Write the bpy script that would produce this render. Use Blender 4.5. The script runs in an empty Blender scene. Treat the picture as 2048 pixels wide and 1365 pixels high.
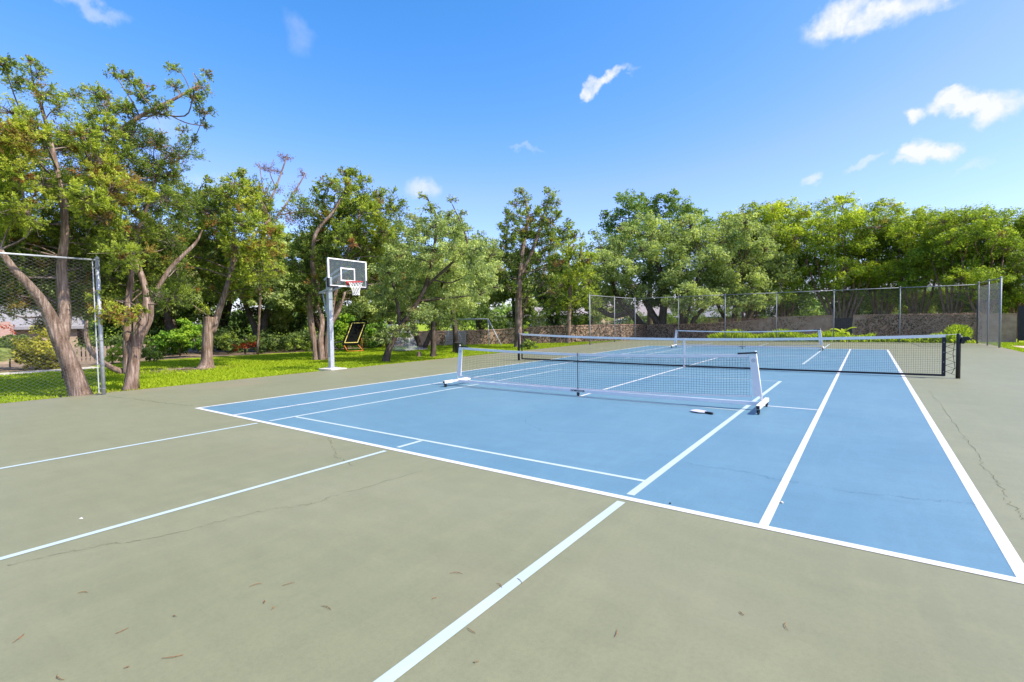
import bpy, math, random
import numpy as np
from mathutils import Vector, Matrix

C = bpy.context.scene
COL = C.collection
PI = math.pi

# ------------------------------------------------------------------ camera
cam_d = bpy.data.cameras.new('camera')
cam = bpy.data.objects.new('camera', cam_d)
COL.objects.link(cam)
C.camera = cam
cam_d.sensor_width = 36.0
cam_d.sensor_fit = 'HORIZONTAL'
cam_d.lens = 981.5 / 2048 * 36.0
cam_d.clip_start = 0.05
cam_d.clip_end = 3000
def cam_matrix(loc, yaw, pitch, roll):
    cy, sy, cp, sp = math.cos(yaw), math.sin(yaw), math.cos(pitch), math.sin(pitch)
    f = Vector((sy * cp, cy * cp, sp)); r = Vector((cy, -sy, 0)); u = r.cross(f)
    cr, sr = math.cos(roll), math.sin(roll)
    r2 = cr * r + sr * u; u2 = -sr * r + cr * u
    m = Matrix((( r2.x, u2.x, -f.x, loc[0]), (r2.y, u2.y, -f.y, loc[1]), (r2.z, u2.z, -f.z, loc[2]), (0, 0, 0, 1)))
    return m
cam.matrix_world = cam_matrix((10.206, -3.958, 1.547), -.62629, -.04047, -.015354)

# ------------------------------------------------------------------ light
SUN = Vector((0.86, 0.17, 1.0)).normalized()
EL = math.asin(SUN.z)
AZ = math.atan2(SUN.x, SUN.y)
sun_d = bpy.data.lights.new('sun', 'SUN')
sun_d.energy = 3.2
sun_d.angle = math.radians(0.53)
sun_d.color = (1.0, 0.935, 0.82)
sun = bpy.data.objects.new('sun', sun_d)
COL.objects.link(sun)
sun.rotation_euler = SUN.to_track_quat('Z', 'Y').to_euler()
sun.location = (20, -20, 30)
C.view_settings.view_transform = 'Standard'
C.view_settings.look = 'None'
C.view_settings.gamma = 1
C.view_settings.use_curve_mapping = False
C.view_settings.exposure = 1.25

W = bpy.data.worlds.new('World')
C.world = W
W.use_nodes = True
nt = W.node_tree
nt.nodes.clear()
def N(t, **k):
    n = nt.nodes.new(t)
    for a, b in k.items(): setattr(n, a, b)
    return n
def K(a, b): nt.links.new(a, b)
out = N('ShaderNodeOutputWorld'); bg = N('ShaderNodeBackground')
bg.inputs['Strength'].default_value = 0.15
sky = N('ShaderNodeTexSky', sky_type='NISHITA')
sky.sun_disc = False
sky.sun_elevation = EL
sky.sun_rotation = AZ
sky.altitude = 0; sky.air_density = 1.0; sky.dust_density = 1.2; sky.ozone_density = 5.0
hs = N('ShaderNodeHueSaturation')
hs.inputs['Hue'].default_value = .503
hs.inputs['Saturation'].default_value = 1.12
hs.inputs['Value'].default_value = .9
K(sky.outputs[0], hs.inputs['Color'])
tint = N('ShaderNodeMix', data_type='RGBA', blend_type='MULTIPLY'); tint.inputs[0].default_value = 1
sep = N('ShaderNodeSeparateColor'); K(hs.outputs[0], sep.inputs[0]); com = N('ShaderNodeCombineColor')
pw = N('ShaderNodeMath', operation='POWER'); pw.inputs[1].default_value = 2.0; K(sep.outputs[0], pw.inputs[0])
ml = N('ShaderNodeMath', operation='MULTIPLY'); ml.inputs[1].default_value = .95; K(pw.outputs[0], ml.inputs[0])
mn = N('ShaderNodeMath', operation='MINIMUM'); K(ml.outputs[0], mn.inputs[0]); K(sep.outputs[0], mn.inputs[1]); K(mn.outputs[0], com.inputs[0]); K(sep.outputs[1], com.inputs[1]); K(sep.outputs[2], com.inputs[2])
K(com.outputs[0], tint.inputs[6]); tint.inputs[7].default_value = (1.0, .87, 1.0, 1)
geo = N('ShaderNodeNewGeometry')
tc = N('ShaderNodeTexCoord')
no1 = N('ShaderNodeTexNoise'); no1.inputs['Scale'].default_value = 16; no1.inputs['Detail'].default_value = 7; no1.inputs['Roughness'].default_value = .58
K(tc.outputs['Generated'], no1.inputs['Vector'])
sub = N('ShaderNodeVectorMath', operation='SUBTRACT'); sub.inputs[1].default_value = (.5, .5, .5)
K(no1.outputs['Color'], sub.inputs[0])
no2 = N('ShaderNodeTexNoise'); no2.inputs['Scale'].default_value = 45; no2.inputs['Detail'].default_value = 6; no2.inputs['Roughness'].default_value = .6
K(tc.outputs['Generated'], no2.inputs['Vector'])
def cloud_dir(c, amount):
    s = N('ShaderNodeVectorMath', operation='SCALE'); s.inputs['Scale'].default_value = amount
    K(sub.outputs[0], s.inputs[0])
    a = N('ShaderNodeVectorMath', operation='ADD')
    K(tc.outputs['Generated'], a.inputs[0]); K(s.outputs[0], a.inputs[1])
    return a.outputs[0]
dirA = cloud_dir(None, .085)
acc = None
def blob(c, ax, ay, rot, dens):
    global acc
    c = Vector(c).normalized()
    U = Vector((c.y, -c.x, 0)).normalized(); V = U.cross(c)
    cr, sr = math.cos(rot), math.sin(rot)
    U2 = (cr * U + sr * V) / ax; V2 = (-sr * U + cr * V) / ay
    d1 = N('ShaderNodeVectorMath', operation='DOT_PRODUCT'); d1.inputs[1].default_value = U2; K(dirA, d1.inputs[0])
    d2 = N('ShaderNodeVectorMath', operation='DOT_PRODUCT'); d2.inputs[1].default_value = V2; K(dirA, d2.inputs[0])
    cx = N('ShaderNodeCombineXYZ'); K(d1.outputs['Value'], cx.inputs[0]); K(d2.outputs['Value'], cx.inputs[1])
    ln = N('ShaderNodeVectorMath', operation='LENGTH'); K(cx.outputs[0], ln.inputs[0])
    mr = N('ShaderNodeMapRange', interpolation_type='SMOOTHSTEP')
    mr.inputs['From Min'].default_value = 1.15; mr.inputs['From Max'].default_value = .3
    mr.inputs['To Min'].default_value = 0; mr.inputs['To Max'].default_value = dens
    K(ln.outputs['Value'], mr.inputs['Value'])
    if acc is None: acc = mr.outputs[0]
    else:
        mx = N('ShaderNodeMath', operation='MAXIMUM'); K(acc, mx.inputs[0]); K(mr.outputs[0], mx.inputs[1]); acc = mx.outputs[0]
CLOUDS = [((-.378, .8226, .425), .05, .011, .38, .9), ((-.412, .811, .414), .018, .010, .5, .8),
          ((.105, .948, .299), .042, .018, -.12, 1.2), ((.135, .947, .290), .032, .026, -.3, 1.2), ((.085, .9465, .309), .014, .010, 0, .9),
          ((.057, .955, .291), .020, .013, 0, 1.0), ((.062, .968, .241), .030, .021, 0, 1.2), ((.085, .9675, .238), .034, .017, -.1, 1.2), ((.055, .972, .229), .034, .008, 0, .7),
          ((-.080, .9705, .2276), .020, .010, .1, .55), ((-.0085, .970, .242), .026, .008, .2, .5),
          ((-.035, .893, .447), .050, .026, .5, .9), ((.01, .899, .438), .055, .026, .05, .9), ((.05, .898, .437), .05, .02, -.3, .75), ((.09, .894, .44), .05, .022, .1, .95), ((.15, .890, .432), .07, .02, 0, .7),
          ((-.694, .674, .254), .034, .024, 0, .6), ((-.866, .230, .444), .05, .014, -.1, .35), ((-.752, .465, .466), .03, .03, .4, .14),
          ((-.529, .783, .328), .03, .006, 0, .22), ((.123, .970, .207), .03, .007, .3, .25), ((-.895, .32, .312), .04, .022, 0, .2), ((-.90, .38, .235), .05, .02, 0, .15),
          ((.5, .8, .35), .08, .03, .1, .9), ((.8, .5, .4), .06, .02, 0, .7), ((.6, -.7, .3), .07, .03, .1, .9), ((-.2, -.9, .35), .08, .025, 0, .8), ((-.8, -.5, .4), .05, .02, .2, .8), ((.3, -.3, .8), .06, .03, .3, .5)]
for c in CLOUDS: blob(*c)
wis = N('ShaderNodeMapRange'); wis.inputs['From Min'].default_value = .30; wis.inputs['From Max'].default_value = .62
wis.inputs['To Min'].default_value = .55; wis.inputs['To Max'].default_value = 1.15
K(no2.outputs[0], wis.inputs['Value'])
mul = N('ShaderNodeMath', operation='MULTIPLY'); mul.use_clamp = True
K(acc, mul.inputs[0]); K(wis.outputs[0], mul.inputs[1])
mixc = N('ShaderNodeMix', data_type='RGBA')
K(mul.outputs[0], mixc.inputs[0]); K(tint.outputs[2], mixc.inputs[6]); mixc.inputs[7].default_value = (2.72, 2.80, 2.95, 1)
K(mixc.outputs[2], bg.inputs['Color']); K(bg.outputs[0], out.inputs['Surface'])

# ------------------------------------------------------------------ materials
def new_mat(name):
    m = bpy.data.materials.new(name); m.use_nodes = True
    t = m.node_tree; t.nodes.clear()
    o = t.nodes.new('ShaderNodeOutputMaterial')
    return m, t, o
def ramp(t, stops, interp='LINEAR'):
    r = t.nodes.new('ShaderNodeValToRGB'); r.color_ramp.interpolation = interp
    e = r.color_ramp.elements
    while len(e) < len(stops): e.new(.5)
    for i, (p, c) in enumerate(stops):
        e[i].position = p; e[i].color = (c[0], c[1], c[2], 1)
    return r
def M(name, c1, c2=None, scale=8, rough=.7, bump=0., metal=0., stretch=(1, 1, 1), detail=6, spec=.4, bscale=None, lo=.35, hi=.65, coat=0):
    m, t, o = new_mat(name)
    b = t.nodes.new('ShaderNodeBsdfPrincipled'); t.links.new(b.outputs[0], o.inputs[0])
    b.inputs['Roughness'].default_value = rough; b.inputs['Metallic'].default_value = metal
    b.inputs['Specular IOR Level'].default_value = spec; b.inputs['Coat Weight'].default_value = coat
    b.inputs['Base Color'].default_value = (*c1, 1)
    if c2 is not None or bump:
        tc = t.nodes.new('ShaderNodeTexCoord'); mp = t.nodes.new('ShaderNodeMapping'); mp.inputs['Scale'].default_value = stretch
        t.links.new(tc.outputs['Object'], mp.inputs['Vector'])
        n = t.nodes.new('ShaderNodeTexNoise'); n.inputs['Scale'].default_value = scale; n.inputs['Detail'].default_value = detail; n.inputs['Roughness'].default_value = .62
        t.links.new(mp.outputs[0], n.inputs['Vector'])
        if c2 is not None:
            r = ramp(t, [(lo, c1), (hi, c2)]); t.links.new(n.outputs[0], r.inputs[0]); t.links.new(r.outputs[0], b.inputs['Base Color'])
        if bump:
            src = n
            if bscale:
                src = t.nodes.new('ShaderNodeTexNoise'); src.inputs['Scale'].default_value = bscale; src.inputs['Detail'].default_value = 5
                t.links.new(mp.outputs[0], src.inputs['Vector'])
            bp = t.nodes.new('ShaderNodeBump'); bp.inputs['Strength'].default_value = bump; bp.inputs['Distance'].default_value = .02
            t.links.new(src.outputs[0], bp.inputs['Height']); t.links.new(bp.outputs[0], b.inputs['Normal'])
    return m
def leaf_mat(name, stops, transl=.40, rough=.68, spec=.15, gain=(1, 1, 1)):
    stops = [(p, tuple(min(.75, c * g) for c, g in zip(q, gain))) if p < .84 else (p, q) for p, q in stops]
    m, t, o = new_mat(name)
    a = t.nodes.new('ShaderNodeAttribute'); a.attribute_name = 'tone'
    r = ramp(t, stops); t.links.new(a.outputs['Fac'], r.inputs[0])
    b = t.nodes.new('ShaderNodeBsdfPrincipled'); b.inputs['Roughness'].default_value = rough; b.inputs['Specular IOR Level'].default_value = spec
    tr = t.nodes.new('ShaderNodeBsdfTranslucent'); mx = t.nodes.new('ShaderNodeMixShader'); mx.inputs[0].default_value = transl
    br = t.nodes.new('ShaderNodeMix'); br.data_type = 'RGBA'; br.blend_type = 'MULTIPLY'; br.inputs[0].default_value = 1; br.inputs[7].default_value = (1.5, 1.55, .7, 1)
    t.links.new(r.outputs[0], b.inputs['Base Color']); t.links.new(r.outputs[0], br.inputs[6]); t.links.new(br.outputs[2], tr.inputs['Color'])
    t.links.new(b.outputs[0], mx.inputs[1]); t.links.new(tr.outputs[0], mx.inputs[2]); t.links.new(mx.outputs[0], o.inputs[0])
    return m
# tone: 0 darkest green .. .75 lightest green, .85-1 dry brown / flower colour
MAT = {}
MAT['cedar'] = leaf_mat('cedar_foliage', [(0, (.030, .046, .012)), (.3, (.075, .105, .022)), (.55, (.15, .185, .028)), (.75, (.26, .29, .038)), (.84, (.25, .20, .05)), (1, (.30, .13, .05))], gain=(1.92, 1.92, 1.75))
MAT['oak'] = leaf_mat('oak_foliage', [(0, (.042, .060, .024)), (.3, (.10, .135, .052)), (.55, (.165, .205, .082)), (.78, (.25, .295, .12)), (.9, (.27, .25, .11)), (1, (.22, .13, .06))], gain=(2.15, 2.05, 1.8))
MAT['darkoak'] = leaf_mat('dark_oak_foliage', [(0, (.035, .06, .02)), (.3, (.075, .12, .036)), (.55, (.115, .175, .05)), (.78, (.18, .24, .07)), (1, (.2, .16, .06))], gain=(1.75, 1.7, 1.5))
MAT['privet'] = leaf_mat('privet_foliage', [(0, (.034, .058, .012)), (.3, (.08, .13, .022)), (.55, (.14, .205, .028)), (.78, (.25, .31, .04)), (.9, (.24, .22, .05)), (1, (.22, .13, .06))], gain=(2.5, 2.15, 1.6))
MAT['hedge'] = leaf_mat('hedge_foliage', [(0, (.05, .06, .012)), (.4, (.16, .17, .03)), (.75, (.30, .30, .05)), (1, (.34, .30, .06))], gain=(1.9, 1.75, 1.5))
MAT['bush'] = leaf_mat('bush_foliage', [(0, (.03, .055, .02)), (.4, (.10, .14, .045)), (.75, (.24, .30, .05)), (.85, (.36, .075, .03)), (1, (.42, .09, .045))], gain=(1.5, 1.5, 1.3))
MAT['broad'] = leaf_mat('broad_foliage', [(0, (.03, .065, .015)), (.4, (.10, .20, .03)), (.75, (.26, .36, .04)), (1, (.3, .3, .05))], gain=(1.4, 1.4, 1.2))
MAT['twiggy'] = leaf_mat('dry_foliage', [(0, (.10, .07, .05)), (1, (.24, .12, .08))])
MAT['lime'] = leaf_mat('lime_foliage', [(0, (.10, .15, .01)), (.4, (.26, .36, .012)), (.75, (.42, .52, .02)), (1, (.5, .5, .04))], .4)
MAT['ivy'] = leaf_mat('ivy_foliage', [(0, (.028, .026, .014)), (.3, (.055, .052, .024)), (.55, (.085, .085, .032)), (.75, (.12, .10, .055)), (.80, (.19, .115, .075)), (1, (.32, .20, .135))], .15)
MAT['grassleaf'] = leaf_mat('grass_blades', [(0, (.06, .115, .006)), (.5, (.13, .21, .008)), (1, (.27, .33, .018))], .35, gain=(2.5, 2.0, 2.2))
def bark_mat(name, c1, c2, c3):
    m, t, o = new_mat(name)
    b = t.nodes.new('ShaderNodeBsdfPrincipled'); b.inputs['Roughness'].default_value = .9; b.inputs['Specular IOR Level'].default_value = .15
    tc = t.nodes.new('ShaderNodeTexCoord'); mp = t.nodes.new('ShaderNodeMapping'); mp.inputs['Scale'].default_value = (1, 1, .10)
    t.links.new(tc.outputs['Object'], mp.inputs[0])
    n = t.nodes.new('ShaderNodeTexNoise'); n.inputs['Scale'].default_value = 26; n.inputs['Detail'].default_value = 8; n.inputs['Roughness'].default_value = .65
    n2 = t.nodes.new('ShaderNodeTexNoise'); n2.inputs['Scale'].default_value = 2.2; n2.inputs['Detail'].default_value = 4
    t.links.new(mp.outputs[0], n.inputs['Vector']); t.links.new(tc.outputs['Object'], n2.inputs['Vector'])
    r = ramp(t, [(.30, c1), (.52, c2), (.70, c3)]); t.links.new(n.outputs[0], r.inputs[0])
    r2 = ramp(t, [(.35, (.75, .68, .6)), (.62, (1.25, 1.25, 1.25))]); t.links.new(n2.outputs[0], r2.inputs[0])
    mx = t.nodes.new('ShaderNodeMix'); mx.data_type = 'RGBA'; mx.blend_type = 'MULTIPLY'; mx.inputs[0].default_value = 1
    t.links.new(r.outputs[0], mx.inputs[6]); t.links.new(r2.outputs[0], mx.inputs[7]); t.links.new(mx.outputs[2], b.inputs['Base Color'])
    bp = t.nodes.new('ShaderNodeBump'); bp.inputs['Strength'].default_value = .9; bp.inputs['Distance'].default_value = .03
    t.links.new(n.outputs[0], bp.inputs['Height']); t.links.new(bp.outputs[0], b.inputs['Normal']); t.links.new(b.outputs[0], o.inputs[0])
    return m
BARK = [bark_mat('cedar_bark', (.075, .05, .037), (.21, .152, .117), (.40, .325, .275)), bark_mat('smooth_bark', (.12, .07, .05), (.23, .145, .105), (.36, .25, .195)), bark_mat('oak_bark', (.035, .028, .022), (.085, .066, .052), (.15, .12, .10)), bark_mat('grey_twig_bark', (.09, .07, .055), (.20, .16, .13), (.32, .27, .235))]

def court_mat(name, base, dark, light, stain=None):
    m, t, o = new_mat(name)
    b = t.nodes.new('ShaderNodeBsdfPrincipled'); b.inputs['Roughness'].default_value = .55; b.inputs['Specular IOR Level'].default_value = .45; b.inputs['Sheen Weight'].default_value = .10; b.inputs['Sheen Roughness'].default_value = .45; b.inputs['Sheen Tint'].default_value = (.85, .83, .62, 1)
    tc = t.nodes.new('ShaderNodeTexCoord')
    def noise(scale, detail, st=(1, 1, 1), rough=.6):
        mp = t.nodes.new('ShaderNodeMapping'); mp.inputs['Scale'].default_value = st; t.links.new(tc.outputs['Object'], mp.inputs[0])
        n = t.nodes.new('ShaderNodeTexNoise'); n.inputs['Scale'].default_value = scale; n.inputs['Detail'].default_value = detail; n.inputs['Roughness'].default_value = rough
        t.links.new(mp.outputs[0], n.inputs['Vector']); return n
    def mix(a, c, f, blend='MIX'):
        x = t.nodes.new('ShaderNodeMix'); x.data_type = 'RGBA'; x.blend_type = blend
        if isinstance(f, float): x.inputs[0].default_value = f
        else: t.links.new(f, x.inputs[0])
        for s, q in ((6, a), (7, c)):
            if isinstance(q, tuple): x.inputs[s].default_value = (*q, 1)
            else: t.links.new(q, x.inputs[s])
        return x.outputs[2]
    n1 = noise(.45, 6); n2 = noise(2.2, 7, (1, 2.4, 1)); n3 = noise(180, 3, rough=.7); n4 = noise(.9, 8, (2.5, .6, 1))
    r1 = ramp(t, [(.32, dark), (.5, base), (.68, light)]); t.links.new(n1.outputs[0], r1.inputs[0])
    r2 = ramp(t, [(.30, (.94, .94, .94)), (.52, (1, 1, 1)), (.72, (1.06, 1.055, 1.045))]); t.links.new(n2.outputs[0], r2.inputs[0])
    c = mix(r1.outputs[0], r2.outputs[0], 1.0, 'MULTIPLY')
    r3 = ramp(t, [(.25, (.78, .78, .78)), (.5, (1, 1, 1)), (.75, (1.16, 1.16, 1.16))]); t.links.new(n3.outputs[0], r3.inputs[0])
    c = mix(c, r3.outputs[0], .55, 'MULTIPLY')
    r5 = ramp(t, [(.44, (1.0, 1.0, 1.0)), (.5, (1.07, 1.06, 1.05)), (.56, (1.0, 1.0, 1.0))]); t.links.new(n4.outputs[0], r5.inputs[0])
    c = mix(c, r5.outputs[0], .8, 'MULTIPLY')
    if stain:
        n6 = noise(.33, 5); r6 = ramp(t, [(.62, (0, 0, 0)), (.82, (.35, .35, .35))]); t.links.new(n6.outputs[0], r6.inputs[0])
        c = mix(c, stain, r6.outputs[0])
        # tan dust washed along the slab edge and two pale tan stains
        sx = t.nodes.new('ShaderNodeSeparateXYZ'); t.links.new(tc.outputs['Object'], sx.inputs[0])
        def mth(op, a, q=None):
            k = t.nodes.new('ShaderNodeMath'); k.operation = op
            for i, z in enumerate((a, q)):
                if z is None: continue
                if isinstance(z, (int, float)): k.inputs[i].default_value = z
                else: t.links.new(z, k.inputs[i])
            return k.outputs[0]
        def mrange(v, a, z, lo, hi):
            k = t.nodes.new('ShaderNodeMapRange'); k.interpolation_type = 'SMOOTHSTEP'
            for i, q in enumerate((a, z, lo, hi)): k.inputs[i + 1].default_value = q
            t.links.new(v, k.inputs[0]); return k.outputs[0]
        n7 = noise(1.3, 6, (1, .45, 1)); ex = mth('ABSOLUTE', mth('SUBTRACT', sx.outputs[0], 5.45))
        ex = mth('ADD', ex, mth('MULTIPLY', mth('SUBTRACT', n7.outputs[0], .5), 2.6))
        c = mix(c, stain, mrange(ex, 8.9, 10.1, 0, .75))
        for px_, py_, rx_, ry_ in ((5.25, -4.1, .75, .5), (-3.4, 16.5, .8, 3.5), (-3.2, 2.0, .6, 1.2)):
            dd = mth('SQRT', mth('ADD', mth('POWER', mth('DIVIDE', mth('SUBTRACT', sx.outputs[0], px_), rx_), 2), mth('POWER', mth('DIVIDE', mth('SUBTRACT', sx.outputs[1], py_), ry_), 2)))
            dd = mth('ADD', dd, mth('MULTIPLY', mth('SUBTRACT', n7.outputs[0], .5), 2.2))
            c = mix(c, stain, mrange(dd, 1.2, .2, 0, .6))
    n8 = noise(38, 5, rough=.75); r8 = ramp(t, [(.3, (.88, .88, .88)), (.5, (1, 1, 1)), (.72, (1.09, 1.09, 1.07))]); t.links.new(n8.outputs[0], r8.inputs[0])
    c = mix(c, r8.outputs[0], .8, 'MULTIPLY')
    n9 = noise(9, 3, rough=.5); r9 = ramp(t, [(.70, (1, 1, 1)), (.80, (.93, .93, .92))]); t.links.new(n9.outputs[0], r9.inputs[0])
    c = mix(c, r9.outputs[0], .8, 'MULTIPLY')
    t.links.new(c, b.inputs['Base Color'])
    bp = t.nodes.new('ShaderNodeBump'); bp.inputs['Strength'].default_value = .25; bp.inputs['Distance'].default_value = .004
    t.links.new(n3.outputs[0], bp.inputs['Height']); t.links.new(bp.outputs[0], b.inputs['Normal']); t.links.new(b.outputs[0], o.inputs[0])
    return m
MAT['court'] = court_mat('green_acrylic', (.181, .183, .100), (.170, .173, .093), (.193, .194, .110), (.235, .190, .120))
MAT['play'] = court_mat('blue_acrylic', (.086, .187, .256), (.075, .174, .246), (.097, .201, .266))
MAT['line'] = M('white_line_paint', (.60, .60, .58), (.50, .51, .50), scale=3, rough=.6, lo=.3, hi=.7)
MAT['cyan'] = M('pale_blue_line_paint', (.40, .475, .47), (.36, .44, .445), scale=3, rough=.6, lo=.3, hi=.7)
MAT['crack'] = M('crack_green', (.130, .132, .076), rough=.95, spec=.1)  # dull green of the cracks in the court surround
MAT['crackblue'] = M('crack_blue', (.068, .153, .215), rough=.95, spec=.1)
MAT['concrete'] = M('concrete', (.42, .39, .33), (.58, .54, .47), scale=9, rough=.9, bump=.2)
MAT['galv'] = M('galvanised_steel', (.34, .36, .38), (.46, .48, .50), scale=20, rough=.5, metal=.35)
MAT['galvdull'] = M('dull_galvanised_steel', (.20, .21, .225), (.28, .29, .30), scale=20, rough=.6, metal=.2)
MAT['wire'] = M('galvanised_wire', (.17, .175, .175), rough=.55, metal=.2)
MAT['wiredark'] = M('weathered_dark_wire', (.10, .10, .10), rough=.6, metal=.1)
MAT['white'] = M('white_powder_coat', (.82, .79, .75), (.77, .74, .71), scale=4, rough=.35)
MAT['vinyl'] = M('white_vinyl', (.78, .73, .69), (.70, .66, .63), scale=6, rough=.55, bump=.1)
MAT['black'] = M('black_plastic', (.012, .012, .014), rough=.45)
MAT['blackmetal'] = M('black_painted_steel', (.012, .012, .015), (.02, .02, .022), scale=15, rough=.4)
MAT['cord'] = M('black_net_cord', (.014, .015, .018), rough=.8)
MAT['ink'] = M('black_ink', (.015, .015, .02), rough=.6)
MAT['greyink'] = M('grey_ink', (.22, .22, .24), rough=.6)
MAT['red'] = M('red_rim_paint', (.55, .03, .035), rough=.4)
MAT['rope'] = M('white_nylon_cord', (.78, .76, .70), rough=.8)
MAT['orange'] = M('orange_tube', (.55, .17, .02), rough=.45)
MAT['yellow'] = M('yellow_band', (.62, .52, .12), rough=.6)
MAT['mesh_black'] = M('black_woven_mat', (.004, .005, .005), (.009, .010, .009), scale=60, rough=.95, spec=.05)
MAT['paddleface'] = M('lilac_paddle_face', (.50, .45, .66), (.62, .56, .74), scale=12, rough=.4)
MAT['stucco'] = M('stucco', (.29, .185, .12), (.43, .30, .205), scale=4, rough=.95, bump=.4, bscale=40)
MAT['cap'] = M('clay_wall_cap', (.32, .19, .12), (.42, .28, .19), scale=9, rough=.9, bump=.3)
MAT['housewall'] = M('tan_house_wall', (.30, .23, .155), (.36, .28, .20), scale=3, rough=.9)
MAT['whitewall'] = M('white_house_wall', (.62, .62, .64), (.55, .55, .58), scale=3, rough=.8)
MAT['roof'] = M('pale_grey_roof', (.20, .195, .21), (.27, .265, .28), scale=30, rough=.9, bump=.4, stretch=(1, 1, 4))
MAT['pinkroof'] = M('pale_pink_roof', (.30, .255, .23), (.38, .33, .30), scale=30, rough=.9, bump=.4)
MAT['tile'] = M('clay_tile', (.24, .14, .11), (.32, .21, .17), scale=30, rough=.9, bump=.4)
MAT['glass_dark'] = M('dark_window', (.02, .024, .03), rough=.1, spec=.6)
MAT['wood'] = M('weathered_fence_wood', (.20, .15, .11), (.33, .26, .20), scale=10, rough=.9, stretch=(6, 6, .6))
MAT['greywood'] = M('grey_slat_wood', (.28, .25, .22), (.40, .37, .33), scale=10, rough=.9, stretch=(.6, .6, 6))
MAT['gate'] = M('black_gate_paint', (.010, .010, .014), (.018, .018, .022), scale=8, rough=.5)
MAT['dirt'] = M('bare_soil', (.14, .10, .065), (.26, .19, .12), scale=7, rough=1, bump=.5)
MAT['gravel'] = M('pale_gravel', (.40, .35, .28), (.62, .56, .48), scale=60, rough=1, bump=.6, detail=3)
MAT['brickpath'] = M('pink_brick_paving', (.40, .27, .21), (.56, .42, .35), scale=25, rough=.9, bump=.3)
MAT['leaf_litter'] = M('dry_leaf', (.15, .075, .03), (.25, .12, .045), scale=60, rough=.8)
MAT['carpaint'] = M('white_car_paint', (.62, .68, .72), rough=.25, coat=.5)
MAT['netwhite'] = M('white_goal_net', (.55, .55, .58), rough=.8)
def glass_mat():
    m, t, o = new_mat('acrylic_backboard')
    g = t.nodes.new('ShaderNodeBsdfGlossy'); g.inputs['Roughness'].default_value = .03; g.inputs['Color'].default_value = (.8, .85, .9, 1)
    tr = t.nodes.new('ShaderNodeBsdfTransparent'); tr.inputs[0].default_value = (.82, .87, .86, 1)
    fr = t.nodes.new('ShaderNodeValue'); fr.outputs[0].default_value = .03
    mx = t.nodes.new('ShaderNodeMixShader'); t.links.new(fr.outputs[0], mx.inputs[0]); t.links.new(tr.outputs[0], mx.inputs[1]); t.links.new(g.outputs[0], mx.inputs[2]); df = t.nodes.new('ShaderNodeBsdfDiffuse'); df.inputs[0].default_value = (.7, .75, .74, 1); m2 = t.nodes.new('ShaderNodeMixShader'); m2.inputs[0].default_value = .025
    t.links.new(mx.outputs[0], m2.inputs[1]); t.links.new(df.outputs[0], m2.inputs[2]); t.links.new(m2.outputs[0], o.inputs[0])
    return m
MAT['glass'] = glass_mat()
def lawn_mat():
    m, t, o = new_mat('lawn_turf')
    b = t.nodes.new('ShaderNodeBsdfPrincipled'); b.inputs['Roughness'].default_value = .95; b.inputs['Specular IOR Level'].default_value = .1
    tc = t.nodes.new('ShaderNodeTexCoord')
    def noise(s, d):
        n = t.nodes.new('ShaderNodeTexNoise'); n.inputs['Scale'].default_value = s; n.inputs['Detail'].default_value = d; t.links.new(tc.outputs['Object'], n.inputs['Vector']); return n
    a = noise(.5, 5); c = noise(14, 6)
    r = ramp(t, [(.3, (.17, .25, .012)), (.5, (.24, .32, .016)), (.7, (.34, .39, .022))]); t.links.new(a.outputs[0], r.inputs[0])
    r2 = ramp(t, [(.3, (.6, .62, .6)), (.7, (1.25, 1.22, 1.1))]); t.links.new(c.outputs[0], r2.inputs[0])
    mx = t.nodes.new('ShaderNodeMix'); mx.data_type = 'RGBA'; mx.blend_type = 'MULTIPLY'; mx.inputs[0].default_value = 1
    t.links.new(r.outputs[0], mx.inputs[6]); t.links.new(r2.outputs[0], mx.inputs[7]); t.links.new(mx.outputs[2], b.inputs['Base Color'])
    bp = t.nodes.new('ShaderNodeBump'); bp.inputs['Strength'].default_value = .8; bp.inputs['Distance'].default_value = .05
    t.links.new(c.outputs[0], bp.inputs['Height']); t.links.new(bp.outputs[0], b.inputs['Normal']); t.links.new(b.outputs[0], o.inputs[0])
    return m
MAT['lawn'] = lawn_mat()

# ------------------------------------------------------------------ helpers
def tag(o, label=None, cat=None, group=None, kind=None):
    if label: o['label'] = label
    if cat: o['category'] = cat
    if group: o['group'] = group
    if kind: o['kind'] = kind
    return o
def thing(name, label, cat, loc, group=None, rz=0):
    o = bpy.data.objects.new(name, None); COL.objects.link(o)
    o.location = loc; o.rotation_euler = (0, 0, rz); o.empty_display_size = .2
    return tag(o, label, cat, group)
def np_mesh(name, V, F, tone=None, smooth=False):
    V = np.asarray(V, np.float32); F = np.asarray(F, np.int32)
    me = bpy.data.meshes.new(name); n, k = F.shape
    me.vertices.add(len(V)); me.vertices.foreach_set('co', V.ravel())
    me.loops.add(n * k); me.loops.foreach_set('vertex_index', F.ravel())
    me.polygons.add(n); me.polygons.foreach_set('loop_start', np.arange(0, n * k, k, dtype=np.int32))
    if tone is not None:
        a = me.attributes.new('tone', 'FLOAT', 'FACE'); a.data.foreach_set('value', np.asarray(tone, np.float32))
    me.update(calc_edges=True)
    if smooth: me.polygons.foreach_set('use_smooth', np.ones(n, bool))
    return me
def link(name, me, mat, parent=None, kind=None):
    o = bpy.data.objects.new(name, me); COL.objects.link(o)
    if mat and not me.materials: me.materials.append(mat)
    if parent: o.parent = parent
    if kind: o['kind'] = kind
    return o
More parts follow.
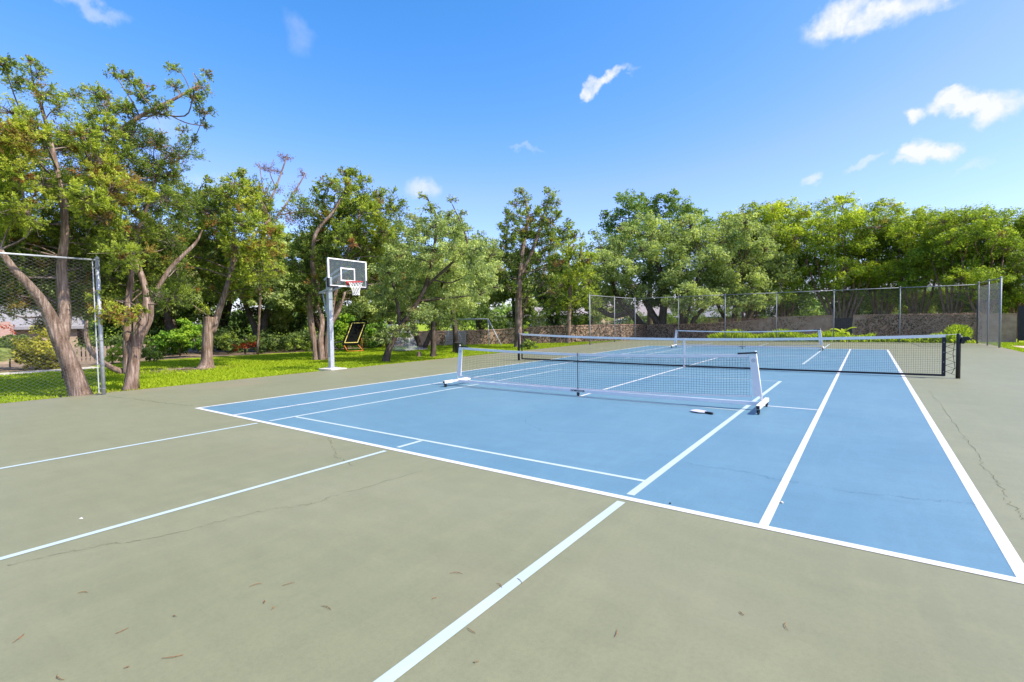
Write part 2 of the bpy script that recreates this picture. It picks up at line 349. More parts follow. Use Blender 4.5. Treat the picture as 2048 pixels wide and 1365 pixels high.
class MB:
    def __init__(s): s.v = []; s.f = []
    def add(s, v, f):
        b = len(s.v); s.v += [tuple(p) for p in v]; s.f += [tuple(i + b for i in q) for q in f]; return s
    def box(s, c, d, rz=0, m=None):
        x, y, z = (q / 2 for q in d); cr, sr = math.cos(rz), math.sin(rz)
        v = []
        for a in ((-x, -y, -z), (x, -y, -z), (x, y, -z), (-x, y, -z), (-x, -y, z), (x, -y, z), (x, y, z), (-x, y, z)):
            p = Vector((a[0] * cr - a[1] * sr, a[0] * sr + a[1] * cr, a[2]))
            if m: p = m @ p
            v.append((p.x + c[0], p.y + c[1], p.z + c[2]))
        return s.add(v, [(0, 3, 2, 1), (4, 5, 6, 7), (0, 1, 5, 4), (1, 2, 6, 5), (2, 3, 7, 6), (3, 0, 4, 7)])
    def bar(s, a, b, w, h=None, up=(0, 0, 1)):
        # rectangular bar from a to b
        h = h or w; a = Vector(a); b = Vector(b); d = (b - a).normalized(); u = Vector(up)
        if abs(d.dot(u)) > .95: u = Vector((1, 0, 0))
        r = d.cross(u).normalized(); u = r.cross(d)
        v = [p + r * (i * w / 2) + u * (j * h / 2) for p in (a, b) for i, j in ((-1, -1), (1, -1), (1, 1), (-1, 1))]
        return s.add(v, [(0, 1, 2, 3), (4, 7, 6, 5), (0, 4, 5, 1), (1, 5, 6, 2), (2, 6, 7, 3), (3, 7, 4, 0)])
    def tube(s, pts, rad, n=8, cap=True, wob=0, rng=None, flute=0):
        pts = [Vector(p) for p in pts]; k = len(pts)
        if not hasattr(rad, '__len__'): rad = [rad] * k
        v = []; prev = None
        ph = [rng.uniform(0, 6.28) for _ in range(4)] if rng else [0] * 4
        for i, p in enumerate(pts):
            d = (pts[min(i + 1, k - 1)] - pts[max(i - 1, 0)]).normalized()
            if prev is None: u = Vector((1, 0, 0)) if abs(d.x) < .9 else Vector((0, 1, 0))
            else: u = prev
            u = (u - d * u.dot(d)).normalized(); w = d.cross(u); prev = u
            for j in range(n):
                a = 2 * PI * j / n; r = rad[i]
                if flute: r *= 1 + flute * (math.sin(3 * a + ph[0] + i * .12) * .5 + math.sin(5 * a + ph[1] - i * .09) * .4 + math.sin(9 * a + ph[2] + i * .2) * .35)
                if wob and rng: r *= 1 + rng.uniform(-wob, wob)
                v.append(p + (u * math.cos(a) + w * math.sin(a)) * r)
        f = [(i * n + j, i * n + (j + 1) % n, (i + 1) * n + (j + 1) % n, (i + 1) * n + j) for i in range(k - 1) for j in range(n)]
        if cap: f += [tuple(range(n - 1, -1, -1)), tuple((k - 1) * n + j for j in range(n))]
        return s.add(v, f)
    def cyl(s, a, b, r, n=12): return s.tube([a, b], r, n)
    def build(s, name, mat, parent=None, smooth=False, kind=None, rel=True, bevel=0):
        off = Vector((0, 0, 0))
        if parent and rel:
            q = parent
            while q: off += q.location; q = q.parent
        me = bpy.data.meshes.new(name)
        me.from_pydata([(p[0] - off.x, p[1] - off.y, p[2] - off.z) for p in s.v], [], s.f)
        if smooth: me.polygons.foreach_set('use_smooth', np.ones(len(me.polygons), bool))
        o = link(name, me, mat, parent, kind)
        if bevel:
            b = o.modifiers.new('bevel', 'BEVEL'); b.width = bevel; b.segments = 2; b.limit_method = 'ANGLE'
        return o
def segs(A, B, r, n=3):
    """thin prisms along many segments (numpy)"""
    A = np.asarray(A, float); B = np.asarray(B, float); d = B - A; L = np.linalg.norm(d, axis=1, keepdims=True); d = d / np.maximum(L, 1e-9)
    u = np.where(np.abs(d[:, 2:3]) < .9, np.array([[0, 0, 1.]]), np.array([[1., 0, 0]]))
    u = np.cross(d, u); u /= np.linalg.norm(u, axis=1, keepdims=True); w = np.cross(d, u)
    r = np.broadcast_to(np.asarray(r, float).reshape(-1, 1) if np.ndim(r) else np.array([[r]]), (len(A), 1))
    V = np.zeros((len(A), 2 * n, 3))
    for j in range(n):
        a = 2 * PI * j / n; o = (u * math.cos(a) + w * math.sin(a)) * r
        V[:, j] = A + o; V[:, n + j] = B + o
    F = np.array([[j, (j + 1) % n, n + (j + 1) % n, n + j] for j in range(n)])
    F = (F[None] + (np.arange(len(A)) * 2 * n)[:, None, None]).reshape(-1, 4)
    return V.reshape(-1, 3), F
def unit(a): return a / np.maximum(np.linalg.norm(a, axis=1, keepdims=True), 1e-9)
def leaf_quads(c, axis, nrm, L, Wd):
    side = unit(np.cross(axis, nrm)) * (Wd / 2)[:, None]; up = unit(nrm) * (Wd * .18)[:, None]; ax = axis * (L / 2)[:, None]
    V = np.stack([c - ax, c + side + up - ax * .1, c + ax, c - side + up - ax * .1], 1).reshape(-1, 3)
    F = np.arange(len(c) * 4).reshape(-1, 4)
    return V, F
def smooth_line(pts, sub=4):
    out = []; n = len(pts)
    for i in range(n - 1):
        p = [np.array(pts[min(max(i + k, 0), n - 1)], float) for k in (-1, 0, 1, 2)]
        for q in range(sub):
            t = q / sub
            out.append(.5 * ((2 * p[1]) + (-p[0] + p[2]) * t + (2 * p[0] - 5 * p[1] + 4 * p[2] - p[3]) * t * t + (-p[0] + 3 * p[1] - 3 * p[2] + p[3]) * t ** 3))
    out.append(np.array(pts[-1], float))
    return out

# ------------------------------------------------------------------ vegetation
STY = dict(cedar=dict(w=.37, cl=.31, plume=1, base=.42, jit=.15, up=.55), oak=dict(w=.55, cl=.33, plume=0, base=.46, jit=.16, up=.35), darkoak=dict(w=.55, cl=.33, plume=0, base=.46, jit=.15, up=.35),
           privet=dict(w=.42, cl=.34, plume=0, base=.46, jit=.16, up=.7), hedge=dict(w=.6, cl=.25, plume=0, base=.40, jit=.22, up=.3), bush=dict(w=.5, cl=.4, plume=0, base=.36, jit=.15, up=.4),
           broad=dict(w=.75, cl=.4, plume=0, base=.36, jit=.15, up=.8), twiggy=dict(w=.5, cl=.5, plume=0, base=.4, jit=.3, up=.2))
def grow_crown(lobes, style, L, rng):
    """clumps and leaves for a list of lobes -> (verts, faces, tone, clump centres)"""
    st = STY[style]; VV = []; FF = []; TT = []; CC = []; nb = 0
    for (x, y, z, r, fl, n, t) in lobes:
        if n < 4: continue
        nc = max(3, int(round({'hedge': 32, 'cedar': 22, 'oak': 20, 'privet': 20, 'darkoak': 20}.get(style, 13) * (1 if r > .25 else .6))))
        d = unit(rng.normal(size=(nc, 3))); d[:, 2] = d[:, 2] * .9 + .12
        rad = r * (rng.uniform(.25, .80, nc) if style == 'cedar' else rng.uniform(.38, .86, nc))
        cc = np.array([x, y, z]) + d * rad[:, None] * np.array([1, 1, fl])
        cr = r * st['cl'] * rng.uniform(.7, 1.25, nc)
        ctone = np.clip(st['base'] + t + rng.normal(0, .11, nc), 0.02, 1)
        if style == 'cedar':
            dry = rng.random(nc) < .07; ctone[dry] = rng.uniform(.84, .97, dry.sum())
        elif style in ('oak', 'privet'):
            dry = rng.random(nc) < .025; ctone[dry] = .9
        CC.append((cc, (x, y, z)))
        ids = rng.integers(0, nc, n)
        if st['plume']:
            npl = 7
            pd = unit(rng.normal(size=(nc, npl, 3)).reshape(-1, 3)).reshape(nc, npl, 3)
            pd += d[:, None, :] * .7 + np.array([0, 0, st['up']]); pd /= np.linalg.norm(pd, axis=2, keepdims=True)
            pk = rng.integers(0, npl, n); pdir = pd[ids, pk]
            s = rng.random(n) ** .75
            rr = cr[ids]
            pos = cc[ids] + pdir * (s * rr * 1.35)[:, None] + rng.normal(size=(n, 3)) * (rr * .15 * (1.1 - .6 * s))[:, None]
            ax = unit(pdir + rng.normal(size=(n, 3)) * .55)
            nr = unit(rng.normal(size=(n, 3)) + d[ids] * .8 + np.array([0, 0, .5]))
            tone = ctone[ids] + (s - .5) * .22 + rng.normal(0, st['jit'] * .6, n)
        else:
            e = unit(rng.normal(size=(n, 3))) * (rng.random(n) ** .45)[:, None]
            e[:, 2] *= .62
            pos = cc[ids] + e * cr[ids][:, None]
            nr = unit(rng.normal(size=(n, 3)) * .75 + e * .8 + np.array([0, 0, st['up']]))
            ax = unit(np.cross(nr, rng.normal(size=(n, 3))))
            tone = ctone[ids] + rng.normal(0, st['jit'] * .75, n)
        hard = (ctone[ids] > .83) & ((style in ('cedar', 'oak', 'privet', 'twiggy')) | (t > 1.5))
        tone = np.where(hard, np.clip(ctone[ids] + rng.normal(0, .04, n), .83, 1), np.clip(tone, 0, .74 if style == 'bush' else .80))
        LL = L * rng.uniform(.6, 1.3, n)
        v, f = leaf_quads(pos, ax, nr, LL, LL * st['w'] * rng.uniform(.75, 1.25, n))
        VV.append(v); FF.append(f + nb); TT.append(tone); nb += len(v)
    return np.concatenate(VV), np.concatenate(FF), np.concatenate(TT), CC
def make_tree(T):
    rng = np.random.default_rng(T['seed']); rr = random.Random(T['seed'])
    root = thing(T['name'], T['label'], T['cat'], T['base'], T['group'])
    off = np.array(T['base']); style = T['style']
    bark = BARK[1] if T['bark'] == 1 else BARK[{'cedar': 0, 'twiggy': 0}.get(style, 2)]
    dense_pts = []
    small = T['cat'] == 'bush'
    for i, tr in enumerate(T['trunks']):
        pl = smooth_line(tr, 5); pts = [p[:3] for p in pl]; rad = [max(.006, p[3]) for p in pl]
        if T['cat'] == 'tree' and abs(tr[0][2]) < .6 and rad[0] > .05:
            pts[0] = pts[0].copy(); pts[0][2] = min(pts[0][2], -.06)
            rad[0] *= 1.12; rad[1] *= 1.04
        m = MB(); m.tube(pts, rad, 16 if rad[0] > .08 else 8, True, .018 if rad[0] > .08 else 0, rr, .12 if (rad[0] > .1 and style == 'cedar') else .07)
        m.build(('stem' if small else 'trunk') if (i == 0 or abs(tr[0][2]) < .6) else 'limb', bark, root, True)
        dense_pts += [np.append(p, r) for p, r in zip(pts, rad)]
    V, F, t, CC = grow_crown(T['lobes'], style, T['L'], rng)
    link('crown', np_mesh('crown', V - off, F, t), MAT[style], root)
    # limbs and twigs from the stems to the clumps
    if not small:
        P = np.array(dense_pts); A = []; B = []; R = []
        for cc, lc in CC:
            lc = np.array(lc); lc2 = lc - np.array([0, 0, .15])
            dist = np.linalg.norm(P[:, :3] - lc2, axis=1) + np.maximum(0, P[:, 2] - lc2[2]) * 1.5
            q = P[np.argmin(dist)]; a = q[:3]; ln = np.linalg.norm(lc - a)
            mid = (a + lc) / 2 + rng.normal(size=3) * ln * .10; r0 = min(q[3] * .6, .012 + ln * .010)
            ch = smooth_line([a, mid, lc], 4)
            for k in range(len(ch) - 1):
                A.append(ch[k]); B.append(ch[k + 1]); R.append(r0 * (1 - .6 * k / len(ch)))
            for c in cc:
                m2 = (lc + c) / 2 + rng.normal(size=3) * .12 * np.linalg.norm(c - lc)
                e = c + (c - lc) * .35
                for p0, p1, rf in ((lc, m2, .42), (m2, c, .30), (c, e, .16)):
                    A.append(p0); B.append(p1); R.append(max(.004, r0 * rf))
                if style in ('cedar', 'twiggy'):
                    for _ in range(1):
                        s = lc + (c - lc) * rng.uniform(.2, .8); ee = s + rng.normal(size=3) * .45 * np.linalg.norm(c - lc) + np.array([0, 0, -.05])
                        A.append(s); B.append(ee); R.append(max(.004, r0 * .16))
        v, f = segs(A, B, np.array(R), 4 if len(A) < 3000 else 3)
        link('twigs', np_mesh('twigs', v - off, f, smooth=True), BARK[3] if style in ('cedar', 'twiggy') else bark, root, 'stuff')
    return root
def copy_tree_of(root, loc, rz, sc, label=None):
    r = root.copy(); COL.objects.link(r); r.location = loc; r.rotation_euler = (0, 0, rz); r.scale = (sc, sc, sc)
    if label: r['label'] = label
    for ch in list(root.children):
        c = ch.copy(); COL.objects.link(c); c.parent = r
    return r

# ------------------------------------------------------------------ setting
CX0, CX1, CY0, CY1 = -4.35, 15.25, -9.5, 31.45
s = MB(); s.add([(-900, -900, -.05), (900, -900, -.05), (900, 900, -.05), (-900, 900, -.05)], [(0, 1, 2, 3)]); s.build('ground', MAT['lawn'], kind='structure')
def edge_noise(pts, amp, n, rng):
    o = []
    for i in range(len(pts)):
        a = Vector(pts[i]); b = Vector(pts[(i + 1) % len(pts)])
        for k in range(n):
            p = a.lerp(b, k / n); o.append((p.x + rng.uniform(-amp, amp), p.y + rng.uniform(-amp, amp)))
    return o
def sheet(name, pts, z, mat, parent=None, kind='structure'):
    m = MB(); m.add([(p[0], p[1], z) for p in pts], [tuple(range(len(pts)))]); return m.build(name, mat, parent, kind=kind)
R0 = random.Random(11)
slab = MB(); slab.box(((CX0 + CX1) / 2, (CY0 + CY1) / 2, -.06), (CX1 - CX0, CY1 - CY0, .12))
court = slab.build('court', MAT['court'], kind='structure')
sheet('playing_surface', [(0, 0), (10.97, 0), (10.97, 23.77), (0, 23.77)], .002, MAT['play'], court, None)
def line(x0, y0, x1, y1, w, mat, z=.0035):
    m = MB()
    if abs(x1 - x0) > abs(y1 - y0): q = [(x0, y0 - w / 2), (x1, y1 - w / 2), (x1, y1 + w / 2), (x0, y0 + w / 2)]
    else: q = [(x0 - w / 2, y0), (x0 + w / 2, y0), (x1 + w / 2, y1), (x1 - w / 2, y1)]
    m.add([(a, b, z) for a, b in q], [(0, 1, 2, 3)]); return m.build('court_line', MAT[mat], court)
w = .075
for y in (0, 23.77): line(-w / 2, y, 10.97 + w / 2, y, w, 'line')
for x in (0, 1.37, 9.60, 10.97): line(x, w / 2, x, 23.77 - w / 2, w if x in (0, 10.97) else .065, 'line')
for y in (5.53, 18.285): line(1.37 + w / 2, y, 2.40, y, .05, 'line'); line(2.48, y, 8.49, y, .05, 'line'); line(8.58, y, 9.60 - w / 2, y, .05, 'line')
line(5.5, 5.56, 5.5, 18.25, .06, 'line'); line(5.5, 4.89, 5.5, 5.50, .06, 'line', .0038)
CY_ = .062
for x in (2.44, 8.535):
    line(x, -5.2, x, -.10, CY_ + .01, 'cyan'); line(x, .09, x, 9.36, CY_ + .01, 'cyan', .0045)
    line(x, 14.44, x, 23.66, CY_ + .01, 'cyan', .0045); line(x, 23.88, x, 28.4, CY_ + .01, 'cyan')
line(5.5, -5.2, 5.5, -.10, CY_, 'cyan'); line(5.5, .09, 5.5, .49, CY_, 'cyan')
line(5.5, 23.90, 5.5, 28.4, CY_, 'cyan')
for y in (.52, 4.84, 9.33, 14.44, 18.93, 23.25): line(2.48, y, 8.50, y, .045 if 1 < y < 23 else .055, 'cyan', .0040)
def crack(pts, wd, mat, z=.006, seed=0):
    r = random.Random(seed); P = smooth_line([(a, b, 0) for a, b in pts], 9); m = MB(); v = []
    jit = [(r.uniform(-.025, .025), r.uniform(-.025, .025)) for _ in P]
    for i, p in enumerate(P):
        d = P[min(i + 1, len(P) - 1)] - P[max(i - 1, 0)]; n = Vector((-d[1], d[0], 0)).normalized(); q = wd * r.uniform(.06, .55) / 2
        x, y = p[0] + jit[i][0], p[1] + jit[i][1]
        v += [(x - n.x * q, y - n.y * q, z), (x + n.x * q, y + n.y * q, z)]
    m.add(v, [(2 * i, 2 * i + 1, 2 * i + 3, 2 * i + 2) for i in range(len(P) - 1)]); return m.build('crack', MAT[mat], court)
crack([(5.67, -3.35), (5.7, -3.21), (5.78, -3.0), (5.86, -2.85), (5.95, -2.72), (6.04, -2.43), (6.08, -2.19), (6.16, -1.91), (6.3, -1.68), (6.36, -1.51), (6.34, -1.37), (6.4, -0.98), (6.46, -0.37)], 0.011, 'crack', 0.003, 0)
crack([(4.31, -0.09), (4.52, -0.19), (4.85, -0.37), (5.12, -0.54), (5.25, -0.61), (5.43, -0.62), (5.68, -0.71)], 0.02, 'crack', 0.003, 1)
crack([(-3.6, -0.41), (-2.29, -0.2), (-1.08, -0.07), (-0.39, 0.07)], 0.028, 'crack', 0.003, 2)
crack([(11.26, 8.99), (11.23, 6.16), (11.21, 4.38), (11.21, 3.56), (11.18, 2.71), (11.2, 2.2), (11.16, 1.7), (11.19, 1.44), (11.17, 1.21)], 0.012, 'crack', 0.003, 3)
crack([(-0.19, 0.13), (0.27, 0.37), (0.94, 0.8), (1.72, 1.46)], 0.02, 'crackblue', 0.0065, 4)
crack([(8.59, 1.35), (8.82, 1.3), (9.07, 1.32), (9.32, 1.33), (9.55, 1.22), (9.71, 1.24)], 0.012, 'crackblue', 0.0065, 5)
crack([(9.88, 1.22), (10.1, 1.21), (10.38, 1.28), (10.61, 1.33), (10.81, 1.4), (10.97, 1.4)], 0.01, 'crackblue', 0.0065, 6)
crack([(5.0, 3.87), (5.5, 3.29), (5.73, 3.25), (5.77, 2.95), (5.88, 2.33), (6.4, 1.9), (6.65, 1.83), (7.51, 2.23)], 0.01, 'crackblue', 0.0065, 7)
# lawn borders, paths, beds
sheet('soil_patch', edge_noise([(-8.6, 2.9), (-9.0, 5.2), (-10.5, 5.6), (-12.3, 3.6), (-11.6, 1.9), (-9.6, 1.3)], .12, 5, R0), -.044, MAT['dirt'])
sheet('soil_patch', edge_noise([(-4.42, -1.6), (-4.42, .75), (-4.95, .75), (-5.3, -.4), (-5.0, -1.6)], .05, 5, R0), -.044, MAT['dirt'])
sheet('gravel_path', edge_noise([(-13.8, -12), (-13.6, -1), (-13.5, 1.2), (-14.3, 2.6), (-15.4, 2.2), (-15.3, -1), (-15.6, -12)], .06, 6, R0), -.044, MAT['gravel'])
sheet('planting_bed', edge_noise([(-15.7, -12), (-15.6, 2.0), (-17.2, 4), (-17.0, 8.3), (-16.4, 11.2), (-15.9, 13.4), (-15.9, 17.0), (-19, 19), (-40, 40), (-60, 20), (-50, -20)], .15, 4, R0), -.040, MAT['dirt'])
sheet('planting_bed', edge_noise([(-4.2, 31.55), (15.0, 31.55), (15.0, 34.3), (-4.0, 34.3)], .02, 6, R0), -.040, MAT['dirt'])
sheet('brick_path', [(15.9, 30.2), (16.1, 27.2), (17.4, 25.4), (22, 23.0), (22, 25.2), (18.2, 27.6), (17.2, 30.2)], -.044, MAT['brickpath'])
# grass blades over the lawn in view
def grass():
    rng = np.random.default_rng(3)
    def area(n, x0, x1, y0, y1): return np.stack([rng.uniform(x0, x1, n), rng.uniform(y0, y1, n)], 1)
    P = np.concatenate([area(90000, -17.0, CX0 - .01, -6, 8), area(85000, -16.2, CX0 - .01, 8, 24), area(12000, -9, CX0 - .01, 24, 30.5), area(26000, CX1 + .03, 21, 15, 33.5), area(5000, 11.6, 15.2, 31.6, 34), area(9000, CX0 - .22, CX0 - .0, -6, 30), area(2500, CX1, CX1 + .12, 15, 31)])
    x, y = P[:, 0], P[:, 1]
    bare = np.exp(-(((x + 10.4) / 1.6) ** 2 + ((y - 3.6) / 1.5) ** 2)) + np.exp(-(((x + 4.75) / .35) ** 2 + ((y + .4) / 1.0) ** 2))
    keep = (rng.random(len(P)) > bare) & ~((x > 15.9) & (x < 17.5) & (y > 26.5) & (y < 30)) & ~((x < -13.7) & (y < 2.2)) & ~((x < -15.2) & (y < 17)) & ~((x + 4.7) ** 2 + (y - 6.1) ** 2 < .5)
    P = P[keep]; n = len(P)
    h = rng.uniform(.04, .085, n); wd = rng.uniform(.018, .036, n); a = rng.uniform(0, 2 * PI, n)
    b = np.c_[P, np.full(n, -.055)]; s = np.c_[np.cos(a), np.sin(a), np.zeros(n)] * wd[:, None]; lean = np.c_[rng.normal(0, .03, (n, 2)), h]
    V = np.stack([b - s, b + s, b + lean], 1).reshape(-1, 3)
    patch = .5 + .22 * np.sin(P[:, 0] * .9 + 1.3 * np.sin(P[:, 1] * .35)) * np.sin(P[:, 1] * .55 + .7)
    edge = np.exp(-np.abs(P[:, 0] - CX0) / .25) * .25
    o = link('grass', np_mesh('grass', V, np.arange(3 * n).reshape(-1, 3), np.clip(patch + edge + rng.normal(0, .2, n), 0, 1)), MAT['grassleaf'], kind='stuff')
    tag(o, 'bright mown grass of the lawn beside the court', 'grass')
grass()

# ------------------------------------------------------------------ chain link fences
def chain_panel(Wd, H, p=.06, st=.036, r=.0019):
    n = int(Wd / p); k = int(H / st); A = []; B = []
    i = np.arange(n); z = np.arange(k) * st
    for par in (0, 1):
        for ph in (0, 1):
            ii = i[i % 2 == par]
            s0 = 1 if (ph + par) % 2 else -1
            zz = z[np.arange(k) % 2 == ph]
            X, Z = np.meshgrid(ii * p + p / 2, zz)
            A.append(np.c_[(X - s0 * p / 2).ravel(), np.full(X.size, -.003 * s0), Z.ravel()]); B.append(np.c_[(X + s0 * p / 2).ravel(), np.full(X.size, .003 * s0), Z.ravel() + st])
    v, f = segs(np.concatenate(A), np.concatenate(B), r, 3)
    return np_mesh('chain_mesh', v, f)
P_NEAR = chain_panel(3.0, 3.0, r=.0012); P_NEAR.materials.append(MAT['wire'])
P_FAR = chain_panel(3.0, 2.95, .075, .05, .0028); P_FAR.materials.append(MAT['wiredark'])
P_SIDE = chain_panel(3.0, 2.95, .06, .045, .0026); P_SIDE.materials.append(MAT['wire'])
def fence(label, posts, panel, h=3.08, pr=.03, hw=False, first=True, caps=True, pm='galvdull'):
    root = thing('chain_link_fence', label, 'fence', (*posts[0], 0), 'chain link fences round the court')
    for i, (x, y) in enumerate(posts):
        if not first and i == 0: continue
        R = pr * (1.35 if i in (0, len(posts) - 1) else 1)
        m = MB(); m.tube([(x, y, -.1), (x, y, h + (.04 if i in (0, len(posts) - 1) else -.02))], R, 10)
        if caps: m.tube([(x, y, h + .02), (x, y, h + .05), (x, y, h + .085)], [R * 1.15, R * 1.1, R * .3], 10)
        q = m.build('post', MAT[pm], root, True)
    for (a, b) in zip(posts[:-1], posts[1:]):
        A = Vector((*a, 0)); B = Vector((*b, 0)); d = B - A; L = d.length; u = d / L
        m = MB(); m.tube([A + u * .02 + Vector((0, 0, h)), B - u * .02 + Vector((0, 0, h))], .021, 8); m.build('top_rail', MAT[pm], root, True)
        o = link('chain_mesh', panel, None, root)
        o.location = A + u * .05 - Vector((*posts[0], 0)) + Vector((0, 0, .05)); o.rotation_euler = (0, 0, math.atan2(d.y, d.x)); o.scale = ((L - .1) / 3.0, 1, 1.0)
    if hw:
        a, b = Vector((*posts[0], 0)), Vector((*posts[1], 0)); u = (b - a).normalized()
        m = MB(); p = a + u * .085; m.bar((p.x, p.y, .05), (p.x, p.y, 3.05), .02, .008); m.build('tension_bar', MAT['galv'], root)
        for k in range(6):
            z = .15 + k * .55; m = MB(); m.tube([(a.x, a.y, z - .013), (a.x, a.y, z + .013)], .05, 12); m.bar((a.x + u.x * .03, a.y + u.y * .03, z), (p.x + u.x * .02, p.y + u.y * .02, z), .012, .026)
            m.build('band', MAT['wire'], root)
    return root
fence('galvanised chain link fence end with banded post at the left edge', [(-4.0, -.37), (-4.0, -3.4), (-4.0, -6.4)], P_NEAR, hw=True, pm='galv', pr=.030, )
fence('short run of dark chain link fence beside the lawn at the far left corner', [(-3.8, 23.7), (-3.8, 27.4), (-3.8, 31.1)], P_FAR)
fence('long chain link fence across the far end of the court', [(-3.8, 31.1), (-.6, 31.1), (2.5, 31.1), (5.55, 31.1), (8.6, 31.1), (11.7, 31.1), (14.9, 31.1)], P_FAR, first=False)
fence('chain link fence seen nearly edge on at the far right corner', [(15.1, 27.05), (15.0, 29.1), (14.9, 31.1)], P_SIDE, h=3.15)

# ------------------------------------------------------------------ tennis net
def catenary(xs, z0, zm, x0, x1):
    t = (xs - x0) / (x1 - x0); return zm + (z0 - zm) * (2 * t - 1) ** 2
def tennis_net():
    Y = 11.885; xa, xb = -.93, 12.0
    root = thing('tennis_net', 'full width tennis net with black posts and white band across the court', 'tennis net', (5.5, Y, 0))
    for x in (xa, xb):
        m = MB(); m.tube([(x, Y, -.1), (x, Y, 1.05), (x, Y, 1.085)], [.045, .045, .03], 14); m.build('post', MAT['blackmetal'], root, True)
    na, nb = xa + .13, xb - .24
    def top(x): return catenary(np.asarray(x, float), 1.055, .915, na, nb)
    def bot(x): return .055 + .025 * np.abs(2 * (np.asarray(x, float) - na) / (nb - na) - 1) ** 2 - .025
    A = []; B = []
    xs = np.arange(na + .04, nb, .045)
    A.append(np.c_[xs, np.full(len(xs), Y), bot(xs)]); B.append(np.c_[xs, np.full(len(xs), Y), top(xs) - .03])
    g = np.linspace(na, nb, 41)
    for k in range(21):
        t = (k + .5) / 21; z = bot(g) * (1 - t) + (top(g) - .03) * t; q = np.c_[g, np.full(len(g), Y), z]; A.append(q[:-1]); B.append(q[1:])
    A = np.concatenate(A); B = np.concatenate(B); v, f = segs(A, B, .0017, 4)
    link('net_mesh', np_mesh('net_mesh', v - np.array([5.5, Y, 0]), f), MAT['cord'], root)
    def band(name, zt, hgt, th, mat, x0=na, x1=nb):
        g = np.linspace(x0, x1, 33); z = zt(g); m = MB(); v = []
        for x, zz in zip(g, z): v += [(x, Y - th, zz - hgt), (x, Y - th, zz), (x, Y + th, zz), (x, Y + th, zz - hgt)]
        f = [(4 * i + a, 4 * i + b, 4 * i + 4 + b, 4 * i + 4 + a) for i in range(32) for a, b in ((0, 1), (1, 2), (2, 3), (3, 0))] + [(3, 2, 1, 0), (128, 129, 130, 131)]
        m.add(v, f); return m.build(name, mat, root)
    band('top_band', lambda g: top(g) + .008, .072, .009, MAT['white'])
    band('bottom_band', lambda g: bot(g) + .035, .05, .008, MAT['ink'])
    for x, wd in ((na + .02, .05), (nb - .025, .075)):
        m = MB(); zt = float(top(x)); m.box((x, Y - .002, (zt - .07 + .05) / 2 + .005), (wd, .024, zt - .07 - .04)); sl = m.build('side_band', MAT['ink'], root)
        for k in range(4):
            z = .15 + .24 * k; g_ = MB(); g_.tube([(x, Y - .017, z), (x, Y - .0145, z)], .009, 8); g_.build('grommet', MAT['galv'], sl)
    m = MB(); m.box((5.5, Y - .003, .475), (.055, .028, .90)); m.build('centre_strap', MAT['vinyl'], root)
    m = MB(); m.tube([(xa, Y, 1.05), (na, Y, 1.05)], .006, 6); m.build('cable', MAT['rope'], root); m = MB(); m.tube([(nb, Y, 1.05), (xb, Y, 1.07), (xb + .08, Y - .02, .98)], .006, 6); m.build('cable', MAT['rope'], root)
    m = MB(); zz = np.linspace(.08, 1.0, 13)
    for i in range(12): m.tube([(nb + (.01 if i % 2 else .19), Y, zz[i]), (nb + (.19 if i % 2 else .01), Y, zz[i + 1])], .004, 4)
    m.tube([(nb + .17, Y - .01, .9), (nb + .14, Y - .02, .6), (nb + .18, Y - .02, .25), (nb + .12, Y, .1)], .006, 5); m.build('lacing_cord', MAT['cord'], root)
    m = MB(); m.box((xb + .075, Y, .93), (.07, .10, .11)); m.tube([(xb + .10, Y - .07, .955), (xb + .10, Y + .05, .955)], .055, 16); m.tube([(xb + .15, Y - .10, .97), (xb + .15, Y + .02, .97)], .045, 14); m.tube([(xb + .07, Y - .07, .88), (xb + .07, Y + .04, .88)], .04, 12); m.build('winder', MAT['blackmetal'], root, bevel=.006)
tennis_net()

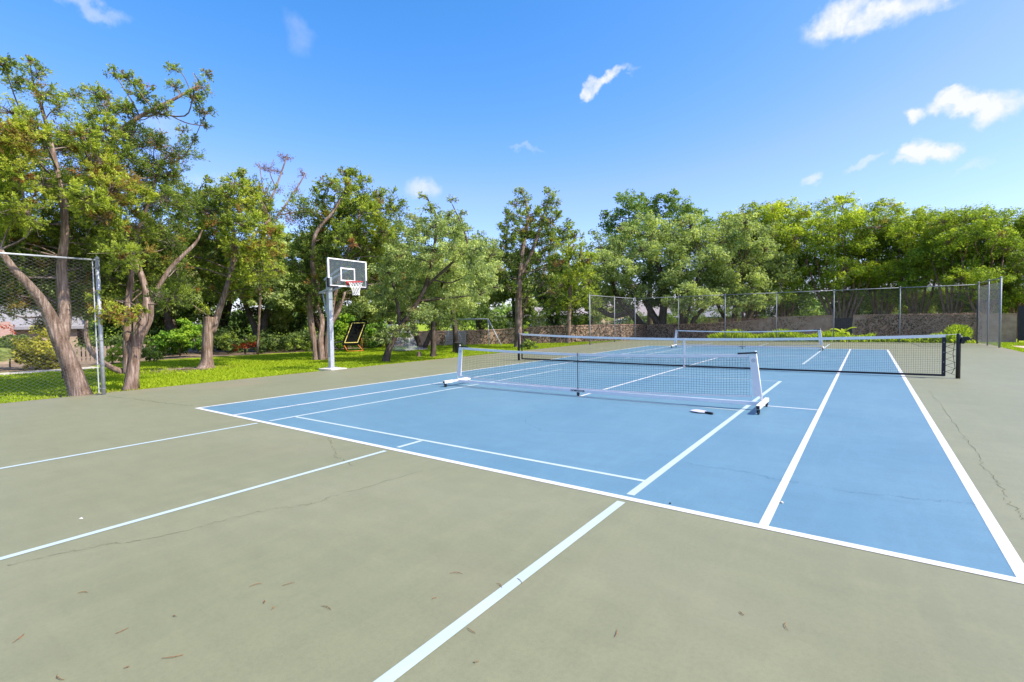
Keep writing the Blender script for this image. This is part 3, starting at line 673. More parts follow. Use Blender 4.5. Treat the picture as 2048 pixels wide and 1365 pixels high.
# ------------------------------------------------------------------ portable pickleball nets
def text_mesh(txt, size):
    c = bpy.data.curves.new('lettering', 'FONT'); c.body = txt; c.size = size; c.align_x = 'CENTER'; c.align_y = 'CENTER'; c.extrude = .0015; c.offset = size * .02
    o = bpy.data.objects.new('tmp', c); COL.objects.link(o); bpy.context.view_layer.update()
    me = bpy.data.meshes.new_from_object(o.evaluated_get(bpy.context.evaluated_depsgraph_get())); bpy.data.objects.remove(o); bpy.data.curves.remove(c); me.materials.clear(); return me
def portable_net(loc, label):
    root = thing('portable_net', label, 'pickleball net', (0, 0, 0), 'wheeled portable nets on the court')
    XL = 3.34
    def bow(x): return -.10 * (1 - (x / XL) ** 2)
    g = np.linspace(-XL + .03, XL - .03, 17)
    m = MB(); v = []
    for x in g:
        y = bow(x); v += [(x, y - .026, .080), (x, y + .026, .080), (x, y + .026, .140), (x, y - .026, .140)]
    m.add(v, [(4 * i + a, 4 * i + 4 + a, 4 * i + 4 + b, 4 * i + b) for i in range(16) for a, b in ((0, 1), (1, 2), (2, 3), (3, 0))]); bar = m.build('base_bar', MAT['white'], root, bevel=.004)
    me = text_mesh('DOMINATOR', .052); o = link('lettering', me, MAT['ink'], bar); o.location = (0, bow(0) - .0282, .111); o.rotation_euler = (PI / 2, 0, 0); o.scale = (1.0, 1, 1)
    def caster(x, y, ht):
        m = MB(); m.box((x, y, ht + .008), (.05, .05, .016)); m.box((x - .02, y, .052), (.006, .036, ht - .03)); m.box((x + .02, y, .052), (.006, .036, ht - .03)); c = m.build('caster', MAT['black'], root)
        m = MB(); m.tube([(x - .014, y + .006, .033), (x + .014, y + .006, .033)], .033, 16); m.build('wheel', MAT['black'], c, True)
    caster(0, bow(0), .074)
    for sx in (-1, 1):
        x = sx * (XL + .03)
        m = MB(); m.box((x, 0, .122), (.062, .94, .062)); ft = m.build('foot', MAT['white'], root, bevel=.005)
        for sy in (-1, 1):
            m = MB(); m.box((x, sy * .4735, .122), (.05, .008, .05)); m.build('end_cap', MAT['black'], ft)
            caster(x, sy * .42, .074)
        xt = sx * (XL - .08)
        m = MB(); m.tube([(x - sx * .01, 0, .15), (xt, 0, .965)], [.019, .016], 12); m.tube([(xt, 0, .965), (xt - sx * .003, 0, .99)], [.019, .014], 12); m.build('upright', MAT['white'], root, True)
        def ux(z): return (x - sx * .01) + (xt - (x - sx * .01)) * (z - .15) / .815
        z0, z1 = .235, .925; a0, a1 = ux(z0), ux(z1)
        m = MB(); w0, w1 = .115, .10; v = []
        for yy in (-.022, -.006): v += [(a0 + sx * .012, yy, z0), (a0 - sx * w0, yy, z0), (a1 - sx * w1, yy, z1), (a1 + sx * .012, yy, z1)]
        f = [(0, 1, 2, 3), (7, 6, 5, 4), (0, 4, 5, 1), (1, 5, 6, 2), (2, 6, 7, 3), (3, 7, 4, 0)]
        m.add(v, f if sx > 0 else [q[::-1] for q in f]); sl = m.build('sleeve', MAT['vinyl'], root)
        ez = .83; ex = ux(ez) - sx * .045; m = MB(); k = 20
        for r0_, r1_ in ((.030, .024),):
            v = [(ex + r * math.cos(2 * PI * i / k), -.0235, ez + r * math.sin(2 * PI * i / k)) for r in (r0_, r1_) for i in range(k)]
            m.add(v, [(i, (i + 1) % k, k + (i + 1) % k, k + i) for i in range(k)])
        m.box((ex - .008, -.0235, ez), (.005, .002, .028)); m.box((ex + .008, -.0235, ez), (.005, .002, .028)); m.box((ex, -.0235, ez), (.016, .002, .005)); m.build('emblem', MAT['greyink'], sl)
        m = MB(); m.bar((xt + sx * .022, -.012, .962), (xt - sx * .27, -.018, .940), .035, .026); m.build('end_strap', MAT['black'], root, bevel=.003)
    def top(x): return .865 + .07 * (np.asarray(x, float) / XL) ** 2
    def bt(x): return .150 + .085 * (np.asarray(x, float) / XL) ** 2
    def yy(x): return bow(x) * .8 - .01
    xe = XL - .17
    xs = np.arange(-xe, xe + .01, .045); n = len(xs)
    # slightly uneven cords
    rg = np.random.default_rng(4); xs2 = xs + rg.normal(0, .003, n)
    A = [np.c_[xs, yy(xs), bt(xs)]]; mid = np.c_[xs2, yy(xs) + rg.normal(0, .006, n), (bt(xs) + top(xs)) / 2]; B = [mid]; A.append(mid); B.append(np.c_[xs, yy(xs), top(xs) - .03])
    g2 = np.linspace(-xe, xe, 31)
    for k in range(16):
        t = (k + .5) / 16; s_ = .02 * math.sin(PI * t); q = np.c_[g2, yy(g2), bt(g2) * (1 - t) + (top(g2) - .03) * t + s_ * np.cos(g2 * 6) * .4]; A.append(q[:-1]); B.append(q[1:])
    v, f = segs(np.concatenate(A), np.concatenate(B), .0015, 4); link('net_mesh', np_mesh('net_mesh', v, f), MAT['cord'], root)
    def band(name, zf, h, th, mat, e):
        g3 = np.linspace(-e, e, 33); m = MB(); v = []
        for x in g3: z = float(zf(x)); y = float(yy(x)); v += [(x, y - th, z - h), (x, y - th, z), (x, y + th, z), (x, y + th, z - h)]
        m.add(v, [(4 * i + a, 4 * i + b, 4 * i + 4 + b, 4 * i + 4 + a) for i in range(32) for a, b in ((0, 1), (1, 2), (2, 3), (3, 0))] + [(3, 2, 1, 0), (128, 129, 130, 131)]); m.build(name, mat, root)
    band('top_tape', lambda x: top(x) + .008, .052, .007, MAT['vinyl'], XL - .20)
    band('bottom_tape', lambda x: bt(x) + .012, .026, .006, MAT['vinyl'], XL - .12)
    m = MB(); m.tube([(0, bow(0) - .012, .135), (0, bow(0) - .014, .885)], .0085, 8); m.build('centre_rod', MAT['black'], root, True)
    root.location = loc
    return root
near_net = portable_net((5.45, 4.99, 0), 'white framed wheeled pickleball net nearest the camera')
near_net.rotation_euler = (0, 0, .010)
far_net = near_net.copy(); COL.objects.link(far_net)
for ch in near_net.children:
    c = ch.copy(); COL.objects.link(c); c.parent = far_net
    for gch in ch.children:
        d = gch.copy(); COL.objects.link(d); d.parent = c
far_net.location = (5.22, 22.45, 0); far_net.rotation_euler = (0, 0, .03)
far_net['label'] = 'white framed wheeled pickleball net beyond the tennis net at the far baseline'

# paddle lying on the blue court
def paddle():
    root = thing('paddle', 'pickleball paddle with lilac face lying on the blue court near the net', 'paddle', (8.05, 4.30, 0), rz=-.40)
    out_ = []
    for i in range(40):
        a = 2 * PI * i / 40; x = .125 * (abs(math.cos(a)) ** .55) * math.copysign(1, math.cos(a)); y = .098 * (abs(math.sin(a)) ** .6) * math.copysign(1, math.sin(a))
        if x > .06: y *= 1 - (x - .06) * 6.5
        out_.append((x - .07, y))
    def plate(sc, z0, z1, mat, name):
        m = MB(); n = len(out_); v = [((x + .07) * sc - .07, y * sc, z) for z in (z0, z1) for x, y in out_]
        m.add(v, [tuple(range(n - 1, -1, -1)), tuple(range(n, 2 * n))] + [(i, (i + 1) % n, n + (i + 1) % n, n + i) for i in range(n)]); return m.build(name, mat, root, rel=False)
    plate(1.0, .012, .019, MAT['black'], 'edge_guard'); plate(1.0, .019, .027, MAT['white'], 'rim'); plate(.93, .0272, .0285, MAT['paddleface'], 'face')
    m = MB(); m.tube([(.045, 0, .021), (.08, 0, .021), (.17, 0, .021), (.185, 0, .021)], [.016, .018, .019, .023], 10); m.build('handle', MAT['black'], root, True, rel=False)
paddle()

# ------------------------------------------------------------------ basketball hoop
def hoop():
    px, py = -4.80, 6.10; cx, cy = -3.87, 6.2
    root = thing('basketball_hoop', 'basketball hoop with clear backboard on grey pole at the lawn edge', 'basketball hoop', (px, py, 0))
    m = MB(); m.box((px + .15, py - .05, -.02), (.75, .62, .10)); m.build('footing', MAT['concrete'], root, bevel=.02)
    m = MB(); m.box((px, py, .04), (.32, .32, .02)); m.box((px, py, 1.60), (.15, .15, 3.10)); m.build('pole', MAT['galv'], root, bevel=.008)
    m = MB(); m.box((px, py - .0755, .33), (.10, .003, .14)); m.build('label_plate', MAT['vinyl'], root); m = MB(); m.box((px + .0755, py, 1.72), (.003, .06, .08)); m.build('label_plate', MAT['vinyl'], root)
    phi = -.05; t = Vector((math.sin(phi), math.cos(phi), 0)); n = Vector((t.y, -t.x, 0)); c = Vector((cx, cy, 0)); up = Vector((0, 0, 1))
    z0, z1 = 2.79, 3.66; hw = .76
    def P(a, z, d=0): return c + t * a + up * z + n * d
    m = MB()
    v = [P(a, z, d) for d in (-.012, 0) for a, z in ((-hw + .02, z0 + .02), (hw - .02, z0 + .02), (hw - .02, z1 - .02), (-hw + .02, z1 - .02))]
    m.add(v, [(0, 1, 2, 3), (7, 6, 5, 4), (0, 4, 5, 1), (1, 5, 6, 2), (2, 6, 7, 3), (3, 7, 4, 0)]); board = m.build('backboard', MAT['glass'], root)
    m = MB(); fw = .036
    for a, b in (((-hw, z0), (hw, z0)), ((-hw, z1), (hw, z1))): m.bar(P(a[0] - fw / 2, a[1], -.006), P(b[0] + fw / 2, b[1], -.006), .05, fw)
    for a in (-hw, hw): m.bar(P(a, z0 + fw / 2, -.006), P(a, z1 - fw / 2, -.006), .046, .05, up=t)
    m.build('board_frame', MAT['white'], board)
    sq0, sq1, sa = 2.98, 3.38, .27; m = MB()
    for a, b in (((-sa, sq0), (sa, sq0)), ((-sa, sq1), (sa, sq1))): m.bar(P(a[0] - .025, a[1], .003), P(b[0] + .025, b[1], .003), .004, .042)
    for a in (-sa, sa): m.bar(P(a, sq0 + .025, .003), P(a, sq1 - .025, .003), .042, .004, up=n)
    m.build('shooter_square', MAT['white'], board)
    for a0 in (-hw, hw):
        m = MB(); s_ = 1 if a0 > 0 else -1
        m.box(P(a0 + s_ * .012, z0 + .10, 0), (.085, .055, .28), rz=-phi); m.box(P(a0 - s_ * .16, z0 - .035, 0), (.075, .36, .06), rz=-phi); m.build('corner_pad', MAT['black'], board)
    for a in (-.24, .24): m = MB(); m.bar(P(a, z0 + .03, -.035), P(a, z1 - .03, -.035), .035, .035); m.build('back_brace', MAT['blackmetal'], root)
    for a in (-.13, .13):
        m = MB(); pz = 3.06; q = Vector((px, py, 0)) + t * a * .75
        m.bar(q + up * pz - n * .12, P(a * 1.5, 3.42, -.06), .03, .06); m.build('upper_arm', MAT['galv'], root)
        m = MB(); m.bar(q + up * 2.62 - n * .42, P(a * 1.5, 2.92, -.06), .03, .06); m.build('lower_arm', MAT['galv'], root)
    m = MB(); b0 = Vector((px, py, 0)) - n * .36; m.tube([b0 + up * 2.62, b0 + n * .16 + up * 1.95], .022, 10); m.tube([b0 + n * .1 + up * 2.2, b0 + n * .2 + up * 1.85], .030, 10); m.bar(b0 + t * -.12 + up * 2.63, b0 + t * .12 + up * 2.63, .05, .05); m.build('height_adjuster', MAT['galv'], root, True)
    rz_ = 2.92; rc = P(0, rz_, .38); k = 28
    m = MB(); ring = [rc + t * (.228 * math.cos(2 * PI * i / k)) + n * (.228 * math.sin(2 * PI * i / k)) for i in range(k + 1)]; m.tube(ring, .014, 8, False)
    m.box(P(0, rz_ - .02, .03), (.06, .16, .13), rz=-phi); m.bar(P(-.06, rz_ - .02, .06), P(-.06, rz_ - .008, .18), .02); m.bar(P(.06, rz_ - .02, .06), P(.06, rz_ - .008, .18), .02)
    m.bar(P(0, rz_ - .05, .05), P(0, rz_ - .02, .16), .14, .012)
    rim = m.build('rim', MAT['red'], root, True)
    A = []; B = []; nn = 12
    lev = [(0, .228), (.10, .185), (.17, .16), (.24, .135), (.31, .118), (.38, .112), (.44, .12)]
    def Q(j, hlf, l):
        d, r = lev[l]; a = 2 * PI * (j + (.5 if hlf else 0)) / nn; return rc + t * (r * math.cos(a)) + n * (r * math.sin(a)) - up * d
    for l in range(len(lev) - 1):
        for j in range(nn):
            h = l % 2 == 1
            A.append(Q(j, h, l)); B.append(Q(j, not h, l + 1)); A.append(Q(j, h, l)); B.append(Q(j - 1 if not h else j + 1, not h, l + 1))
    v, f = segs(np.array([tuple(p) for p in A]), np.array([tuple(p) for p in B]), .0075, 4)
    link('net', np_mesh('net', v - np.array([px, py, 0]), f), MAT['rope'], rim); bpy.data.objects[-1] if False else None
hoop()

# ------------------------------------------------------------------ lawn things
def rebounder():
    b = Vector((-12.95, 13.1, 0)); root = thing('ball_rebounder', 'black rebounder screen with yellow border tilted on orange legs', 'rebounder', b)
    t = Vector((.55, .80, 0)).normalized(); n = Vector((t.y, -t.x, 0)); tilt = math.radians(32)
    upv = Vector((0, 0, 1)) * math.cos(tilt) - n * math.sin(tilt) * -1 * -1
    nrm = t.cross(upv).normalized()
    cen = b + Vector((0, 0, 1.02)); hw, hh = .46, .74
    upv = (Vector((0, 0, 1)) * .90 + t * .36 - n * .25).normalized()
    def P(a, z, d=0): return cen + t * a + upv * z + nrm * d
    m = MB(); v = []
    k = 6; out_ = []
    for sx, sz, a0 in ((1, 1, 0), (-1, 1, 90), (-1, -1, 180), (1, -1, 270)):
        for i in range(k): a = math.radians(a0 + 90 * i / (k - 1)); out_.append((sx * (hw - .1) + .1 * math.cos(a), sz * (hh - .1) + .1 * math.sin(a)))
    nn = len(out_); v = [P(a, z, d) for d in (-.03, .03) for a, z in out_]
    m.add(v, [tuple(range(nn - 1, -1, -1)), tuple(range(nn, 2 * nn))] + [(i, (i + 1) % nn, nn + (i + 1) % nn, nn + i) for i in range(nn)]); m.build('screen', MAT['mesh_black'], root)
    m = MB(); a_, z_ = hw - .12, hh - .14
    for s_ in (1, -1):
        m.bar(P(-a_ - .015, s_ * z_, s_ * 0 + .036), P(a_ + .015, s_ * z_, .036), .008, .035, up=upv); m.bar(P(-a_ - .015, s_ * z_, -.036), P(a_ + .015, s_ * z_, -.036), .008, .035, up=upv)
        m.bar(P(s_ * a_, -z_ + .018, .036), P(s_ * a_, z_ - .018, .036), .008, .035, up=t); m.bar(P(s_ * a_, -z_ + .018, -.036), P(s_ * a_, z_ - .018, -.036), .008, .035, up=t)
    m.build('border_band', MAT['yellow'], root)
    for s_ in (-1, 1):
        m = MB(); e = P(s_ * .36, -hh + .05, 0); g = b + t * (s_ * .42) + n * .28; g2 = b + t * (s_ * .42) - n * .4
        m.tube([(g.x, g.y, .02), e], .022, 8); m.tube([(g2.x, g2.y, .02), P(s_ * .36, -.1, 0)], .02, 8); m.tube([(g.x, g.y, .02), (g2.x, g2.y, .02)], .02, 8); m.build('leg', MAT['orange'], root, True)
    m = MB(); g = b + n * .28; m.tube([g + t * -.42 + Vector((0, 0, .03)), g + t * .42 + Vector((0, 0, .03))], .02, 8); m.build('cross_tube', MAT['orange'], root, True)
    m = MB(); m.tube([P(-hw + .05, -hh + .25), P(-hw - 1.3, -hh + .05)], .025, 8); m.build('side_pole', MAT['black'], root, True)
rebounder()
def soccer_goal():
    root = thing('soccer_goal', 'small soccer goal with white net behind the leaning oak', 'goal', (-12.2, 15.2, 0))
    a, b = (-12.3, 14.9), (-12.27, 16.45); g0, g1 = (-10.5, 14.2), (-10.35, 16.15); H = 1.42
    for p in (a, b): m = MB(); m.tube([(*p, -.04), (*p, H)], .045, 10); m.build('goal_post', MAT['white'], root, True)
    m = MB(); m.tube([(*a, H), (*b, H)], .045, 10); m.build('crossbar', MAT['white'], root, True)
    m = MB(); m.tube([(*a, .0), (*g0, .0), (*g1, .0), (*b, .0)], .03, 8); m.build('ground_bar', MAT['wood'], root, True)
    A = []; B = []
    A3, B3, G0, G1 = (np.array((*a, H)), np.array((*b, H)), np.array((*g0, .02)), np.array((*g1, .02)))
    def sag(p, s): return p + np.array([-.25 * math.sin(PI * s), 0, -.22 * math.sin(PI * s)])
    for k in range(27):
        u = k / 26
        pts = [sag((A3 * (1 - u) + B3 * u) * (1 - s) + (G0 * (1 - u) + G1 * u) * s, s) for s in np.linspace(0, 1, 7)]
        A += pts[:-1]; B += pts[1:]
    for k in range(1, 20):
        s = k / 19; p = sag(A3 * (1 - s) + G0 * s, s); q = sag(B3 * (1 - s) + G1 * s, s); A.append(p); B.append(q)
    for top_, gr, base in ((A3, G0, np.array((*a, .02))), (B3, G1, np.array((*b, .02)))):
        for k in range(1, 14):
            s = k / 14; A.append(sag(top_ * (1 - s) + gr * s, s)); B.append(base * (1 - s) + gr * s)
            A.append(base * (1 - s) + top_ * s); B.append(sag(gr * (1 - s) + top_ * s, 1 - s))
    v, f = segs(np.array(A), np.array(B), .006, 3); link('net', np_mesh('net', v - np.array([-12.2, 15.2, 0]), f), MAT['netwhite'], root)
soccer_goal()
def swing_set():
    root = thing('swing_set', 'grey metal A frame swing set in front of the ivy wall', 'swing set', (-10.3, 20.9, 0))
    apR = Vector((-9.9, 21.2, 1.72)); apL = Vector((-11.9, 20.0, 1.72))
    for ap, f0, f1 in ((apR, (-9.73, 21.03), (-8.91, 21.31)), (apL, (-11.2, 20.3), (-12.3, 19.5))):
        for q in (f0, f1): m = MB(); m.tube([(*q, -.05), ap], .035, 8); m.build('leg', MAT['galv'], root, True)
    m = MB(); m.tube([apL, apR], .035, 8); m.build('top_bar', MAT['galv'], root, True)
    c = apL.lerp(apR, .72); u = (apR - apL).normalized()
    m = MB(); m.tube([c - u * .16, c - u * .16 - Vector((0, 0, 1.2))], .008, 5); m.tube([c + u * .16, c + u * .16 - Vector((0, 0, 1.2))], .008, 5); m.box(c - Vector((0, 0, 1.22)), (.40, .14, .025), rz=.5); m.build('swing_seat', MAT['black'], root)
swing_set()
def bin_():
    x, y = -6.35, 14.30; root = thing('waste_bin', 'small tapered black bin in front of the reddish trunked tree', 'bin', (x, y, 0))
    m = MB(); m.tube([(x, y, -.05), (x, y, .02), (x, y, .50)], [.13, .135, .20], 18, False); m.tube([(x, y, .10), (x, y, .12)], [.14, .14], 18); m.build('body', MAT['black'], root, True)
    m = MB(); k = 24; m.tube([(x + .205 * math.cos(2 * PI * i / k), y + .205 * math.sin(2 * PI * i / k), .50) for i in range(k + 1)], .018, 6, False); m.build('rim', MAT['black'], root, True)
bin_()
m = MB(); m.tube([(-9.88, .13, -.08), (-9.88, .13, .33), (-9.88, .13, .36)], [.022, .022, .03], 8); m.box((-9.80, .13, .345), (.2, .05, .03)); tag(m.build('garden_stake', MAT['black'], smooth=False), 'thin black stake with short arm standing in the left lawn', 'stake')
m = MB(); m.tube(smooth_line([(-9.95, 3.25, -.02), (-9.7, 3.5, .02), (-9.35, 3.62, .0), (-9.0, 3.9, -.02)], 3), [.03, .035, .035, .032, .03, .03, .028, .024, .02, .015], 7); m.tube([(-9.5, 3.6, .02), (-9.35, 3.3, .05)], [.02, .008], 6); tag(m.build('fallen_branch', BARK[0], smooth=True), 'fallen dead branch on the bare soil by the sawn off cedar', 'branch')
m = MB(); m.tube([(-6.55, 11.85, -.06), (-6.55, 11.85, .10), (-6.53, 11.86, .19)], [.12, .10, .09], 12, True, .1, random.Random(3)); tag(m.build('tree_stump', BARK[0], smooth=False), 'little cut stump on the lawn left of the slim straight oak', 'stump')

# ------------------------------------------------------------------ garden walls
def ivy(parent, quads, n, tones, seed, cover=1.0):
    """leaves on wall faces: quads = [(p0, p1, z0, z1)], front side towards -y / +x"""
    rng = np.random.default_rng(seed); VV = []; FF = []; TT = []; nb = 0
    for (a, b, z0, z1) in quads:
        a = np.array(a); b = np.array(b); L = np.linalg.norm(b - a); u = (b - a) / L; nr = np.array([u[1], -u[0], 0])
        k = int(3.2 * n * L * (z1 - z0)); s = rng.random(k); z = rng.random(k) * (z1 - z0) + z0
        ph = np.sin(s * L * 1.7 + 2 * z) + np.sin(s * L * .6 + seed) + .7 * np.sin(z * 5 + s * L * 3.1)
        keep = (ph + rng.normal(0, .8, k)) > (2.2 - 4.4 * cover); s = s[keep]; z = z[keep]; ph = ph[keep]; k = len(s)
        dep = rng.gamma(2, .03, k)
        pos = np.c_[a[0] + u[0] * s * L, a[1] + u[1] * s * L, z] + nr * (.03 + dep)[:, None]
        no = unit(nr + rng.normal(size=(k, 3)) * .38 + np.array([0, 0, .2])); ax = unit(np.cross(no, rng.normal(size=(k, 3))))
        v, f = leaf_quads(pos, ax, no, rng.uniform(.05, .11, k), rng.uniform(.04, .085, k)); VV.append(v); FF.append(f + nb); nb += len(v)
        br = rng.random(k) < tones[2] * (1 + .5 * np.sin(s * L * .9 + seed))
        TT.append(np.where(br, rng.uniform(.78, 1, k), np.clip(tones[0] + ph * .06 + rng.normal(0, tones[1], k), 0, .72)))
    off = parent.location
    return link('ivy', np_mesh('ivy', np.concatenate(VV) - np.array(off), np.concatenate(FF), np.concatenate(TT)), MAT['ivy'], parent, 'stuff')
def vines(parent, a, b, z0, z1, n, seed):
    rng = np.random.default_rng(seed); A = []; B = []; a = np.array(a); b = np.array(b); L = np.linalg.norm(b - a); u = (b - a) / L; nr = np.array([u[1], -u[0]])
    for _ in range(n):
        s = rng.uniform(0, L); z = rng.uniform(z0, z1 - .1); d = rng.normal(0, .6)
        for k in range(7):
            s2 = min(max(s + d * .12, 0), L); z2 = min(z + .1, z1); p = a + u * s + nr * .025; q = a + u * s2 + nr * .03
            A.append((p[0], p[1], z)); B.append((q[0], q[1], z2)); s, z = s2, z2; d = d * .6 + rng.normal(0, .6)
            if z >= z1 - .02: break
    v, f = segs(np.array(A), np.array(B), .007, 3); return link('vines', np_mesh('vines', v - np.array(parent.location), f), BARK[1], parent, 'stuff')
def wall(label, pts, cat='wall', capm=True):
    root = thing('garden_wall', label, cat, (pts[0][0], pts[0][1], 0), 'walls beyond the court')
    for (x0, y0, h0), (x1, y1, h1) in zip(pts[:-1], pts[1:]):
        m = MB(); d = Vector((x1 - x0, y1 - y0, 0)).normalized(); nn = Vector((d.y, -d.x, 0)) * .12
        def ring(th, za, zb, zc, zd):
            k = th / .12; return [(x0 + nn.x * k, y0 + nn.y * k, za), (x1 + nn.x * k, y1 + nn.y * k, zb), (x1 - nn.x * k, y1 - nn.y * k, zb), (x0 - nn.x * k, y0 - nn.y * k, za),
                                  (x0 + nn.x * k, y0 + nn.y * k, zc), (x1 + nn.x * k, y1 + nn.y * k, zd), (x1 - nn.x * k, y1 - nn.y * k, zd), (x0 - nn.x * k, y0 - nn.y * k, zc)]
        F = [(0, 3, 2, 1), (4, 5, 6, 7), (0, 1, 5, 4), (1, 2, 6, 5), (2, 3, 7, 6), (3, 0, 4, 7)]
        m.add(ring(.12, -.1, -.1, h0 - .06, h1 - .06), F); m.build('wall_panel', MAT['stucco'], root)
        m = MB(); m.add(ring(.16, h0 - .058, h1 - .058, h0, h1), F); m.build('cap', MAT['cap'], root)
    return root
WLP = [(-16.04, 17.74, 0.96), (-13.44, 20.32, 0.97), (-12.17, 21.45, 0.97), (-10.4, 23.1, 1.0), (-9.23, 23.85, 1.12), (-7.77, 25.43, 1.18), (-5.95, 28.77, 1.19)]
WRX = [(-3.91, 0, 1.1), (0.62, 0, 1.15), (4.55, 0, 1.42), (8.43, 0, 1.62), (9.49, 0, 1.6), (12.69, 0, 1.6), (15.14, 0, 1.55), (16.92, 0, 1.55), (18.22, 0, 2)]
w1 = wall('long low stone wall with patchy ivy behind the soccer goal and swing set', WLP[:5])
ivy(w1, [((WLP[i][0], WLP[i][1], 0), (WLP[i + 1][0], WLP[i + 1][1], 0), -.05, WLP[i][2]) for i in (1, 2, 3)], 230, (.28, .12, .03), 5, .7)
mL = [(WLP[i][0], WLP[i][1], WLP[i][2]) for i in (4, 5, 6)] + [(-4.6, 31.9, 1.18), (-4.3, 34.5, 1.1), (.62, 34.5, 1.16)]
w2 = wall('ivy smothered wall with tree shade in its leaf colour behind the lawn and the far left fence corner', mL)
ivy(w2, [((mL[i][0], mL[i][1], 0), (mL[i + 1][0], mL[i + 1][1], 0), -.05, mL[i][2] + .03) for i in range(5)], 300, (.12, .09, .02), 6, 1.8)  # low leaf tones put the shade of the trees into the ivy
w3 = wall('stepped wall covered with dry brown vines left of the dark gate', [(.64, 34.5, 1.16), (4.55, 34.5, 1.42), (4.56, 34.5, 1.56), (8.43, 34.5, 1.62)])
vines(w3, (.64, 34.5), (8.3, 34.5), -.05, 1.5, 700, 7); ivy(w3, [((.64, 34.5, 0), (2.4, 34.5, 0), -.05, 1.2)], 250, (.25, .12, .3), 8, 1.2); ivy(w3, [((2.4, 34.5, 0), (4.5, 34.5, 0), -.05, 1.3), ((4.75, 34.5, 0), (6.9, 34.5, 0), -.05, 1.52)], 200, (.3, .12, .92), 9, .75)
w4 = wall('long wall of mixed green and brown ivy right of the dark gate', [(9.49, 34.5, 1.62), (12.69, 34.5, 1.60), (15.5, 34.5, 1.56)])
ivy(w4, [((10.2, 34.5, 0), (15.5, 34.5, 0), -.05, 1.62)], 330, (.50, .15, .55), 10, 1.7); vines(w4, (9.9, 34.5), (13, 34.5), .3, 1.55, 300, 11); ivy(w4, [((9.6, 34.5, 0), (10.3, 34.5, 0), -.05, 1.3)], 260, (.45, .12, .35), 12, .9)
w5 = wall('short bare wall end beside the black gate at the right edge', [(15.52, 34.5, 1.56), (16.92, 34.5, 1.56)])
vines(w5, (15.6, 34.5), (16.9, 34.5), -.05, 1.45, 50, 13)
m = MB(); m.box((16.15, 34.36, .95), (.55, .04, .38)); m.box((16.15, 34.345, .70), (.5, .03, .06)); m.build('wall_box', MAT['stucco'], w5)
def metal_gate(x0, x1, y, h, label, bars):
    root = thing('metal_gate', label, 'gate', ((x0 + x1) / 2, y, 0))
    m = MB(); m.box((x0 + .03, y, h / 2 - .05), (.05, .05, h + .1)); m.box((x1 - .03, y, h / 2 - .05), (.05, .05, h + .1)); m.box(((x0 + x1) / 2, y, h - .03), (x1 - x0 - .12, .045, .05)); m.build('gate_frame', MAT['gate'], root)
    n = bars
    for k in range(n):
        xx = x0 + .06 + (x1 - x0 - .12) * (k + .5) / n; m = MB(); m.box((xx, y, (h - .06) / 2 + .02), ((x1 - x0 - .12) / n - .004, .02, h - .1)); m.build('board', MAT['gate'], root)
metal_gate(8.47, 9.45, 34.5, 1.42, 'dark garden gate between the two ivy walls', 8)
metal_gate(16.97, 19.2, 34.45, 1.98, 'tall black gate at the right edge of the picture', 10)
def slat_fence():
    a = Vector((-12.75, 20.2, 0)); b = Vector((-11.75, 21.0, 0)); root = thing('slat_fence', 'short grey horizontal slat screen between the V shaped oak trunks', 'fence', a)
    u = (b - a).normalized()
    for p in (a, b): m = MB(); m.box((p.x, p.y, .46), (.08, .08, 1.0), rz=.67); m.build('post', MAT['greywood'], root)
    for k in range(8):
        z = .08 + k * .115; m = MB(); m.bar(a + u * .05 + Vector((0, 0, z)), b - u * .05 + Vector((0, 0, z)), .02, .085); m.build('slat', MAT['greywood'], root)
slat_fence()
def picket_fence():
    a = Vector((-20.4, 1.4, 0)); b = Vector((-19.3, 5.3, 0)); root = thing('picket_fence', 'weathered wooden picket fence in the shade behind the left cedars', 'fence', a); u = (b - a).normalized(); L = (b - a).length
    for z in (.12, .46): m = MB(); m.bar(a + Vector((-.04, .01, z)), b + Vector((-.04, .01, z)), .04, .07); m.build('rail', MAT['wood'], root)
    n = 26
    for k in range(n):
        p = a + u * (L * (k + .5) / n); m = MB(); h = .64 + .03 * math.sin(k * 2.3); m.bar(p + Vector((0, 0, -.1)), p + Vector((0, 0, h)), .022, .105, up=u); m.build('picket', MAT['wood'], root)
picket_fence()

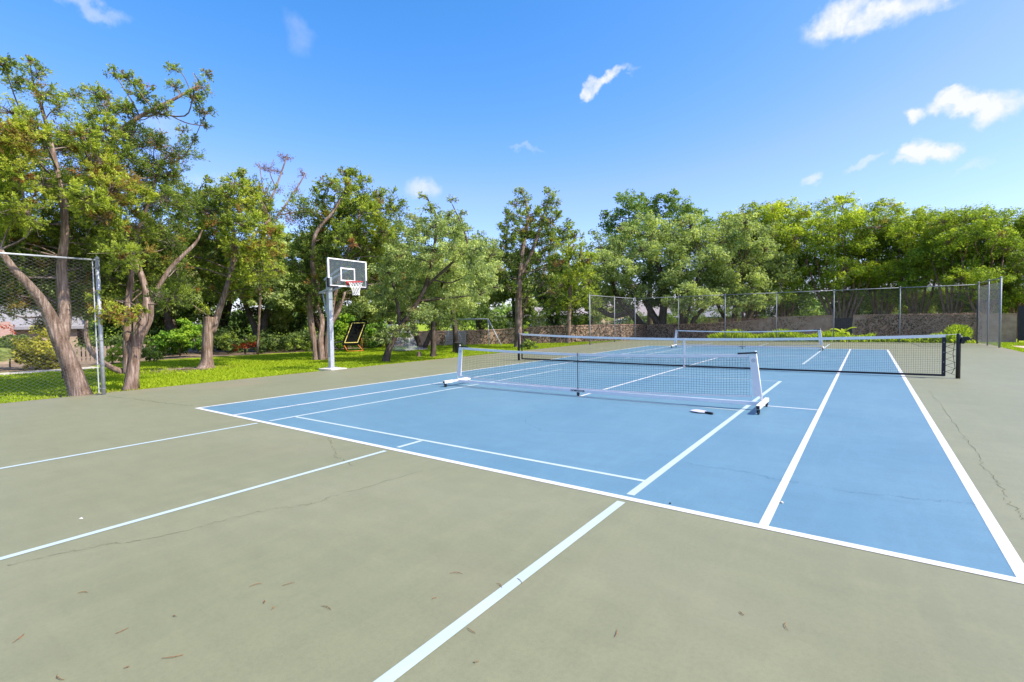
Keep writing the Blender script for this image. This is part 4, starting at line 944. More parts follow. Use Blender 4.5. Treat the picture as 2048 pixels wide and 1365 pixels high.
# ------------------------------------------------------------------ houses and car beyond
def gable_house(name, label, x0, x1, y0, y1, hw, hr, wallm, roofm, axis='x', wins=(), over=.35, zb=-.1):
    root = thing(name, label, 'house', ((x0 + x1) / 2, (y0 + y1) / 2, 0))
    m = MB(); m.box(((x0 + x1) / 2, (y0 + y1) / 2, (hw + zb) / 2), (x1 - x0, y1 - y0, hw - zb))
    m.build('wall', wallm, root)
    cx, cy = (x0 + x1) / 2, (y0 + y1) / 2; a0, a1, b0, b1 = x0 - over, x1 + over, y0 - over, y1 + over; th = .14
    m = MB()
    if axis == 'x': v = [(a0, b0, hw - .05), (a1, b0, hw - .05), (a1, cy, hr), (a0, cy, hr), (a0, b1, hw - .05), (a1, b1, hw - .05)]
    else: v = [(a0, b1, hw - .05), (a0, b0, hw - .05), (cx, b0, hr), (cx, b1, hr), (a1, b1, hw - .05), (a1, b0, hw - .05)]
    v = v + [(p[0], p[1], p[2] + th) for p in v]
    m.add(v, [(0, 1, 2, 3)[::-1], (3, 2, 5, 4)[::-1], (6, 7, 8, 9), (9, 8, 11, 10), (0, 1, 7, 6), (4, 10, 11, 5), (1, 2, 8, 7), (2, 5, 11, 8), (0, 6, 9, 3), (3, 9, 10, 4)]); rf = m.build('roof', roofm, root)
    m = MB()
    if axis == 'x': m.add([(x0 + .01, y0 + .01, hw - .01), (x0 + .01, y1 - .01, hw - .01), (x0 + .01, cy, hr - .05), (x1 - .01, y0 + .01, hw - .01), (x1 - .01, y1 - .01, hw - .01), (x1 - .01, cy, hr - .05)], [(0, 1, 2)[::-1], (3, 4, 5)])
    else: m.add([(x0 + .01, y0 + .01, hw - .01), (x1 - .01, y0 + .01, hw - .01), (cx, y0 + .01, hr - .05), (x0 + .01, y1 - .01, hw - .01), (x1 - .01, y1 - .01, hw - .01), (cx, y1 - .01, hr - .05)], [(0, 1, 2), (3, 4, 5)[::-1]])
    m.build('gable', wallm, root)
    for (wx, wz, ww, wh) in wins:
        m = MB(); m.box((wx, y0 - .02, wz), (ww + .14, .08, wh + .14)); fr = m.build('window', MAT['whitewall'], root)
        m = MB(); m.box((wx, y0 - .063, wz), (ww, .02, wh)); m.build('pane', MAT['glass_dark'], fr)
    return root
gable_house('house', 'low house with pale grey roof behind the leaning cedar at left', -29.5, -23.6, -3.4, 3.6, 1.55, 3.3, MAT['housewall'], MAT['roof'], axis='y')
gable_house('house', 'small clay roofed outbuilding at the far left edge behind the flowering shrub', -24.2, -21.4, -3.2, .75, .75, 1.75, MAT['housewall'], MAT['tile'], axis='y', over=.25)
gable_house('house', 'tan house with pale roof glimpsed over the ivy wall', -37, -20.4, 60, 68, 2.2, 4.0, MAT['housewall'], MAT['pinkroof'], wins=((-33, 1.3, 1.2, 1.0), (-29, 1.3, 1.2, 1.0), (-24, 1.3, 1.6, 1.0), (-22, 1.3, 1.0, 1.0)))
gable_house('house', 'pink roofed house seen between the live oak trunks', -17.0, -6.0, 61, 69, 1.9, 3.9, MAT['housewall'], MAT['pinkroof'], wins=((-14, 1.1, 1.2, 1.0), (-9, 1.1, 1.2, 1.0)))
gable_house('house', 'tan house with small dark window right of the slanting oak trunks', -8.6, 2.2, 53, 59, 1.6, 2.9, MAT['housewall'], MAT['roof'], wins=((-5.6, 1.2, .8, .6), (-2.6, 1.2, .8, .6), (0, 1.2, .8, .6)))
def white_house():
    root = thing('white_house', 'white house with columns showing behind the far fence at right', 'house', (15, 55, 0))
    m = MB(); m.box((15.5, 55, 1.9), (13.5, 6, 4.0)); m.build('wall', MAT['whitewall'], root)
    for x in (9.9, 11.2, 12.4, 14.0, 15.2, 16.4, 17.6, 19.2): m = MB(); m.box((x, 51.0, 1.75), (.32, .32, 3.6)); m.build('column', MAT['whitewall'], root)
    m = MB(); m.box((15.5, 51.4, 3.75), (13.5, 1.4, .35)); m.build('porch_roof', MAT['whitewall'], root)
    for x in (10.6, 13.2, 15.8, 18.2):
        m = MB(); m.box((x, 51.98, 1.6), (1.2, .06, 2.4)); fr = m.build('window', MAT['whitewall'], root); m = MB(); m.box((x, 51.935, 1.6), (1.0, .03, 2.2)); m.build('pane', MAT['glass_dark'], fr)
    m = MB(); m.add([(8.3, 51.6, 4.0), (22.7, 51.6, 4.0), (22.7, 55, 5.0), (8.3, 55, 5.0), (8.3, 58.4, 4.0), (22.7, 58.4, 4.0)], [(0, 1, 2, 3), (3, 2, 5, 4), (0, 3, 4), (1, 5, 2), (0, 4, 5, 1)]); m.build('roof', MAT['roof'], root)
white_house()
def car():
    root = thing('parked_car', 'white car parked beyond the ivy wall under the live oaks', 'car', (-15.6, 56.5, 0))
    x, y = -15.6, 56.5
    prof = [(-2.1, .35), (-2.15, .8), (-1.9, .95), (-1.15, 1.02), (-.55, 1.5), (.9, 1.52), (1.6, 1.05), (2.05, .95), (2.15, .6), (2.1, .35)]
    m = MB(); n = len(prof); m.add([(x + a, y + s_ * (.86 if z < 1.1 else .7), z + .05) for s_ in (-1, 1) for a, z in prof], [tuple(range(n)), tuple(range(2 * n - 1, n - 1, -1))] + [(i, n + i, n + (i + 1) % n, (i + 1) % n) for i in range(n)]); m.build('body', MAT['carpaint'], root, bevel=.05)
    m = MB(); m.add([(x - .95, y - .81, 1.12), (x + .2, y - .81, 1.12), (x + .2, y - .77, 1.47), (x - .5, y - .77, 1.47)], [(0, 1, 2, 3)]); m.add([(x + .28, y - .81, 1.12), (x + 1.35, y - .81, 1.12), (x + .9, y - .77, 1.47), (x + .28, y - .77, 1.47)], [(0, 1, 2, 3)]); m.build('side_window', MAT['glass_dark'], root)
    for a in (-1.35, 1.35):
        for s_ in (-1, 1): m = MB(); m.tube([(x + a, y + s_ * .88, .27), (x + a, y + s_ * .68, .27)], .33, 16); wl = m.build('wheel', MAT['black'], root, True); m = MB(); m.tube([(x + a, y + s_ * .885, .27), (x + a, y + s_ * .86, .27)], .2, 12); m.build('rim', MAT['galv'], wl)
car()

# ------------------------------------------------------------------ trees and shrubs
TREES = [  # low rear lobes of the privet row carry shade behind stems as darker tone
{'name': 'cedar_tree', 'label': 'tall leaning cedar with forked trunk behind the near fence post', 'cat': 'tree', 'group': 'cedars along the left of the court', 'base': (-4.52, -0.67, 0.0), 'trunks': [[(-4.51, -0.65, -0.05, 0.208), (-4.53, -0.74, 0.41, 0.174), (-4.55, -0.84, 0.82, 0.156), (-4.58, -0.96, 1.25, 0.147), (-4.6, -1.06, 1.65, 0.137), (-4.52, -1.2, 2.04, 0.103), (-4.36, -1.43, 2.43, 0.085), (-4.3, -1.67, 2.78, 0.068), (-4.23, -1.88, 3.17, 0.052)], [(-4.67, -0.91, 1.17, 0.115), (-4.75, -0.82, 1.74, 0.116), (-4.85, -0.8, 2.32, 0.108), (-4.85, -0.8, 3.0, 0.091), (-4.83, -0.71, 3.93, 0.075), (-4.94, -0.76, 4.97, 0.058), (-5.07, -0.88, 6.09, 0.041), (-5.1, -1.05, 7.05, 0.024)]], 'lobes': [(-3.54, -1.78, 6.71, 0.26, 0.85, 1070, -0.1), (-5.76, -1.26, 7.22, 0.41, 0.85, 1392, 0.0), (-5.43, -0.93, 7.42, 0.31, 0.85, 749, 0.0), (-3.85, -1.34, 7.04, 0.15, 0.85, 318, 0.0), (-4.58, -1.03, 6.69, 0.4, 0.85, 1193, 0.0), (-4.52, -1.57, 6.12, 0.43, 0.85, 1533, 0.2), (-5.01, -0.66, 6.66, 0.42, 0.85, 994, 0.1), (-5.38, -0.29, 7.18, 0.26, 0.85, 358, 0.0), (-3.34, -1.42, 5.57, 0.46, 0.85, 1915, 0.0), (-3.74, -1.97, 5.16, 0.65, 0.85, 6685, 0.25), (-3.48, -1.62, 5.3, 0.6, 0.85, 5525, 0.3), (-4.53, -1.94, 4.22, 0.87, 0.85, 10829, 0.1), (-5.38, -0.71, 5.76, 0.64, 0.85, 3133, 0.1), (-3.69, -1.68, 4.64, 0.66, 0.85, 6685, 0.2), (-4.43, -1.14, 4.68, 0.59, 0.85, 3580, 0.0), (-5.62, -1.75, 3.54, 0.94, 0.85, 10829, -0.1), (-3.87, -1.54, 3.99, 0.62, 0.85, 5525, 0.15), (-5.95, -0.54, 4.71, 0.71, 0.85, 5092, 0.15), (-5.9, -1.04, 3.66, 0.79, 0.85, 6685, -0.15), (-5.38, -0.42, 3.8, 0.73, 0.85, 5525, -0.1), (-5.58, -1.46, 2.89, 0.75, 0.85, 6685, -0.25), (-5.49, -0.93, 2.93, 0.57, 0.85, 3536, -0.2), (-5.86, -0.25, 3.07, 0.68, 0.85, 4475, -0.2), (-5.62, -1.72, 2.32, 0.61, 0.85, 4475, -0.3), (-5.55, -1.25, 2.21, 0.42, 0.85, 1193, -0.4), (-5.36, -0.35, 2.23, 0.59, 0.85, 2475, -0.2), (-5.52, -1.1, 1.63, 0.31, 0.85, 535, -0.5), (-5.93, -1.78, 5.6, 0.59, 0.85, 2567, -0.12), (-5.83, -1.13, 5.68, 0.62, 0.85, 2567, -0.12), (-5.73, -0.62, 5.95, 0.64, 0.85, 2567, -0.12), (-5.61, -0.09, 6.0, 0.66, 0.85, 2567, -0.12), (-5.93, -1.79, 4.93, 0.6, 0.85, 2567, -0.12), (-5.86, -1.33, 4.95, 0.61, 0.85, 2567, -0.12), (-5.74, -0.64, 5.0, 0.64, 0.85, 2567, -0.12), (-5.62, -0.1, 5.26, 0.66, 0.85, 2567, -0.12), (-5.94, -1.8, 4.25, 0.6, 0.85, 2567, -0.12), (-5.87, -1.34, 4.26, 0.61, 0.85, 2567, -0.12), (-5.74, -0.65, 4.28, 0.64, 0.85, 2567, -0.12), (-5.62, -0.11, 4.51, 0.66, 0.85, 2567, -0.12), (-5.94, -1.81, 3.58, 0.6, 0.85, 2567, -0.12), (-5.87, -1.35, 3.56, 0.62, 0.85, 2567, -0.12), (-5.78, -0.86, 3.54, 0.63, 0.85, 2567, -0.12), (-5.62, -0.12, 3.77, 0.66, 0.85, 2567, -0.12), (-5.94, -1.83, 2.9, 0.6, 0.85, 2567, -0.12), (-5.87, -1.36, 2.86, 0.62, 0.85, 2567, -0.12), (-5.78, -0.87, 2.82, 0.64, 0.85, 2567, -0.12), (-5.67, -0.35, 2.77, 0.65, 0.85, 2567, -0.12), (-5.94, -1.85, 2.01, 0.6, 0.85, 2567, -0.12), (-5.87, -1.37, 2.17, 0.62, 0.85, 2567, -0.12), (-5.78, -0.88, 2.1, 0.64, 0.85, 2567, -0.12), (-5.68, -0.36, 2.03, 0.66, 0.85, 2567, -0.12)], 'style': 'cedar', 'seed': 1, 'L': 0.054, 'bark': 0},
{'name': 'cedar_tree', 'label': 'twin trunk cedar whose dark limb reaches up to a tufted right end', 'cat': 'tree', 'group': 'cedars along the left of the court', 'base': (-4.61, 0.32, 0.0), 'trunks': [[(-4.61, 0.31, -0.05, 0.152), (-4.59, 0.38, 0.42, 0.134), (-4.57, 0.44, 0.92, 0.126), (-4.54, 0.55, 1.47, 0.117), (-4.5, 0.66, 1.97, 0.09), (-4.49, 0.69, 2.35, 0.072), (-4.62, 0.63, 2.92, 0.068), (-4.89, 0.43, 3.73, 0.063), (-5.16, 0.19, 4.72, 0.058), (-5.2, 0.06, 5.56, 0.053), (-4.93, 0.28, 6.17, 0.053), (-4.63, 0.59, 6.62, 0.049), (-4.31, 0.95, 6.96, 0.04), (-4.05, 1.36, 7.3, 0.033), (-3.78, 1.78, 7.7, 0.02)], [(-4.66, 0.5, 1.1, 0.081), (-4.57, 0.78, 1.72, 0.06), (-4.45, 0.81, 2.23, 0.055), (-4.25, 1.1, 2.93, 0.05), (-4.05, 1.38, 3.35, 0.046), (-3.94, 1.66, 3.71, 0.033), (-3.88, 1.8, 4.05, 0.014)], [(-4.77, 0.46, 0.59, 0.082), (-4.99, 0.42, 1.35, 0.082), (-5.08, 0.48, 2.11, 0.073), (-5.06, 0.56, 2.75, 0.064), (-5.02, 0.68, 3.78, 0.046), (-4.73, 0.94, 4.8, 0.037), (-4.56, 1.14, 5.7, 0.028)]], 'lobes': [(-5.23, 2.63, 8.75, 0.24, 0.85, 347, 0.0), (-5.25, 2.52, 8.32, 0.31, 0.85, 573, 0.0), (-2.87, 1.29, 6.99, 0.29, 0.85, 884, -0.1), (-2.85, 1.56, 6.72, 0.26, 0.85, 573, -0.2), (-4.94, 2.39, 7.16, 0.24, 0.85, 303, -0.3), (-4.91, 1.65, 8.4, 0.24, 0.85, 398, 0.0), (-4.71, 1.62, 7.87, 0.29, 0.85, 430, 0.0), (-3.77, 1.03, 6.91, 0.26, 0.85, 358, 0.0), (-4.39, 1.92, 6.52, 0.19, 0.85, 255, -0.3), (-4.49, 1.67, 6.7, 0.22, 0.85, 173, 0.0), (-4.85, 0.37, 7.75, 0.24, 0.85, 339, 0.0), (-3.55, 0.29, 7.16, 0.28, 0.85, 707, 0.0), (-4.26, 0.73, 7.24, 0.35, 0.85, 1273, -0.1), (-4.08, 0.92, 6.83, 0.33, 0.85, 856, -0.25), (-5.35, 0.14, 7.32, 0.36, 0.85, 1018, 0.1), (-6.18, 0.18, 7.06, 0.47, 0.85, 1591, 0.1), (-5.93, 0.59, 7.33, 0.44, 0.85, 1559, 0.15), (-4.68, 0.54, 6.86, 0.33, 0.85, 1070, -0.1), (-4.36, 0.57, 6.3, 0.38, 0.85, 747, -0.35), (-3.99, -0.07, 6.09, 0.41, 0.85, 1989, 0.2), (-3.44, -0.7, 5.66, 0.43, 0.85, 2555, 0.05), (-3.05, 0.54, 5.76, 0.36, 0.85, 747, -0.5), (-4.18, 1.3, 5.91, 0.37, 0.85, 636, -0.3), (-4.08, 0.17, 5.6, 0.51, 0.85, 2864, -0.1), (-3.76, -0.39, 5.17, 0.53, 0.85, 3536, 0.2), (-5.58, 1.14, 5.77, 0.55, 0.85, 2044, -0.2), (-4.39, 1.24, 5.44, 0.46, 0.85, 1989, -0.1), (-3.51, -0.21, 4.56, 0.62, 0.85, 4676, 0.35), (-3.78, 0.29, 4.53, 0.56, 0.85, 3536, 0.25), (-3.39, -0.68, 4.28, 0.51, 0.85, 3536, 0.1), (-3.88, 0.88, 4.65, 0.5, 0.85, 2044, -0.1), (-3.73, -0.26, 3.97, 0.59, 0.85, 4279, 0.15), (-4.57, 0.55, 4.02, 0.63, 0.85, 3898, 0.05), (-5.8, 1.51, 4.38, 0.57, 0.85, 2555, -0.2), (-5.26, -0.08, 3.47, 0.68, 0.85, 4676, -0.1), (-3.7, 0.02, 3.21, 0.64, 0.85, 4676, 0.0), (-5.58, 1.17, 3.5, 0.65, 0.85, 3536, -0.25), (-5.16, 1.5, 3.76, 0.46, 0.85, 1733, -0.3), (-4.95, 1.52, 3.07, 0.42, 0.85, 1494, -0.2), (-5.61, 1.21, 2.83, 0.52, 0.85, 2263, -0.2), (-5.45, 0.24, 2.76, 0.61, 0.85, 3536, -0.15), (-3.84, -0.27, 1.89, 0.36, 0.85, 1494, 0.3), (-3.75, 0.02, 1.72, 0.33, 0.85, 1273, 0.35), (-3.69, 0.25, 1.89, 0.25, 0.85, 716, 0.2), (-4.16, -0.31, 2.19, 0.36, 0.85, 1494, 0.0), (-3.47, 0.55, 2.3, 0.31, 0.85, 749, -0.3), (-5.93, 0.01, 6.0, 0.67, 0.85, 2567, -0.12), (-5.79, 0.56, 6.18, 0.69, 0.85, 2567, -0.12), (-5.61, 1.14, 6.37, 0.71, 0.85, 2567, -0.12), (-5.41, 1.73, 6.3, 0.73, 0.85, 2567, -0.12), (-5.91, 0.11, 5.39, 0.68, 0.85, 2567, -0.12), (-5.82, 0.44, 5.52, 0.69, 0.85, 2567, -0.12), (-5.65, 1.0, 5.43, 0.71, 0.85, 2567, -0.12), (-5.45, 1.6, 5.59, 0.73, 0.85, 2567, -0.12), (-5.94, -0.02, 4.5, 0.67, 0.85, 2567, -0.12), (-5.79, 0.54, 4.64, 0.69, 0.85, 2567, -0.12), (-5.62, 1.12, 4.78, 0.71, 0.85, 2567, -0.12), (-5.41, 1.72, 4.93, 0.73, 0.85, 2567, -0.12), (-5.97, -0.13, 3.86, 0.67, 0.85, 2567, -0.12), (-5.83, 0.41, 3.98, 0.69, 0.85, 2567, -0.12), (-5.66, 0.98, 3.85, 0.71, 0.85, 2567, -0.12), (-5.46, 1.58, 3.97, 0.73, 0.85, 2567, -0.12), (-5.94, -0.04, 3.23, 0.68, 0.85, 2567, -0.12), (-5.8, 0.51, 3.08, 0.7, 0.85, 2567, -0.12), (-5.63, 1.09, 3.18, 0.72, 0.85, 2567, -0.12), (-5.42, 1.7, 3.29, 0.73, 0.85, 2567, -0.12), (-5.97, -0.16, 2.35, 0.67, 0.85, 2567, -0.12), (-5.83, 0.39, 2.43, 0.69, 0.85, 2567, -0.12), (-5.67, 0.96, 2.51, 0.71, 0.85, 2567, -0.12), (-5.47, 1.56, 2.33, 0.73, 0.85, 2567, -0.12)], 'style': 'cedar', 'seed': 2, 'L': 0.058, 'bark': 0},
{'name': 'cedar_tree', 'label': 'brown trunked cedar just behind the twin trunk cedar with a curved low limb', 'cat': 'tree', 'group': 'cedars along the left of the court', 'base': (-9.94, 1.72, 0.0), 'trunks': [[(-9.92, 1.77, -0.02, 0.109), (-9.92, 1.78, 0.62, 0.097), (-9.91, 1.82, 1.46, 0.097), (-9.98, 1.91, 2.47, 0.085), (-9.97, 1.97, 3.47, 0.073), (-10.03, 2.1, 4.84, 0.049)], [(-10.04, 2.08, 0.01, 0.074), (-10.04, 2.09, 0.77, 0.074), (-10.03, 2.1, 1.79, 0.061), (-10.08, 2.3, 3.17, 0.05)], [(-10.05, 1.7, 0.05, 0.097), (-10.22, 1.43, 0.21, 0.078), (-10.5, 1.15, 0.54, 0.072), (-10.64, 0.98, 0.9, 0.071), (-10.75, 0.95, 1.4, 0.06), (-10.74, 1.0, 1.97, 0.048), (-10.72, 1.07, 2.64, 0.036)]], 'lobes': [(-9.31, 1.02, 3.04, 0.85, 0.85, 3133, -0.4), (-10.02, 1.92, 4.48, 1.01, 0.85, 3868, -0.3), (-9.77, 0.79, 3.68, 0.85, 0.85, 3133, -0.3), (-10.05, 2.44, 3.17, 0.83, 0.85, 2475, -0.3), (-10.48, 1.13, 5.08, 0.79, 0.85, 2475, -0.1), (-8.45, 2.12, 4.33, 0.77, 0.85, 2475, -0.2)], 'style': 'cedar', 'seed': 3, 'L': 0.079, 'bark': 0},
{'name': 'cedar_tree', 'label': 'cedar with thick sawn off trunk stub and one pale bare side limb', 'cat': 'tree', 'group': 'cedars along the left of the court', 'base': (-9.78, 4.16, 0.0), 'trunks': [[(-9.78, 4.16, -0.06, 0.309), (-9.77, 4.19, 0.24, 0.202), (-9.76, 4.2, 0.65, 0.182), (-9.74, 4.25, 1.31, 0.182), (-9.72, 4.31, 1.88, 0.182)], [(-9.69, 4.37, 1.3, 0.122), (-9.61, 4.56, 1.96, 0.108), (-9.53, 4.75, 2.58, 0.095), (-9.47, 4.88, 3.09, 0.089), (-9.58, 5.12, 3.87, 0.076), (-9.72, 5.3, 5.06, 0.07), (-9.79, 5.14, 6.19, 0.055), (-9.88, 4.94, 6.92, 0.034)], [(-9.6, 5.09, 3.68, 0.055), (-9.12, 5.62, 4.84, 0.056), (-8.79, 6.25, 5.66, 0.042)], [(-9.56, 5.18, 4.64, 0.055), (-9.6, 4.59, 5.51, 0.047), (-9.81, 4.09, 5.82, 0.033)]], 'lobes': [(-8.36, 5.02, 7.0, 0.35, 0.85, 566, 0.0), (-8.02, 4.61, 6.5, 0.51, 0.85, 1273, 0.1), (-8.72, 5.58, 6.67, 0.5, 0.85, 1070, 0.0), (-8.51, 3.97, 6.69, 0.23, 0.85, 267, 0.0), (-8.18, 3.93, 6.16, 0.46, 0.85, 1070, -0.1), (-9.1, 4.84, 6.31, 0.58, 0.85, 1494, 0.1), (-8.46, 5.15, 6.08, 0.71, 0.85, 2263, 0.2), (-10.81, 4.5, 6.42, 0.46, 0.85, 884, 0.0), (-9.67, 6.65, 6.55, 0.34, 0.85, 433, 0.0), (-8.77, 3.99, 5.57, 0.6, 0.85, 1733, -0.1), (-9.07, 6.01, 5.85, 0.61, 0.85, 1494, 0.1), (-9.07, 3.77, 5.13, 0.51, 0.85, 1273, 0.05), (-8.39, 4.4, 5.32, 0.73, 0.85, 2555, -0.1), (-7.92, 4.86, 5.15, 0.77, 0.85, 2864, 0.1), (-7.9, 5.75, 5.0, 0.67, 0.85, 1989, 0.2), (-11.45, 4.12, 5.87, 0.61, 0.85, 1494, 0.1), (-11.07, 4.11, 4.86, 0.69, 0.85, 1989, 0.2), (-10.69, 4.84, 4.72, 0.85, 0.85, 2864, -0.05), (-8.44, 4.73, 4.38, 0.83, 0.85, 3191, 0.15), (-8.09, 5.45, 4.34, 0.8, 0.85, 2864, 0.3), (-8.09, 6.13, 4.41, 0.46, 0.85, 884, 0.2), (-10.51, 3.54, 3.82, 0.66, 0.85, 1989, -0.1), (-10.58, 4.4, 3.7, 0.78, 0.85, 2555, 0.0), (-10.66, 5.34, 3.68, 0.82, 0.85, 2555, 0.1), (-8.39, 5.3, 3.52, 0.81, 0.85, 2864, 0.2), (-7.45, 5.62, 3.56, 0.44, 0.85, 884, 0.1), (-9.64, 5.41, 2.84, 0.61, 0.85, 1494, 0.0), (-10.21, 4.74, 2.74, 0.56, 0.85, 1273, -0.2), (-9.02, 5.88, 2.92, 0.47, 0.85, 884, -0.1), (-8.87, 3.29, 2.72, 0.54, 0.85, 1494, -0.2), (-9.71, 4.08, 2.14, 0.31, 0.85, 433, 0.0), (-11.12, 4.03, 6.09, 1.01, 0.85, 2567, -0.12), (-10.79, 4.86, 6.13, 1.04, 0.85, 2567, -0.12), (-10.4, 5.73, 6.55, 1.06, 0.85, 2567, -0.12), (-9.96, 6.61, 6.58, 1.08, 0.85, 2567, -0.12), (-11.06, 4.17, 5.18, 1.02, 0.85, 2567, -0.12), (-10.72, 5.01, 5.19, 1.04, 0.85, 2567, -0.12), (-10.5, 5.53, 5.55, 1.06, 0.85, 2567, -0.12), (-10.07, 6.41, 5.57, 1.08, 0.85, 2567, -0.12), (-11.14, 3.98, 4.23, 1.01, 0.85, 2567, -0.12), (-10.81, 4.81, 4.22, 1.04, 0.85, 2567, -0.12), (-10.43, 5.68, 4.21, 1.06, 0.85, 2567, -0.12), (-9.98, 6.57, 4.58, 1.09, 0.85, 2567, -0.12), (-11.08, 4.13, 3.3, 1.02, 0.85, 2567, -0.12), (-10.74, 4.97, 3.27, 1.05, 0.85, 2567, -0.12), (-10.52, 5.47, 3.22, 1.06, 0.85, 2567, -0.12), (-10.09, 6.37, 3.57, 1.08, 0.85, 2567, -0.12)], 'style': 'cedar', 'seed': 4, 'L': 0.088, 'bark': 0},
{'name': 'dead_tree', 'label': 'nearly bare tree with forked reddish branches rising above the cedars', 'cat': 'tree', 'group': None, 'base': (-15.66, 9.15, 0.0), 'trunks': [[(-16.6, 9.5, 0.07, 0.059), (-16.06, 9.46, 2.89, 0.067), (-15.53, 9.42, 5.49, 0.066), (-15.39, 9.68, 7.59, 0.061), (-15.18, 10.07, 8.8, 0.049), (-14.97, 10.44, 10.03, 0.038), (-14.88, 10.6, 10.63, 0.023)], [(-15.53, 9.42, 5.49, 0.06), (-15.42, 10.03, 7.0, 0.054), (-15.09, 10.63, 8.11, 0.048), (-14.78, 11.14, 9.1, 0.039), (-14.59, 11.46, 9.8, 0.023)], [(-15.39, 9.68, 7.59, 0.038), (-15.48, 9.51, 8.87, 0.028), (-15.53, 9.4, 10.01, 0.019)], [(-15.28, 10.3, 7.42, 0.038), (-14.91, 10.94, 7.61, 0.031), (-14.65, 11.37, 7.78, 0.02)], [(-15.18, 10.07, 8.8, 0.034), (-15.3, 9.84, 9.56, 0.023), (-15.2, 10.03, 10.28, 0.015)]], 'lobes': [(-15.07, 10.65, 10.5, 0.43, 0.85, 210, 1.0), (-15.81, 9.72, 9.88, 0.42, 0.85, 180, 1.0), (-15.62, 10.24, 9.84, 0.48, 0.85, 227, 1.0), (-15.12, 11.57, 9.79, 0.39, 0.85, 138, 1.0), (-15.02, 11.1, 8.86, 0.49, 0.85, 114, 1.0), (-15.67, 10.56, 8.86, 0.43, 0.85, 60, 1.0), (-13.84, 10.86, 7.44, 0.37, 0.85, 92, 0.8), (-14.82, 10.58, 7.14, 0.8, 0.85, 526, 0.8)], 'style': 'twiggy', 'seed': 5, 'L': 0.075, 'bark': 0},
